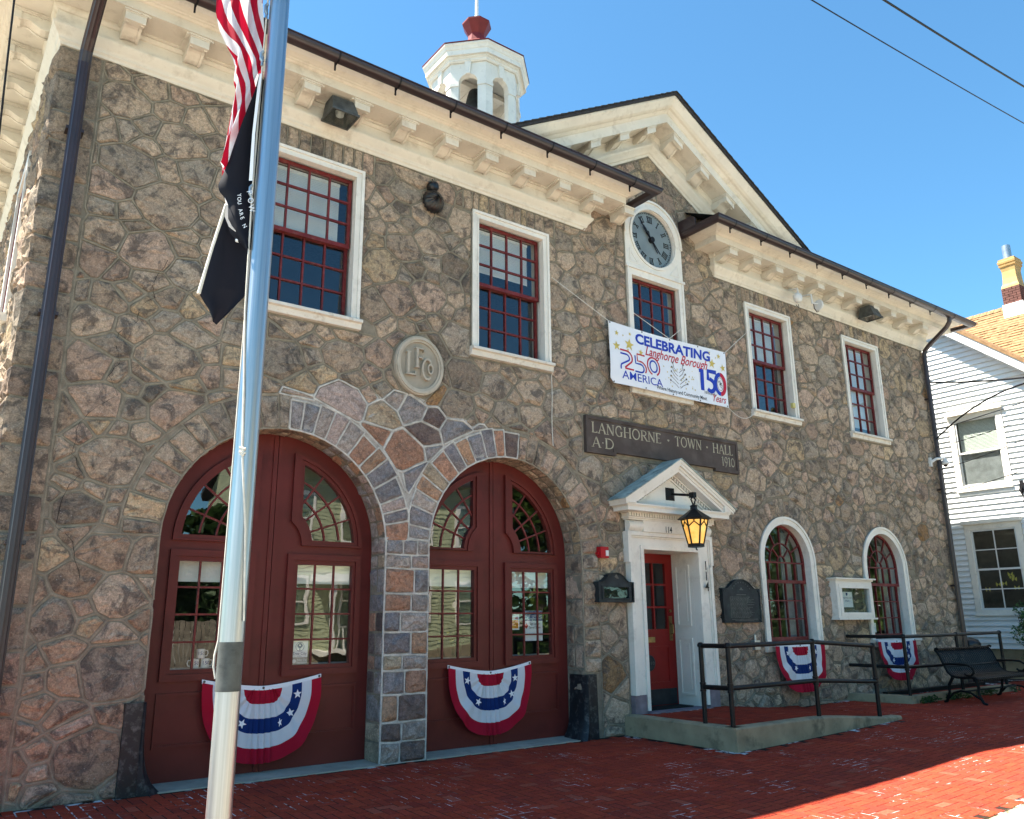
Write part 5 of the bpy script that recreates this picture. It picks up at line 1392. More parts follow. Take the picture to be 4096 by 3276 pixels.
# house numbers
t = thing('house_number', 'small black number on the tablet over the entrance', 'number', (8.91, -.136, 2.87)); m = MB(); text_mesh(m, '114', .135, lambda u, v: (u, -.004, v), off=.008, width=.14); m.build('digits', 'ink', t, fix=False)
t = thing('house_number', 'black number set vertically down the right door casing', 'number', (9.735, -.117, 2.0)); m = MB()
for k, c in enumerate('411'): text_mesh(m, c, .195, lambda u, v, k=k: (u+.0, -.004, v+k*.165), off=.014)
m.build('digits', 'ink', t, fix=False)
m = MB(); text_mesh(m, '1910', .07, lambda u, v: (8.99+u, .469, .885+v), width=.17); m.build('digits', 'bronze_hi', med, fix=False)
# ------------------------------------------------------------ wall fittings
t = thing('fire_alarm', 'small red fire alarm strobe box on the stone beside the entrance', 'alarm', (7.57, -.04, 2.44))
m = MB(); m.box(-.075, .075, -.07, .04, 0, .16); m.box(-.10, -.075, -.03, .03, .05, .09); m.build('housing', 'alarm_red', t)
m = MB(); m.box(.015, .065, -.082, -.0705, .03, .11); m.build('strobe', 'white_plastic', t)
def shield(w_, h_, rise): return [(-w_/2, 0), (w_/2, 0), (w_/2, h_), (w_*.36, h_), (w_*.30, h_+rise*.25), (w_*.2, h_+rise*.72), (w_*.08, h_+rise*.97), (0, h_+rise), (-w_*.08, h_+rise*.97), (-w_*.2, h_+rise*.72), (-w_*.30, h_+rise*.25), (-w_*.36, h_), (-w_/2, h_)]
t = thing('bronze_drop_box', 'green bronze box with a viewing slot and arched top left of the entrance', 'mailbox', (7.76, -.045, 1.815))
m = MB(); S1 = shield(.70, .29, .13); m.plate(S1, [rect(-.245, .245, .06, .215)], -.07, .045); m.plate([(x*1.0, z) for x, z in S1], [[(x*.94, .01+z*.955) for x, z in S1]], -.085, -.0705); m.plate(rect(-.28, .28, .04, .235), [rect(-.245, .245, .06, .215)], -.082, -.0703); m.build('case', 'bronze', t)
m = MB(); m.box(-.24, .24, -.02, -.015, .06, .215); m.build('backing', 'ink', t); m = MB(); m.box(-.245, .245, -.062, -.058, .06, .215); m.build('pane', 'clear_glass', t)
m = MB(); m.add([(-.03,-.074,.36),(.0,-.085,.40),(.03,-.074,.33),(.06,-.074,.34)], [(0,1,2),(1,3,2)]); text_mesh(m, 'LANGHORNE TOWN HALL', .02, lambda u, v: (u, -.088, v+.012), width=.4); m.build('relief', 'bronze_hi', t, fix=False)
t = thing('bronze_plaque', 'dark bronze plaque with many lines of raised text and a curved top', 'plaque', (10.63, -.04, 1.505))
S2 = shield(.96, .55, .15); m = MB(); m.plate(S2, (), -.03, .04); m.plate(S2, [[(x*.955, .012+z*.965) for x, z in S2]], -.042, -.0305)
for x in (-.44, .44):
    for z in (.04, .51): m.lathe([(0, -.016), (.014, -.012), (.016, 0)], (x, -.031, z), 8, axis='y')
m.build('tablet', 'bronze', t)
m = MB(); PL = ['FOUNDING EVENTS', 'FIRST A VILLAGE OF SIX HOMES,', 'THE CROSSING OF THE MILL ROADS,', 'NAMED IN ITS EARLY DAYS', 'AND KNOWN FOR ITS TREES', 'THE MEETING OF TWO ROADS', 'BROUGHT INNS AND COACHES', 'THEN SHOPS AND SCHOOLS CAME', 'AND THE BOROUGH WAS FORMED', 'TO SERVE ALL WHO LIVED HERE']
PL = None
for k in range(17):     # text far below legible size: raised rows of word-long bars
    rb = random.Random(50+k); x = -.30; z = .405-.0205*k
    wd = rb.uniform(.42, .62)
    while x < -.30+wd: L = rb.uniform(.018, .06); m.box(x, x+L, -.0335, -.0302, z, z+.009); x += L+.012
for k in range(9): a = radians(150-15*k); m.box(.25*cos(a)-.008, .25*cos(a)+.012, -.0335, -.0302, .44+.20*sin(a), .455+.20*sin(a))
m.box(-.13, .12, -.0335, -.0302, .44, .452); m.box(-.05, .05, -.036, -.0302, .52, .535); m.box(-.02, .02, -.036, -.0302, .535, .56); m.box(-.28, .38, -.0335, -.0302, .05, .058); m.box(-.2, .28, -.0335, -.0302, .03, .038)
tag(m.build('relief', 'bronze_hi', t), kind='stuff')
t = thing('conduit_box', 'small pale grey conduit box low on the stone below the bronze plaque', 'junction box', (10.93, -.03, 1.07)); m = MB(); m.box(-.07, .07, -.06, .03, 0, .15); m.tube([(0, -.02, .15), (0, -.02, .24)], .018, 8); m.build('housing', 'galv', t)
t = thing('notice_case', 'white wooden notice case with a glazed door between the arched windows', 'notice board', (13.86, 0, 1.53))
m = MB(); d = .15; m.plate(rect(-.60, .60, .03, .70), [rect(-.44, .47, .13, .57)], -d, -.10); m.box(-.60, -.56, -.0995, .03, .03, .70); m.box(.56, .60, -.0995, .03, .03, .70); m.box(-.56, .56, -.0995, .03, .03, .08); m.box(-.56, .56, -.0995, .03, .65, .70)
m.box(-.63, .64, -d-.03, .03, 0, .029); m.box(-.62, .63, -d-.02, .03, .7005, .73); m.box(-.66, .67, -d-.06, .03, .7305, .755); m.plate(rect(-.52, .54, .07, .64), [rect(-.44, .47, .13, .57)], -d-.015, -d-.0005); m.build('case', 'white_paint', t)
m = MB(); m.box(-.56, .56, -.01, .0, .08, .65); m.build('backboard', 'grey_back', t); m = MB(); m.box(-.44, .47, -.115, -.112, .13, .57); m.build('pane', 'clear_glass', t)
m = MB(); m.box(-.36, .10, -.05, -.0105, .19, .55); m.build('frame', 'grey_metal', t); m = MB(); m.box(-.31, .05, -.054, -.0505, .225, .505); m.build('sheet', 'paper', t)
m = MB(); text_mesh(m, 'Langhorne Borough', .04, lambda u, v: (u-.13, -.056, v+.385), width=.30); text_mesh(m, 'POLICE', .04, lambda u, v: (u-.13, -.056, v+.325), width=.13); m.plate([(-.16, .49), (-.10, .49), (-.10, .455), (-.13, .43), (-.16, .455)], (), -.056, -.0545); m.build('print', 'sticker_blue', t, fix=False)
m = MB(); m.plate([(.15, .18), (.40, .18), (.43, .45)]+arcpts(.28, .45, .145, 0, 180, 10)+[(.13, .45)], (), -.04, -.0105); m.build('wooden_shield', 'wood_plaque', t)
# floodlights under the cornice
def flood(loc, label, k=1):
    t = thing('floodlight', label, 'floodlight', loc, 0, 'floodlights under the cornice'); m = MB()
    m.add([(-.16,.10,.20),(.13,.10,.20),(.13,-.12,.20),(-.16,-.12,.20),(-.18,.14,-.02),(.17,.14,-.02),(.17,-.20,-.02),(-.18,-.20,-.02)], [(0,1,2,3),(0,1,5,4),(1,2,6,5),(2,3,7,6),(3,0,4,7)])
    m.box(-.19, .18, -.21, -.19, -.045, -.015); m.box(-.19, .18, .13, .15, -.045, -.015); m.box(-.19, -.17, -.19, .13, -.045, -.015); m.box(.16, .18, -.19, .13, -.045, -.015); m.box(-.03, .03, .05, .12, .20, .26); m.build('housing', 'grey_metal', t)
    m = MB(); m.box(-.169, .159, -.189, .129, -.035, -.030); m.build('lens', 'glass', t); m = MB(); m.lathe([(0, .0), (.05, .02), (.06, .08), (.0, .1)], (.0, 0, 0), 12); m.build('lamp', 'white_plastic', t)
flood((3.07, -.33, 7.79), 'grey floodlight under the cornice between the flagpole and the first upper window')
flood((15.28, -.33, 7.79), 'grey floodlight under the cornice above the rightmost upper window')
# wrapped siren
t = thing('alarm_bell', 'black ribbed alarm bell wrapped in plastic high between the left upper windows', 'bell', (4.62, -.02, 7.22)); m = MB()
rows = []
for i in range(9):
    f = i/8; r = .17*sin(pi*.5*(1-f)+.0)**.7 if f < 1 else .01; yv = -.03-.16*f
    rows.append([(r*(1+.04*(k % 2)*(-1 if k % 2 else 1))*cos(2*pi*k/36), yv-(.012 if k % 2 else 0), 1.05*r*(1-.06*(k % 2))*sin(2*pi*k/36)) for k in range(36)])
m.loft(rows, closed=True); m.build('dome', 'black_plastic', t, fix=False)
m = MB(); m.lathe([(0, -.13), (.05, -.12), (.075, -.09), (.085, -.05), (.075, 0), (.04, .03)], (-.01, 0, .225), 14, axis='y'); m.tube([(0, -.02, .29), (-.005, -.02, .36)], .010, 6); m.build('mount', 'black_plastic', t)
# antennas
t = thing('dish_antenna', 'round white dish antenna seen from behind under the cornice', 'antenna', (12.71, -.34, 7.62), 0, 'white antennas under the cornice'); m = MB()
m.lathe([(0, -.07), (.06, -.06), (.095, -.03), (.105, .01), (.095, .05), (.06, .07), (0, .075)], (0, 0, 0), 20, axis='y'); m.tube([(.02, 0, .09), (.03, .02, .20), (.04, .24, .24)], .02, 8); m.build('dish', 'white_plastic', t, smooth=50)
m = MB(); m.tube([(.02, .02, -.13), (.03, .02, -.19), (.06, .06, -.17), (.07, .1, -.1)], .007, 5); m.build('cable', 'wire', t)
t = thing('dish_antenna', 'small white dish antenna facing right on a pipe under the cornice', 'antenna', (13.30, -.36, 7.60), 0, 'white antennas under the cornice'); m = MB()
m.lathe([(0, .05), (.06, .05), (.10, .03), (.115, 0), (.10, -.02), (0, -.02)], (.05, 0, 0), 20, axis='x'); m.tube([(-.12, .02, .0), (-.12, .03, .20), (-.12, .26, .24)], .02, 8); m.tube([(-.12, .02, .02), (.04, 0, .02)], .015, 6); m.build('dish', 'white_plastic', t, smooth=50)
m = MB(); m.tube([(-.11, 0, -.01), (-.10, 0, -.10), (-.02, 0, -.16), (.05, 0, -.12), (.05, 0, -.06)], .008, 5); m.build('cable', 'wire', t)
t = thing('security_camera', 'white dome security camera on the right corner of the stone wall', 'camera', (17.70, -.03, 4.93)); m = MB()
m.box(-.07, .0, -.03, .05, -.10, .10); m.tube([(-.03, -.02, 0), (.05, -.10, .07), (.28, -.16, .10)], .03, 8); m.lathe([(.03, .10), (.06, .05), (.085, .0), (.085, -.03), (.06, -.05)], (.30, -.17, 0), 16); m.build('mount', 'white_plastic', t)
m = MB(); m.lathe([(.055, -.04), (.045, -.075), (.02, -.095), (0, -.098)], (.30, -.17, 0), 14); m.build('dome', 'black_plastic', t, smooth=True)
# wheel guards at the engine doors
def guard(loc, sx, label, foot):
    t = thing('wheel_guard', label, 'bollard', loc, 0, 'iron wheel guards at the engine doors'); m = MB()
    w_ = .17
    m.add([(0,-.06,0),(sx*w_*1.0,-.06,0),(sx*w_*.95,-.05,.84),(0,-.05,.84),(0,.05,0),(sx*w_,.05,0),(sx*w_*.95,.05,.84),(0,.05,.84)], [(0,1,2,3),(4,5,6,7),(0,1,5,4),(1,2,6,5),(2,3,7,6),(3,0,4,7)])
    m.build('plate', 'guard_iron', t); m = MB(); n = 9; rows = []
    for i in range(n+1):
        z = .84*i/n; fl = foot*math.exp(-z/.16)+.035
        rows.append([(sx*-.001, -.055, z), (sx*-(fl*.5), -.07-fl*.25, z), (sx*-fl, -.03, z), (sx*-fl*1.02, .08, z), (sx*-fl*.9, .30, z), (sx*-.001, .30, z)])
    m.loft(rows, closed=True); m.add(rows[-1], [tuple(range(6))]); m.build('foot', 'guard_iron', t, smooth=45)
guard((1.485, -.0, .0), -1, 'tall black iron guard at the left jamb of the left engine door', .20)
guard((7.225, -.0, .0), 1, 'black painted iron guard at the right jamb of the right engine door', .16)
# ------------------------------------------------------------ flagpole and flags
PX, PY = .9316, -4.2627; PG = g(PX, PY); PR_ = .0615
t = thing('flagpole', 'brushed aluminium flagpole standing on the brick pavement at the front left', 'flagpole', (PX, PY, PG))
m = MB(); m.lathe([(0, -.05), (.16, -.05), (.16, .02), (.10, .04), (.066, .05), (.0655, 1.0), (.062, 5.5), (.05, 9.0), (.045, 10.5), (0, 10.5)], (0, 0, 0), 40); m.build('shaft', 'aluminium', t, smooth=40)
hv = Vector((sin(YAW), cos(YAW), 0)); rv = Vector((cos(YAW), -sin(YAW), 0))    # along the view and to its right, level
def PL3(s_, dep, z): v = rv*s_+hv*dep; return (v.x, v.y, z-PG)
m = MB(); rows = []; rp = .069
for z in (1.235, 1.49): rows.append([(rp*cos(a), rp*sin(a), z-PG) for a in [radians(150+i*6.5)+0 for i in range(26)]])
m.loft(rows); m.loft([[(p[0]*.96, p[1]*.96, p[2]) for p in r] for r in rows])
plq = m.build('plaque', 'grey_metal', t, smooth=True, fix=False)
a0 = atan2(-hv.y, -hv.x)
m = MB()
for k, (s_, sz_, wd) in enumerate((('LANGHORNE MIDDLETOWN', .017, .11), ('FIRE COMPANY', .017, .075), ('In Loving Memory', .013, .075), ('of', .012, .012), ('GEORGE R. KYLE', .017, .10), ('From', .012, .025), ('Mom and Dad', .013, .06), ('Donna and Gina', .013, .07), ('1982', .013, .028))):
    zz = 1.455-PG-.0225*k
    text_mesh(m, s_, sz_, lambda u, v, zz=zz: ((rp+.0012)*cos(a0+.10+u/rp), (rp+.0012)*sin(a0+.10+u/rp), zz+v), width=wd)
m.build('engraving', 'bronze_hi', plq, fix=False)
m = MB(); d = -.066
m.tube([PL3(-.075, -.02, 5.9), PL3(-.078, -.02, 5.2), PL3(-.074, -.03, 4.17), PL3(-.055, -.045, 3.4), PL3(-.015, -.07, 2.86), PL3(.001, -.07, 2.54), PL3(.045, -.055, 2.1), PL3(.066, -.03, 1.6)], .006, 6)
m.tube([PL3(-.068, .02, 5.9), PL3(-.069, .0, 3.0), PL3(-.070, -.01, 1.5), PL3(-.085, -.01, 1.42), PL3(-.085, -.01, 1.36), PL3(-.07, -.01, 1.30)], .006, 6)
for k in range(4): m.tube([PL3(-.015+.008*(k % 2), -.072, 2.56-.012*k), PL3(.02-.008*(k % 2), -.074, 2.55-.012*k)], .008, 6)
m.build('halyard', 'rope', t)
m = MB()
for s_, z in ((-.07, 5.56), (-.075, 5.19), (-.076, 4.21)): m.tube([PL3(s_, -.03, z+.04), PL3(s_-.012, -.035, z+.02), PL3(s_-.012, -.035, z-.02), PL3(s_, -.03, z-.04)], .010, 6); m.tube([PL3(s_-.004, -.03, z), PL3(s_-.004, -.03, z-.07)], .008, 6)
m.build('snap_hook', 'galv', t)
def interp(pts, z):
    pts = sorted(pts, key=lambda p: p[1])
    for i in range(len(pts)-1):
        if pts[i][1] <= z <= pts[i+1][1]:
            k = (z-pts[i][1])/max(1e-6, pts[i+1][1]-pts[i][1]); return pts[i][0]+(pts[i+1][0]-pts[i][0])*k
    return pts[0][0] if z < pts[0][1] else pts[-1][0]
USL = [(-.40,6.4),(-.414,5.663),(-.416,5.541),(-.391,5.421),(-.322,5.277),(-.275,5.20),(-.283,5.044),(-.262,4.99),(-.277,4.8),(-.302,4.541),(-.30,4.431),(-.288,4.373)]
USR = [(-.09,6.4),(-.098,5.659),(-.085,5.418),(-.081,5.212),(-.092,5.026),(-.122,4.836),(-.167,4.65),(-.188,4.576),(-.233,4.401),(-.25,4.373)]
FL0 = (PX, PY, 4.37)
tf = thing('striped_flag', 'limp red and white striped flag hanging folded at the top of the pole', 'flag', FL0)
def FW(s_, dep, z): v = rv*s_+hv*dep; return (v.x, v.y, z-4.37)
def flag_sheet(L, R_, z0, z1, depf, uvf, matn, parent, nu=36, nz=90, name='cloth'):
    m = MB(); m.uv = []; rows = []
    for j in range(nz+1):
        z = z0+(z1-z0)*j/nz; a, b = interp(L, z), interp(R_, z); row = []
        for i in range(nu+1):
            u = i/nu; s_ = a+(b-a)*u; row.append(FW(s_, depf(u, z), z)); m.uv.append(uvf(u, z))
        rows.append(row)
    m.loft(rows); return m.build(name, matn, parent, smooth=True, fix=False)
# stripes sweep down and to the right as the fly end hangs
def usuv(u, z):
    return (((5.6*u**1.15+6.4*(z-4.3)+.5*sin(z*5))/14) % 1.0, .5)
flag_sheet(USL, USR, 4.373, 6.35, lambda u, z: -.02-.05*sin(u*7+z*2.2)-.03*sin(u*13-z*3), usuv, 'flag_cloth', tf)
USL2 = [(s_-.012, z) for s_, z in USL]; USR2 = [((a+b)/2-.02, z) for (a, z), (b, _) in zip(USL, USL)]
def usuv2(u, z): return (((2.5*u+5.5*(z-4.3))/14) % 1.0, .5)
L2 = [(-.40,6.4),(-.40,5.6),(-.39,5.42),(-.31,5.25),(-.27,5.1),(-.29,4.8),(-.305,4.5),(-.298,4.30),(-.292,4.26)]
R2 = [(-.2,6.4),(-.22,5.6),(-.21,5.3),(-.20,5.1),(-.21,4.8),(-.235,4.5),(-.262,4.30),(-.27,4.26)]
flag_sheet(L2, R2, 4.26, 6.35, lambda u, z: .055+.02*sin(u*5+z*4), usuv2, 'flag_cloth', tf, 16, 60)
tb = thing('black_flag', 'limp black flag with a white roundel and lettering hanging below the striped one', 'flag', FL0)
BLL = [(-.082,5.06),(-.1,4.904),(-.167,4.65),(-.233,4.401),(-.292,4.253),(-.285,4.21),(-.246,4.167),(-.23,4.10),(-.235,4.02),(-.20,3.93),(-.12,3.85),(-.085,3.80)]
BLR = [(-.064,5.06),(-.060,3.6)]
flag_sheet(BLL, BLR, 3.81, 5.05, lambda u, z: -.005-.045*sin(u*4+z*3)-.02*(1-u), lambda u, z: (.2, .5), 'flag_black', tf, 24, 60)
BL2 = [(-.22,4.5),(-.246,4.167),(-.305,3.882),(-.37,3.544),(-.345,3.50),(-.309,3.451),(-.285,3.40),(-.272,3.362)]
BR2 = [(-.06,4.5),(-.06,3.58),(-.10,3.545),(-.20,3.43),(-.268,3.36)]
flag_sheet(BL2, BR2, 3.361, 4.5, lambda u, z: .05-.03*sin(u*5+z*2), lambda u, z: (.2, .5), 'flag_black', tf, 24, 60)
m = MB(); m.uv = None
m.tube([FW(-.250, .03, 4.15), FW(-.307, .03, 3.88), FW(-.373, .03, 3.545)], .014, 8); m.build('hem', 'rope', tb)
m = MB(); rows = [[FW(-.292, -.02, 4.253), FW(-.285, -.02, 4.25)], [FW(-.262, -.045, 4.30), FW(-.232, -.05, 4.315)], [FW(-.24, -.04, 4.34), FW(-.213, -.05, 4.335)]]; m.loft(rows)
rows = [[FW(-.246, -.03, 4.167), FW(-.241, -.03, 4.163)], [FW(-.222, -.055, 4.10), FW(-.210, -.055, 4.10)], [FW(-.224, -.055, 4.02), FW(-.204, -.05, 4.01)], [FW(-.195, -.05, 3.955), FW(-.180, -.045, 3.965)], [FW(-.155, -.04, 3.925), FW(-.152, -.04, 3.93)]]; m.loft(rows); m.build('hem_fold', 'flag_hem', tb, fix=False)
m = MB()
for k, c in enumerate('YOU ARE N'):
    if c == ' ': continue
    f = k/8; s_, z = -.140+.05*f**1.6, 4.160-.215*f; an = radians(-82+25*f)
    def pl3(u, v, s_=s_, z=z, an=an): return FW(s_+u*cos(an)-v*sin(an)-.012, -.066, z+u*sin(an)+v*cos(an))
    text_mesh(m, c, .034, pl3, off=.004)
for k, c in enumerate('POW'):
    s_, z = -.096+.010*k, 4.18-.055*k
    def pl3(u, v, s_=s_, z=z): an = radians(-76); return FW(s_+u*cos(an)-v*sin(an), -.058, z+u*sin(an)+v*cos(an))
    text_mesh(m, c, .05, pl3, off=-.004)
m.tube([FW(-.168, .012, 3.893), FW(-.150, .012, 3.893)], [.010, .016], 8); m.tube([FW(-.15, .012, 3.893), FW(-.125, .012, 3.885)], .005, 5)
m.build('lettering', 'banner_white', tb, fix=False)
m = MB(); m.loft([[FW(-.088, -.045, 5.05), FW(-.068, -.045, 5.05)], [FW(-.098, -.05, 4.6), FW(-.079, -.05, 4.6)], [FW(-.094, -.05, 4.27), FW(-.072, -.05, 4.27)]]); m.build('heading', 'banner_white', tb, fix=False)
# ------------------------------------------------------------ handrails
def rail(name, label, loc, posts, runs, r=.03, group=None):
    t = thing(name, label, 'handrail', loc, 0, group); L = lambda p: (p[0]-loc[0], p[1]-loc[1], p[2]-loc[2])
    for p in posts:
        m = MB(); m.tube([L(p[0]), L(p[1])], r*1.02, 12)
        for q in p[2]: m.lathe([(r, -.06), (r*1.35, -.055), (r*1.35, -.035), (r*1.18, -.03), (r*1.18, .03), (r*1.35, .035), (r*1.35, .055), (r, .06)], L(q), 12)
        m.lathe([(r, -.02), (r*1.45, -.01), (r*1.45, .015), (r*.9, .04), (0, .045)], L(p[1]), 12); m.build('post', 'iron', t, smooth=40)
    for p in runs: m = MB(); m.tube([L(q) for q in p], r, 12); m.build('rail', 'iron', t, smooth=40)
A1, A2, A3, A4 = (8.02, -1.40), (7.99, -1.87), (9.82, -1.86), (11.33, -1.86)
P_ = [(A1, .25, 1.235, .72), (A2, .26, 1.24, .73), (A3, .262, 1.25, .735), (A4, .16, 1.16, .65)]
rail('handrail', 'black pipe handrail around the entrance landing and down its ramp', (9.5, -1.86, .25),
     [((p[0], p[1], z0), (p[0], p[1], z1), [(p[0], p[1], zm)]) for p, z0, z1, zm in P_],
     [[(P_[i][0][0], P_[i][0][1], P_[i][k]), (P_[i+1][0][0], P_[i+1][0][1], P_[i+1][k])] for i in range(3) for k in (2, 3)])
B1, B2, B3, B4 = (13.62, -.03), (13.82, -1.0), (15.72, -1.0), (17.52, -1.0)
rail('handrail', 'black pipe handrail guarding the low kerb behind the bench', (15.7, -1.0, .25),
     [((*B2, .24), (*B2, 1.235), [(*B2, .72)]), ((*B3, .24), (*B3, 1.24), [(*B3, .71)]), ((*B4, .2), (*B4, 1.245), [(*B4, .70)])],
     [[(*B1, 1.235), (*B2, 1.235)], [(*B2, 1.235), (*B3, 1.24), (*B4, 1.245)], [(*B1, .73), (*B2, .72)], [(*B2, .72), (*B3, .71), (*B4, .70)]])
m = MB(); m.prism([(13.45, -.02), (13.70, -.02), (13.95, -.92), (17.7, -.92), (17.7, -1.08), (13.70, -1.08)], 'z', .02, .245); tag(m.build('area_kerb', 'concrete'), 'low weathered concrete kerb round the areaway beside the stone wall', 'kerb')
m = MB(); m.box(13.9, 17.6, -.55, -.45, .20, .27); tag(m.build('area_beam', 'iron'), 'black steel beam lying across the areaway behind the bench', 'beam')
# ------------------------------------------------------------ bench
BX0, BX1, BYF = 14.42, 16.45, -1.95; gb = g(15, -1.7)
t = thing('bench', 'black slatted steel bench with rolled back and curled arms on the pavement', 'bench', (15.4, -1.65, gb))
# side profile (y towards wall +, z)
prof = [(.42,.86),(.455,.875),(.47,.86),(.455,.825),(.42,.80),(.39,.72),(.35,.62),(.31,.53),(.26,.46),(.19,.425),(.10,.42),(-.02,.43),(-.12,.435),(-.18,.43),(-.205,.405),(-.20,.375)]
prof = [(.40,.90),(.43,.915),(.455,.905),(.46,.88),(.435,.855),(.40,.80),(.36,.70),(.325,.61),(.285,.52),(.23,.465),(.15,.44),(.03,.44),(-.10,.45),(-.17,.445),(-.205,.42),(-.20,.385)]
def yz(p): return (p[0]-.05, p[1]-.01)
n = 28; L = BX1-BX0
sm_ = MB(); rows = []
P3 = [Vector((0, *yz(p))) for p in prof]
for i, p in enumerate(P3):
    d = (P3[min(i+1, len(P3)-1)]-P3[max(i-1, 0)]).normalized(); nn = Vector((0, -d.z, d.y))*.005
    rows.append([tuple(p+Vector((-.023, 0, 0))+nn), tuple(p+Vector((.023, 0, 0))+nn), tuple(p+Vector((.023, 0, 0))-nn), tuple(p+Vector((-.023, 0, 0))-nn)])
sm_.loft(rows, closed=True); sm_.add(rows[0], [(0,1,2,3)]); sm_.add(rows[-1], [(0,1,2,3)])
SLM = sm_.mesh('slat', 'bench_black')
for k in range(n): link('slat', SLM, t, (-L/2+.05+(L-.1)*k/(n-1), 0, 0))
for xx in (-L/2+.01, L/2-.01):
    m = MB(); m.tube([(xx, *yz(p)) for p in prof], .022, 8)
    m.tube([(xx, .16, .43), (xx, .24, .30), (xx, .25, .18), (xx, .31, .03), (xx, .36, .012)], [.028, .026, .022, .026, .02], 8)
    m.tube([(xx, -.22, .40), (xx, -.25, .28), (xx, -.24, .18), (xx, -.30, .03), (xx, -.36, .012)], [.028, .026, .022, .026, .02], 8)
    m.tube([(xx, .27, .08), (xx, .18, .17), (xx, .05, .21), (xx, -.10, .19), (xx, -.27, .08)], .018, 8); m.build('end_frame', 'bench_black', t, smooth=40)
    m = MB(); m.tube([(xx, .30, .64), (xx, .20, .645), (xx, 0, .65), (xx, -.12, .64), (xx, -.20, .59), (xx, -.21, .52), (xx, -.15, .465), (xx, -.08, .47), (xx, -.05, .50)], .02, 8); m.build('arm', 'bench_black', t, smooth=40)
m = MB(); m.tube([(-L/2, .0, .20), (L/2, .0, .20)], .014, 8); m.tube([(-L/2, .02, .415), (L/2, .02, .415)], .018, 8); m.tube([(-L/2, .27, .60), (L/2, .27, .60)], .016, 8)
m.lathe([(0, -.03), (.03, 0), (0, .03)], (L*.2, 0, .2), 8, axis='x'); m.build('stretcher', 'bench_black', t)
# ------------------------------------------------------------ neighbouring house
NX = 21.0
t = thing('neighbour_house', 'white clapboard house with tan shingle roof next to the stone hall', 'house', (NX, 2, 0))
def LN(p): return (p[0]-NX, p[1]-2, p[2])
ya, yb_ = -2.6, 8.2; apY, apZ, rsl = 1.55, 9.85, .84
m = MB(); m.prism([(ya-2, .0-.2), (yb_-2, -.2), (yb_-2, .80), (ya-2, .80)], 'x', .03, 9); m.build('foundation', 'concrete', t)
m = MB(); m.prism([(ya-2, .80), (yb_-2, .80), (yb_-2, apZ-rsl*(yb_-apY)-.05), (apY-2, apZ-.05), (ya-2, max(2.5, apZ-rsl*(apY-ya)-.05))], 'x', .66, 9); w_n = m.build('wall', 'clapboard', t)
wins_n = [(-.27, .89, 4.72, 6.52), (-.30, .88, 1.66, 3.70)]
def board_spans(z0, z1):
    zc = (z0+z1)/2; lo = max(ya, apY-(apZ-z1)/rsl+.02); hi = min(yb_, apY+(apZ-z1)/rsl-.02); sp = [(lo, hi)]
    for a, b, c, d in wins_n:
        if c-.10 < zc < d+.22:
            ns = []
            for p, q in sp:
                if b+.09 <= p or a-.09 >= q: ns.append((p, q)); continue
                if a-.09 > p: ns.append((p, a-.09))
                if b+.09 < q: ns.append((b+.09, q))
            sp = ns
    return sp
z = .80; ex = .1335
while z < 9.6:
    for p, q in board_spans(z, z+ex):
        if q-p < .05: continue
        m = MB(); m.add([LN(v) for v in [(NX-.05, p, z), (NX-.05, q, z), (NX-.004, q, z+ex+.01), (NX-.004, p, z+ex+.01), (NX+.02, p, z), (NX+.02, q, z), (NX+.02, q, z+ex+.01), (NX+.02, p, z+ex+.01)]], [(0,1,2,3),(0,1,5,4),(0,3,7,4),(1,2,6,5)]); m.build('clapboard', 'clapboard', w_n, fix=False)
    z += ex
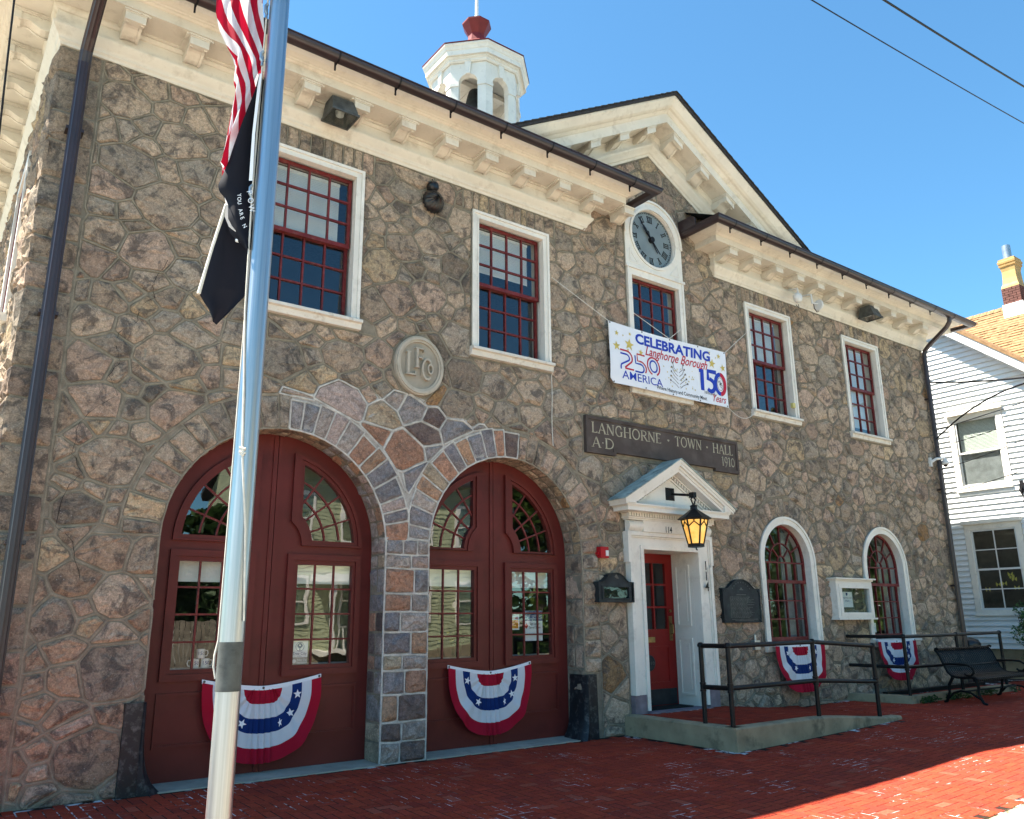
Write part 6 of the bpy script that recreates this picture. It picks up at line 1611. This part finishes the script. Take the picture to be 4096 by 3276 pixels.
for wi, (a, b, c, d) in enumerate(wins_n):
    m = MB(); k = .14
    def bxn(m, x0, x1, y0, y1, z0, z1): p, q = LN((x0, y0, z0)), LN((x1, y1, z1)); m.box(p[0], q[0], p[1], q[1], p[2], q[2])
    bxn(m, NX-.05, NX+.02, a-.08, a+.06, c-.06, d+.1); bxn(m, NX-.05, NX+.02, b-.06, b+.08, c-.06, d+.1); bxn(m, NX-.05, NX+.02, a+.06, b-.06, d-.04, d+.1); bxn(m, NX-.05, NX+.02, a+.06, b-.06, c-.06, c+.05)
    bxn(m, NX-.13, NX+.0, a-.11, b+.11, d+.1, d+.19); bxn(m, NX-.09, NX, a-.09, b+.09, c-.09, c-.06)
    wn = m.build('window', 'white_paint', t)
    zm = (c+d)/2; m = MB()
    for z0, z1, x in ((zm-.02, d-.04, NX-.02), (c+.05, zm+.02, NX-.0)):
        bxn(m, x, x+.03, a+.06, a+.10, z0, z1); bxn(m, x, x+.03, b-.10, b-.06, z0, z1); bxn(m, x, x+.03, a+.10, b-.10, z0, z0+.045); bxn(m, x, x+.03, a+.10, b-.10, z1-.04, z1)
        if wi == 1: bxn(m, x+.005, x+.02, (a+b)/2-.012, (a+b)/2+.012, z0+.045, z1-.04); bxn(m, x+.005, x+.02, a+.10, b-.10, (z0+z1)/2-.012, (z0+z1)/2+.012)
    m.build('sash', 'white_plastic', wn)
    for z0, z1, x in ((zm+.03, d-.08, NX+.0), (c+.09, zm-.02, NX+.018)):
        m = MB(); bxn(m, x, x+.003, a+.10, b-.10, z0, z1); m.build('pane', 'glass', wn)
    if wi == 0:
        m = MB(); zz = d-.08
        while zz > zm-.02: p = LN((NX+.1, a+.1, zz)); q = LN((NX+.1, b-.1, zz)); m.add([(p[0]-.006, p[1], p[2]-.016), (q[0]-.006, q[1], q[2]-.016), (q[0]+.006, q[1], q[2]+.016), (p[0]+.006, p[1], p[2]+.016)], [(0,1,2,3)]); zz -= .034
        m.build('blind', 'blind', wn, fix=False); m = MB(); bxn(m, NX+.05, NX+.06, a+.1, b-.1, c+.08, zm-.02); m.build('screen', 'curtain', wn)
    else:
        rb = random.Random(8); m = MB()
        for k in range(7):
            y0, z0 = rb.uniform(a+.2, b-.25), rb.uniform(c+.45, zm-.12); s_ = .055; p = LN((NX+.03, y0, z0))
            m.add([p, (p[0], p[1]+s_, p[2]+s_), (p[0], p[1]+s_*1.1, p[2]-.01), (p[0], p[1]+s_*.8, p[2]-s_), (p[0], p[1]-s_, p[2]+s_), (p[0], p[1]-s_*1.1, p[2]-.01), (p[0], p[1]-s_*.8, p[2]-s_)], [(0,1,2), (0,2,3), (0,4,5), (0,5,6)])
        m.build('paper_butterfly', 'butterfly', wn, fix=False)
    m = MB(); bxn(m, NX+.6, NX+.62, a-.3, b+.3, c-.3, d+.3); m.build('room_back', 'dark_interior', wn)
# rake boards, soffit and roofs
m = MB(); ov = .42
def rk(v0, v1, x0, x1):
    for sg in (-1, 1):
        yE = ya-.3 if sg < 0 else yb_+.3; dy_ = abs(yE-apY)
        m.prism([(apY-2, apZ+v0), (apY-2, apZ+v1), (yE-2, apZ+v1-rsl*dy_), (yE-2, apZ+v0-rsl*dy_)], 'x', x0, x1)
rk(-.28, -.04, -ov, -ov+.03); rk(-.10, -.04, -ov+.0301, .03); rk(-.36, -.29, -.06, .015); m.build('rake_board', 'clapboard', t)
m = MB()
for sg in (-1, 1):
    yE = ya-.4 if sg < 0 else yb_+.4; dy_ = abs(yE-apY); m.prism([(apY-2, apZ-.039), (apY-2, apZ+.06), (yE-2, apZ+.06-rsl*dy_), (yE-2, apZ-.039-rsl*dy_)], 'x', -ov-.03, 4.5)
m.build('gable_roof', 'tan_shingle', t)
# main roof slope facing the hall, ridge parallel to the side wall, shingled in courses
x0r, z0r, x1r, z1r = 22.2, 8.1, 24.3, 10.30
m = MB(); nc = 22; rb = random.Random(2)
for k in range(nc):
    f0, f1 = k/nc, (k+1)/nc; xa, za = x0r+(x1r-x0r)*f0, z0r+(z1r-z0r)*f0; xb, zb = x0r+(x1r-x0r)*f1, z0r+(z1r-z0r)*f1
    yy = -3.1+rb.uniform(0, .2)
    while yy < 9.5:
        wd = rb.uniform(.16, .34); tt = rb.uniform(.8, 1.15); e = rb.choice((.012, .012, .022)); y2 = min(9.5, yy+wd)
        m.add([LN(v) for v in [(xa-e*.7, yy, za+e), (xa-e*.7, y2, za+e), (xb, y2, zb+.004), (xb, yy, zb+.004), (xa, yy, za-.01), (xa, y2, za-.01)]], [(0,1,2,3),(0,1,5,4)], 0); yy = y2
mr = MB(); mr.add([LN(v) for v in [(x0r, -3.1, z0r-.02), (x0r, 9.5, z0r-.02), (x1r, 9.5, z1r-.02), (x1r, -3.1, z1r-.02), (x1r+3, 9.5, 8), (x1r+3, -3.1, 8)]], [(0,1,2,3), (3,2,4,5)]); rn = mr.build('roof', 'tan_shingle', t)
tag(m.build('shingle', 'tan_shingle', rn, fix=False), kind='stuff')
m = MB(); yy = -3.1
while yy < 9.4: m.add([LN(v) for v in [(x1r-.14, yy, z1r-.10), (x1r-.14, yy+.20, z1r-.115), (x1r, yy+.20, z1r+.03), (x1r, yy, z1r+.045), (x1r+.14, yy+.20, z1r-.115), (x1r+.14, yy, z1r-.10)]], [(0,1,2,3), (3,2,4,5)]); yy += .2
tag(m.build('ridge_cap', 'tan_shingle', rn, fix=False), kind='stuff')
# chimney
cy0, cy1 = -.22, .27; cxa, cxb = 23.85, 24.4
cb = MB(); bxn(cb, cxa-.02, cxb+.02, cy0-.03, cy1+.03, 9.6, 10.22); chim = cb.build('chimney', 'flashing', t)
rb = random.Random(9); z = 10.225
m = MB(); bxn(m, cxa+.012, cxb-.012, cy0+.012, cy1-.012, 10.225, 10.72); m.build('core', 'mortar', chim)
bm_ = {}
for c in range(7):
    yy = cy0-(.1 if c % 2 else 0)
    while yy < cy1:
        y0, y1 = max(cy0, yy), min(cy1, yy+.2)
        if y1-y0 > .03: m = MB(); bxn(m, cxa, cxa+.09, y0+.005, y1-.005, z+.004, z+.064); m.build('brick', 'chim_brick', chim)
        yy += .205
    xx = cxa+.095
    while xx < cxb:
        m = MB(); bxn(m, xx+.004, min(cxb, xx+.2)-.004, cy0, cy0+.09, z+.004, z+.064); m.build('brick', 'chim_brick', chim); xx += .205
    z += .07
zc = 10.72; mx_, my_ = (cxa+cxb)/2, (cy0+cy1)/2
def sq(r, z): return [LN((mx_+sx*r, my_+sy*r*.92, z)) for sx, sy in ((-1,-1),(1,-1),(1,1),(-1,1))]
m = MB(); m.loft([sq(r, z) for r, z in ((.26, zc), (.25, zc+.06), (.215, zc+.14), (.20, zc+.3), (.195, zc+.52), (.215, zc+.62), (.22, zc+.66), (.24, zc+.67), (.25, zc+.72), (.225, zc+.73), (.255, zc+.76), (.265, zc+.82), (.235, zc+.84), (.24, zc+.90), (.2, zc+.905))], closed=True); m.add(sq(.2, zc+.905), [(0,1,2,3)])
m.build('chimney_pot', 'clay_pot', chim)
m = MB(); p = LN((mx_-.02, my_+.02, 0)); m.lathe([(.115, zc+.9), (.115, zc+1.35), (.105, zc+1.35), (.105, zc+.92)], p, 18); m.build('flue', 'galv', chim, smooth=40)
m = MB(); bxn(m, NX-.02, NX+.05, -3.2, -.45, .0, .76); m.build('basement_shade_panel', 'ink', t)  # flat black panel, the shade inside the basement opening put into its colour
m = MB(); bxn(m, NX-.06, NX-.0, -.58, -.50, 4.45, 4.75); q_ = [LN((NX-.1, -.6-.10*cos(2*pi*k/12), 4.52+.16*sin(2*pi*k/12))) for k in range(13)]; m.tube(q_, .012, 6); m.tube([LN((NX-.05, -.52, 4.7)), LN((NX-.05, -.56, 3.8)), LN((NX-.05, -.60, .8))], .010, 6); m.build('meter_cable', 'wire', t)
# ------------------------------------------------------------ wires
def wire(pts, r, label, sag=0, name='cable', group=None):
    a, b = Vector(pts[0]), Vector(pts[1]); P = []
    for k in range(25): f = k/24; p = a.lerp(b, f); p.z -= 4*sag*f*(1-f); P.append(tuple(p-a))
    m = MB(); m.tube(P, r, 6); o = m.build(name, 'wire', None, tuple(a), smooth=True); return tag(o, label, 'cable', group)
def onY(a, b, Y):
    d = _f+(a-2048)/FPX*CR-(b-1638)/FPX*CU; return CAM+d*((Y-CAM.y)/d.y)
wire((onY(3100, -88, -3.2), onY(4300, 606, -3.0)), .011, 'thin overhead cable crossing the sky at the upper right', .05)
wire((onY(3380, -100, -3.4), onY(4300, 466, -3.0)), .021, 'thick overhead cable nearest the upper right corner of the sky', .05)
wire((onY(3712, 1529, -.05), onY(4250, 1490, -3.5)), .022, 'thick black service cable from the hall corner over the white house', .06)
wire((onY(3742, 1760, -.1), onY(4250, 1500, -3.5)), .018, 'black service cable bending up from the hall corner to the right', -.28)
wire((onY(3735, 1725, -.1), onY(4250, 1560, -3.8)), .009, 'thin black wire across the upper part of the white gable', .0)
wire((onY(3745, 1790, -.1), onY(4250, 1615, -3.8)), .007, 'thin wire crossing above the upper white house window', .05)
wire((onY(3755, 1880, -.1), onY(4250, 1690, -4.2)), .007, 'thin wire crossing the lower half of the upper white house window', .05)
wire((onY(3775, 1975, -.1), onY(4250, 1820, -4.2)), .008, 'thin wire just below the upper white house window', .05)
wire((onY(64, -60, -1.4), onY(-6, 560, -1.0)), .010, 'thin dark cable hanging at the upper left by the eaves', .03)
# ------------------------------------------------------------ bin, plants, litter
t = thing('litter_bin', 'dark bin with a domed lid behind the rail at the hall corner', 'bin', (19.1, .35, g(19, .3)))
m = MB(); m.lathe([(.16, 0), (.19, .80), (.20, .82)], (0, 0, 0), 16); m.build('drum', 'black_plastic', t, smooth=40); m = MB(); m.lathe([(.225, .80), (.23, .85), (.18, .93), (.08, .97), (0, .975)], (0, 0, 0), 16); m.build('lid', 'black_plastic', t, smooth=40)
def leaves(m, c, rad, n, size, rb, shell=.55, flat=.0):
    for k in range(n):
        while True:
            p = Vector((rb.uniform(-1, 1), rb.uniform(-1, 1), rb.uniform(-1, 1)))
            if p.length < 1 and p.length > shell*rb.random()**.5: break
        q = Vector((c[0]+p.x*rad[0], c[1]+p.y*rad[1], c[2]+p.z*rad[2])); s_ = size*rb.uniform(.6, 1.3)
        a = Vector((rb.uniform(-1, 1), rb.uniform(-1, 1), rb.uniform(-.6, .6))).normalized(); b = a.cross(Vector((rb.uniform(-1, 1), rb.uniform(-1, 1), rb.uniform(-1, 1)))).normalized()
        tv = rb.random(); m.add([q-a*s_, q-b*s_*.45, q+a*s_, q+b*s_*.45], [(0,1,2,3)], 0, (tv, tv, tv))
def tree(x, y, h, r, label, matn='leaf', n=2600, seed=1, size=.16, z0=-.1):
    rb = random.Random(seed); t = thing('tree', label, 'tree', (x, y, z0), 0, 'trees across the street'); m = MB()
    m.tube([(0, 0, 0), (.05, .05, h*.3), (0, .1, h*.55), (.1, .0, h*.8)], [.028*h, .022*h, .016*h, .006*h], 8)
    cl = []
    for k in range(11):
        a = rb.uniform(0, 6.3); zz = h*rb.uniform(.22, .92); rr = r*rb.uniform(.2, .75)*(1.25-zz/h*.7); cl.append((rr*cos(a), rr*sin(a), zz)); m.tube([(0, .05, zz*.72), (rr*.5*cos(a), rr*.5*sin(a), zz*.88), cl[-1]], [.012*h, .008*h, .003*h], 6)
    m.build('trunk', 'bark', t); m = MB()
    for c in cl+[(0, 0, h*.8), (0, 0, h*.62)]: leaves(m, c, (r*.48, r*.48, r*.42), n//13, size*1.7, rb)
    m.build('crown', matn, t, fix=False); return t
t = thing('shrub', 'leafy green shrub at the right edge beside the white house', 'shrub', (20.15, -.62, g(20, -.6))); rb = random.Random(31)
m = MB()
for k in range(9): a = rb.uniform(0, 6.3); m.tube([(0, 0, 0), (.12*cos(a), .12*sin(a), .6), (.32*cos(a), .32*sin(a), 1.2+.3*rb.random())], [.02, .014, .006], 6)
m.build('stem', 'bark', t); m = MB()
for c in ((0, 0, .55), (.1, -.15, .9), (-.1, .1, 1.05), (.0, -.1, 1.35), (.2, -.25, 1.2), (-.05, -.3, .7), (.25, .1, 1.55)): leaves(m, c, (.36, .36, .28), 330, .045, rb, .4)
m.build('foliage', 'leaf_shrub', t, fix=False)
m = MB(); rb = random.Random(41)
for k in range(14): x = rb.uniform(13.9, 17.5); leaves(m, (x, -1.14-.08*rb.random(), g(x, -1.1)+.06), (.16, .07, .07), 40, .030, rb, .1)
tag(m.build('weeds', 'leaf_dark', fix=False), 'low weeds growing along the kerb under the bench', 'weeds', kind='stuff')
m = MB()
for k in range(70):
    x = rb.uniform(4.5, 9.5); y = -5.22+rb.uniform(-.03, .03); z = g(x, y)
    for j in range(6): a = rb.uniform(0, 6.3); m.add([(x, y, z), (x+.006, y, z), (x+.03*cos(a), y+.03*sin(a), z+rb.uniform(.01, .05))], [(0,1,2)], 0, (.9,.9,.9))
tag(m.build('edge_grass', 'leaf', fix=False), 'wisps of grass along the brick edging', 'grass', kind='stuff')
rb = random.Random(77)
for k, (x, y) in enumerate(((3.2, -1.2), (5.1, -1.5), (5.9, -.75), (8.4, -2.25), (9.2, -3.0), (4.3, -.95))):
    m = MB(); s_ = .03; m.add([(-s_, 0, 0), (-s_*.2, -s_*.5, .006), (s_*1.1, 0, .002), (-s_*.2, s_*.5, .008)], [(0,1,2,3)], 0, (.8,.8,.8)); o = m.build('fallen_leaf', 'fence_wood', None, (x, y, g(x, y)+.002), fix=False); o.rotation_euler = (0, 0, rb.uniform(0, 6.3)); tag(o, 'small dry brown leaf on the bricks '+('in front of the left engine doors', 'in front of the stone pier', 'near the right engine door sill', 'at the corner of the concrete ramp kerb', 'out in front of the ramp', 'close to the foot of the stone pier')[k], 'leaf', 'dry leaves on the bricks')
# ------------------------------------------------------------ things in the door windows
def card(name, label, cat, x0, x1, z0, z1, matn, y=.398):
    t = thing(name, label, cat, ((x0+x1)/2, y, z0)); w2 = (x1-x0)/2; m = MB(); m.box(-w2, w2, 0, .002, 0, z1-z0); m.build('sheet', matn, t); return t
t = card('window_sticker', 'white tree logo sticker in the lower left pane of the left engine door window', 'sticker', 3.128, 3.322, 1.19, 1.374, 'paper')
m = MB(); ribp = lambda u, v: (u, -.001, v)
m.plate([(.052*cos(radians(a)), .118+.052*sin(radians(a))) for a in range(0, 360, 15)], [[(.047*cos(radians(a)), .118+.047*sin(radians(a))) for a in range(0, 360, 15)]], -.002, -.0005)
rb = random.Random(3)
for k in range(9): a = k*.7; x, z = .022*cos(a), .132+.018*sin(a); m.plate([(x+.012*cos(b), z+.012*sin(b)) for b in [j*1.05 for j in range(6)]], (), -.002-.0001*k, -.0006)
m.box(-.005, .005, -.002, -.0007, .075, .125); text_mesh(m, 'Tree City', .045, lambda u, v: (u, -.001, v+.028), off=.004, width=.17); text_mesh(m, 'USA', .02, lambda u, v: (u, -.001, v+.006), width=.05); m.build('print', 'sticker_blue', t, fix=False)
t = card('window_sticker', 'narrow grey foundation sticker below the tree logo sticker', 'sticker', 3.128, 3.322, 1.113, 1.188, 'grey_back'); m = MB(); text_mesh(m, 'Arbor Day', .034, lambda u, v: (u+.03, -.001, v+.038), width=.12); text_mesh(m, 'Foundation', .034, lambda u, v: (u+.03, -.001, v+.010), width=.12); m.plate([(-.062+.022*cos(radians(a)), .036+.022*sin(radians(a))) for a in range(0, 360, 30)], (), -.002, -.0005); m.build('print', 'paper', t, fix=False)
t = card('window_sticker', 'orange and white notice sticker in the right engine door window', 'sticker', 6.245, 6.385, 1.45, 1.665, 'paper'); m = MB(); m.box(-.055, .055, -.002, -.0005, .02, .135); m.build('panel', 'sticker_orange', t)
m = MB(); m.box(-.05, .05, -.0015, -.0005, .15, .165)
for k in range(5): m.box(-.045, .045, -.0035, -.0021, .03+.02*k, .036+.02*k)
m.build('print', 'sticker_red', t)
t = card('window_poster', 'blue headed poster about local news in the right engine door window', 'poster', 6.46, 6.795, 1.30, 1.705, 'paper'); m = MB(); m.box(-.165, .165, -.0015, -.0004, .27, .402); m.build('header', 'sticker_blue', t)
m = MB(); text_mesh(m, 'Want to know', .045, lambda u, v: (u, -.003, v+.365), off=.004, width=.24); text_mesh(m, "what's going on", .05, lambda u, v: (u, -.003, v+.325), off=.004, width=.30); text_mesh(m, 'in Langhorne?', .05, lambda u, v: (u, -.003, v+.285), off=.004, width=.30); m.build('headline', 'paper', t, fix=False)
m = MB(); text_mesh(m, 'Sign up for', .045, lambda u, v: (u+.03, -.002, v+.215), off=.004, width=.18); text_mesh(m, 'Savvy Citizen', .045, lambda u, v: (u+.03, -.002, v+.165), off=.004, width=.20); m.build('print', 'ink', t, fix=False)
m = MB(); m.plate([(-.12, .16), (-.085, .20), (-.12, .24), (-.155, .20)], (), -.002, -.0005); m.build('logo', 'sticker_red', t)
mug = None
for k, (x, z) in enumerate(((2.08, 1.115), (2.19, 1.115), (2.135, 1.215))):
    lab = ('white anniversary mug at the bottom left of the three in the left door window', 'white anniversary mug at the bottom right of the three in the left door window', 'white anniversary mug stacked on top in the left door window')[k]
    t = thing('mug', lab, 'mug', (x, .47, z), 0, 'anniversary mugs in the door window'); m = MB(); m.lathe([(0, 0), (.042, 0), (.044, .004), (.044, .095), (.040, .095), (.040, .01)], (0, 0, 0), 18); sg = -1 if k == 0 else 1
    m.tube([(sg*.043, 0, .08), (sg*.07, 0, .078), (sg*.078, 0, .05), (sg*.066, 0, .022), (sg*.043, 0, .02)], .006, 6); m.build('cup', 'white_plastic', t, smooth=40)
    m = MB(); text_mesh(m, '150', .05, lambda u, v: (.0445*sin(u/.0445), -.0445*cos(u/.0445)-.0008, v+.035), off=.006, width=.07); m.build('print', 'sticker_blue', t, fix=False)
m = MB(); m.box(1.7, 3.95, .43, .75, 1.02, 1.11); m.box(4.8, 7.1, .43, .75, 1.02, 1.11); m.build('window_ledge', 'white_paint', TH)
t = thing('potted_plant', 'green wrapped pot of yellow flowers inside the right engine door window', 'plant', (5.45, .55, 1.11)); m = MB(); m.lathe([(.05, 0), (.075, .14), (.09, .16)], (0, 0, 0), 10); m.build('wrap', 'leaf_shrub', t); m = MB(); rb = random.Random(6); leaves(m, (0, 0, .25), (.12, .1, .1), 60, .04, rb, .1); m.build('foliage', 'leaf', t, fix=False)
m = MB()
for k in range(5): m.lathe([(0, 0), (.03, .02), (.035, .03)], (-.25+.06*k, 0, .2+.05*(k % 3)), 7)
m.build('flower', 'butterfly', t)
# ------------------------------------------------------------ crack in the left wall
pts = [(1.28, 5.45), (1.15, 5.12), (1.20, 4.98), (1.02, 4.86), (1.06, 4.70), (.88, 4.52), (.86, 4.40), (.93, 4.22), (.84, 4.05), (.95, 3.86), (.78, 3.72), (.62, 3.52), (.60, 3.2), (.70, 3.02), (.58, 2.85), (.53, 2.5), (.70, 2.36), (.72, 2.2), (.83, 1.95)]
m = MB(); rb = random.Random(12); L = []; R_ = []
fine = []
for i in range(len(pts)-1):
    for k in range(4): f = k/4; fine.append((pts[i][0]+(pts[i+1][0]-pts[i][0])*f+rb.uniform(-.012, .012), pts[i][1]+(pts[i+1][1]-pts[i][1])*f+rb.uniform(-.012, .012)))
for x, z in fine: wd = rb.uniform(.001, .0035); L.append((x-wd, -.034, z)); R_.append((x+wd, -.034, z))
m.loft([L, R_]); m.build('crack', 'crack', wall, fix=False)
# ------------------------------------------------------------ across the street (seen in the glass)
t = thing('green_house', 'pale green clapboard house across the street mirrored in the engine door glass', 'house', (15, -19.6, -.1))
m = MB(); m.box(-5, 5.5, -8, 0, .6, 7.4); m.prism([(-8, 7.4), (0, 7.4), (-4, 10.4)], 'x', -5, 5.5); wg = m.build('wall', 'green_clap', t)
m = MB(); z = .6
while z < 7.3: m.add([(-5, .02, z), (5.5, .02, z), (5.5, .002, z+.15), (-5, .002, z+.15)], [(0,1,2,3)]); m.add([(-5, 0, z), (5.5, 0, z), (5.5, .02, z), (-5, .02, z)], [(0,1,2,3)]); z += .15
tag(m.build('clapboard', 'green_clap', wg, fix=False), kind='stuff')
m = MB(); m.prism([(-8.4, 7.2), (-4, 10.5), (.4, 7.2), (.4, 7.35), (-4, 10.65), (-8.4, 7.35)], 'x', -5.3, 5.8); m.build('roof', 'roof_dark', t)
for x in (-4, -1.6, 1.2, 3.6):
    for z in (1.5, 4.6):
        m = MB(); m.plate(rect(x-.6, x+.6, z, z+1.8), [rect(x-.48, x+.48, z+.1, z+1.68)], .06, .0); m.box(x-.48, x+.48, .02, .05, z+.86, z+.92); wg2 = m.build('window', 'white_paint', t); m = MB(); m.box(x-.48, x+.48, .021, .03, z+.1, z+1.68); m.build('pane', 'glass', wg2)
m = MB(); m.box(-3.2, 0.2, 0, 1.6, .55, .65); 
for x in (-3.1, -1.5, .1): m.box(x-.07, x+.07, 1.45, 1.59, .65, 3.1)
m.box(-3.3, .3, -.02, 1.75, 3.1, 3.35)
for k in range(4): m.box(-2.2, -.9, 1.6+.28*k, 1.88+.28*k, .0, .55-.14*k)
for k in range(14): x = -3.1+.24*k; m.box(x-.02, x+.02, 1.5, 1.54, .65, 1.5)
m.build('porch', 'white_paint', t)
m = MB(); m.box(-5.2, 5.7, -8.1, .05, -.4, .6); m.build('foundation', 'concrete', t)
t = thing('picket_fence', 'weathered board fence across the street mirrored in the left door glass', 'fence', (6.6, -19.2, -.1)); bmx = MB(); bmx.box(-.07, .07, -.012, .012, -.3, 1.75); BM_ = bmx.mesh('board', 'fence_wood')
for k in range(26): link('board', BM_, t, (-2.2+.16*k, 0, .05*((k*7) % 3)*.3))
m = MB(); m.box(-2.3, 1.9, -.06, -.013, .3, .4); m.box(-2.3, 1.9, -.06, -.013, 1.2, 1.3); m.build('rail', 'fence_wood', t)
tree(4.6, -21.5, 8.5, 3.0, 'broad green tree across the street mirrored at the left of the left door window', 'leaf', 2600, 1)
tree(8.6, -22.5, 6.0, 1.8, 'dark narrow evergreen across the street mirrored beside the board fence', 'leaf_dark', 2200, 2)
tree(23.5, -21, 10, 3.6, 'tall leafy tree across the street mirrored in the right door glass', 'leaf', 2800, 3)
tree(30, -20, 9, 3.4, 'rounded leafy tree across the street mirrored in the arched windows', 'leaf_dark', 2600, 4)
tree(38, -23, 13, 4.6, 'largest leafy tree across the street mirrored in the upper right windows', 'leaf', 3000, 5)
tree(47, -21, 11, 4.2, 'far leafy tree down the street mirrored in the rightmost windows', 'leaf', 2600, 6)
tree(56, -31, 15, 5.0, 'farthest tall tree down the street mirrored in the rightmost windows', 'leaf', 2600, 7)
tree(20.5, -23, 7, 3.0, 'low leafy tree across the street mirrored behind the right door posters', 'leaf_dark', 2600, 8)
tree(34, -21, 6.5, 3.2, 'low spreading tree across the street mirrored low in the arched windows', 'leaf', 2600, 9)
tree(42.5, -19.5, 6, 3.0, 'dark low tree near the far sidewalk mirrored beside the notice case', 'leaf_dark', 2600, 10)
tree(51, -20, 6.5, 3.2, 'dark bushy tree down the street mirrored in the notice case glass', 'leaf_dark', 2600, 11)
for k in range(6):
    hx_ = 24+8.2*k; t = thing('hedge', ('first', 'second', 'third', 'fourth', 'fifth', 'sixth')[k]+' clipped hedge along the far sidewalk counted from the green house, seen only in reflections', 'hedge', (hx_, -19.1, -.1), 0, 'hedges along the far sidewalk'); m = MB(); rb = random.Random(60+k)
    for j in range(9): leaves(m, (-3.6+.9*j, 0, .8), (.75, .5, .85), 190, .11, rb, .5)
    m.build('foliage', 'leaf', t, fix=False); m = MB(); m.box(-3.9, 3.9, -.25, .25, 0, 1.3); m.build('core', 'leaf_dark', t)
t = thing('white_house', 'white clapboard house far across the street mirrored in the arched windows', 'house', (66, -27, -.1)); m = MB(); m.box(-6, 6, -8, 0, -.2, 6.5); m.prism([(-8, 6.5), (0, 6.5), (-4, 9.6)], 'x', -6, 6); wv = m.build('wall', 'clapboard', t)
m = MB(); m.prism([(-8.4, 6.3), (-4, 9.7), (.4, 6.3), (.4, 6.45), (-4, 9.85), (-8.4, 6.45)], 'x', -6.3, 6.3); m.build('roof', 'roof_dark', t)
for x in (-4, 0, 4):
    for z in (1.2, 4.2): m = MB(); m.box(x-.5, x+.5, .005, .03, z, z+1.6); m.build('window', 'ink', t)
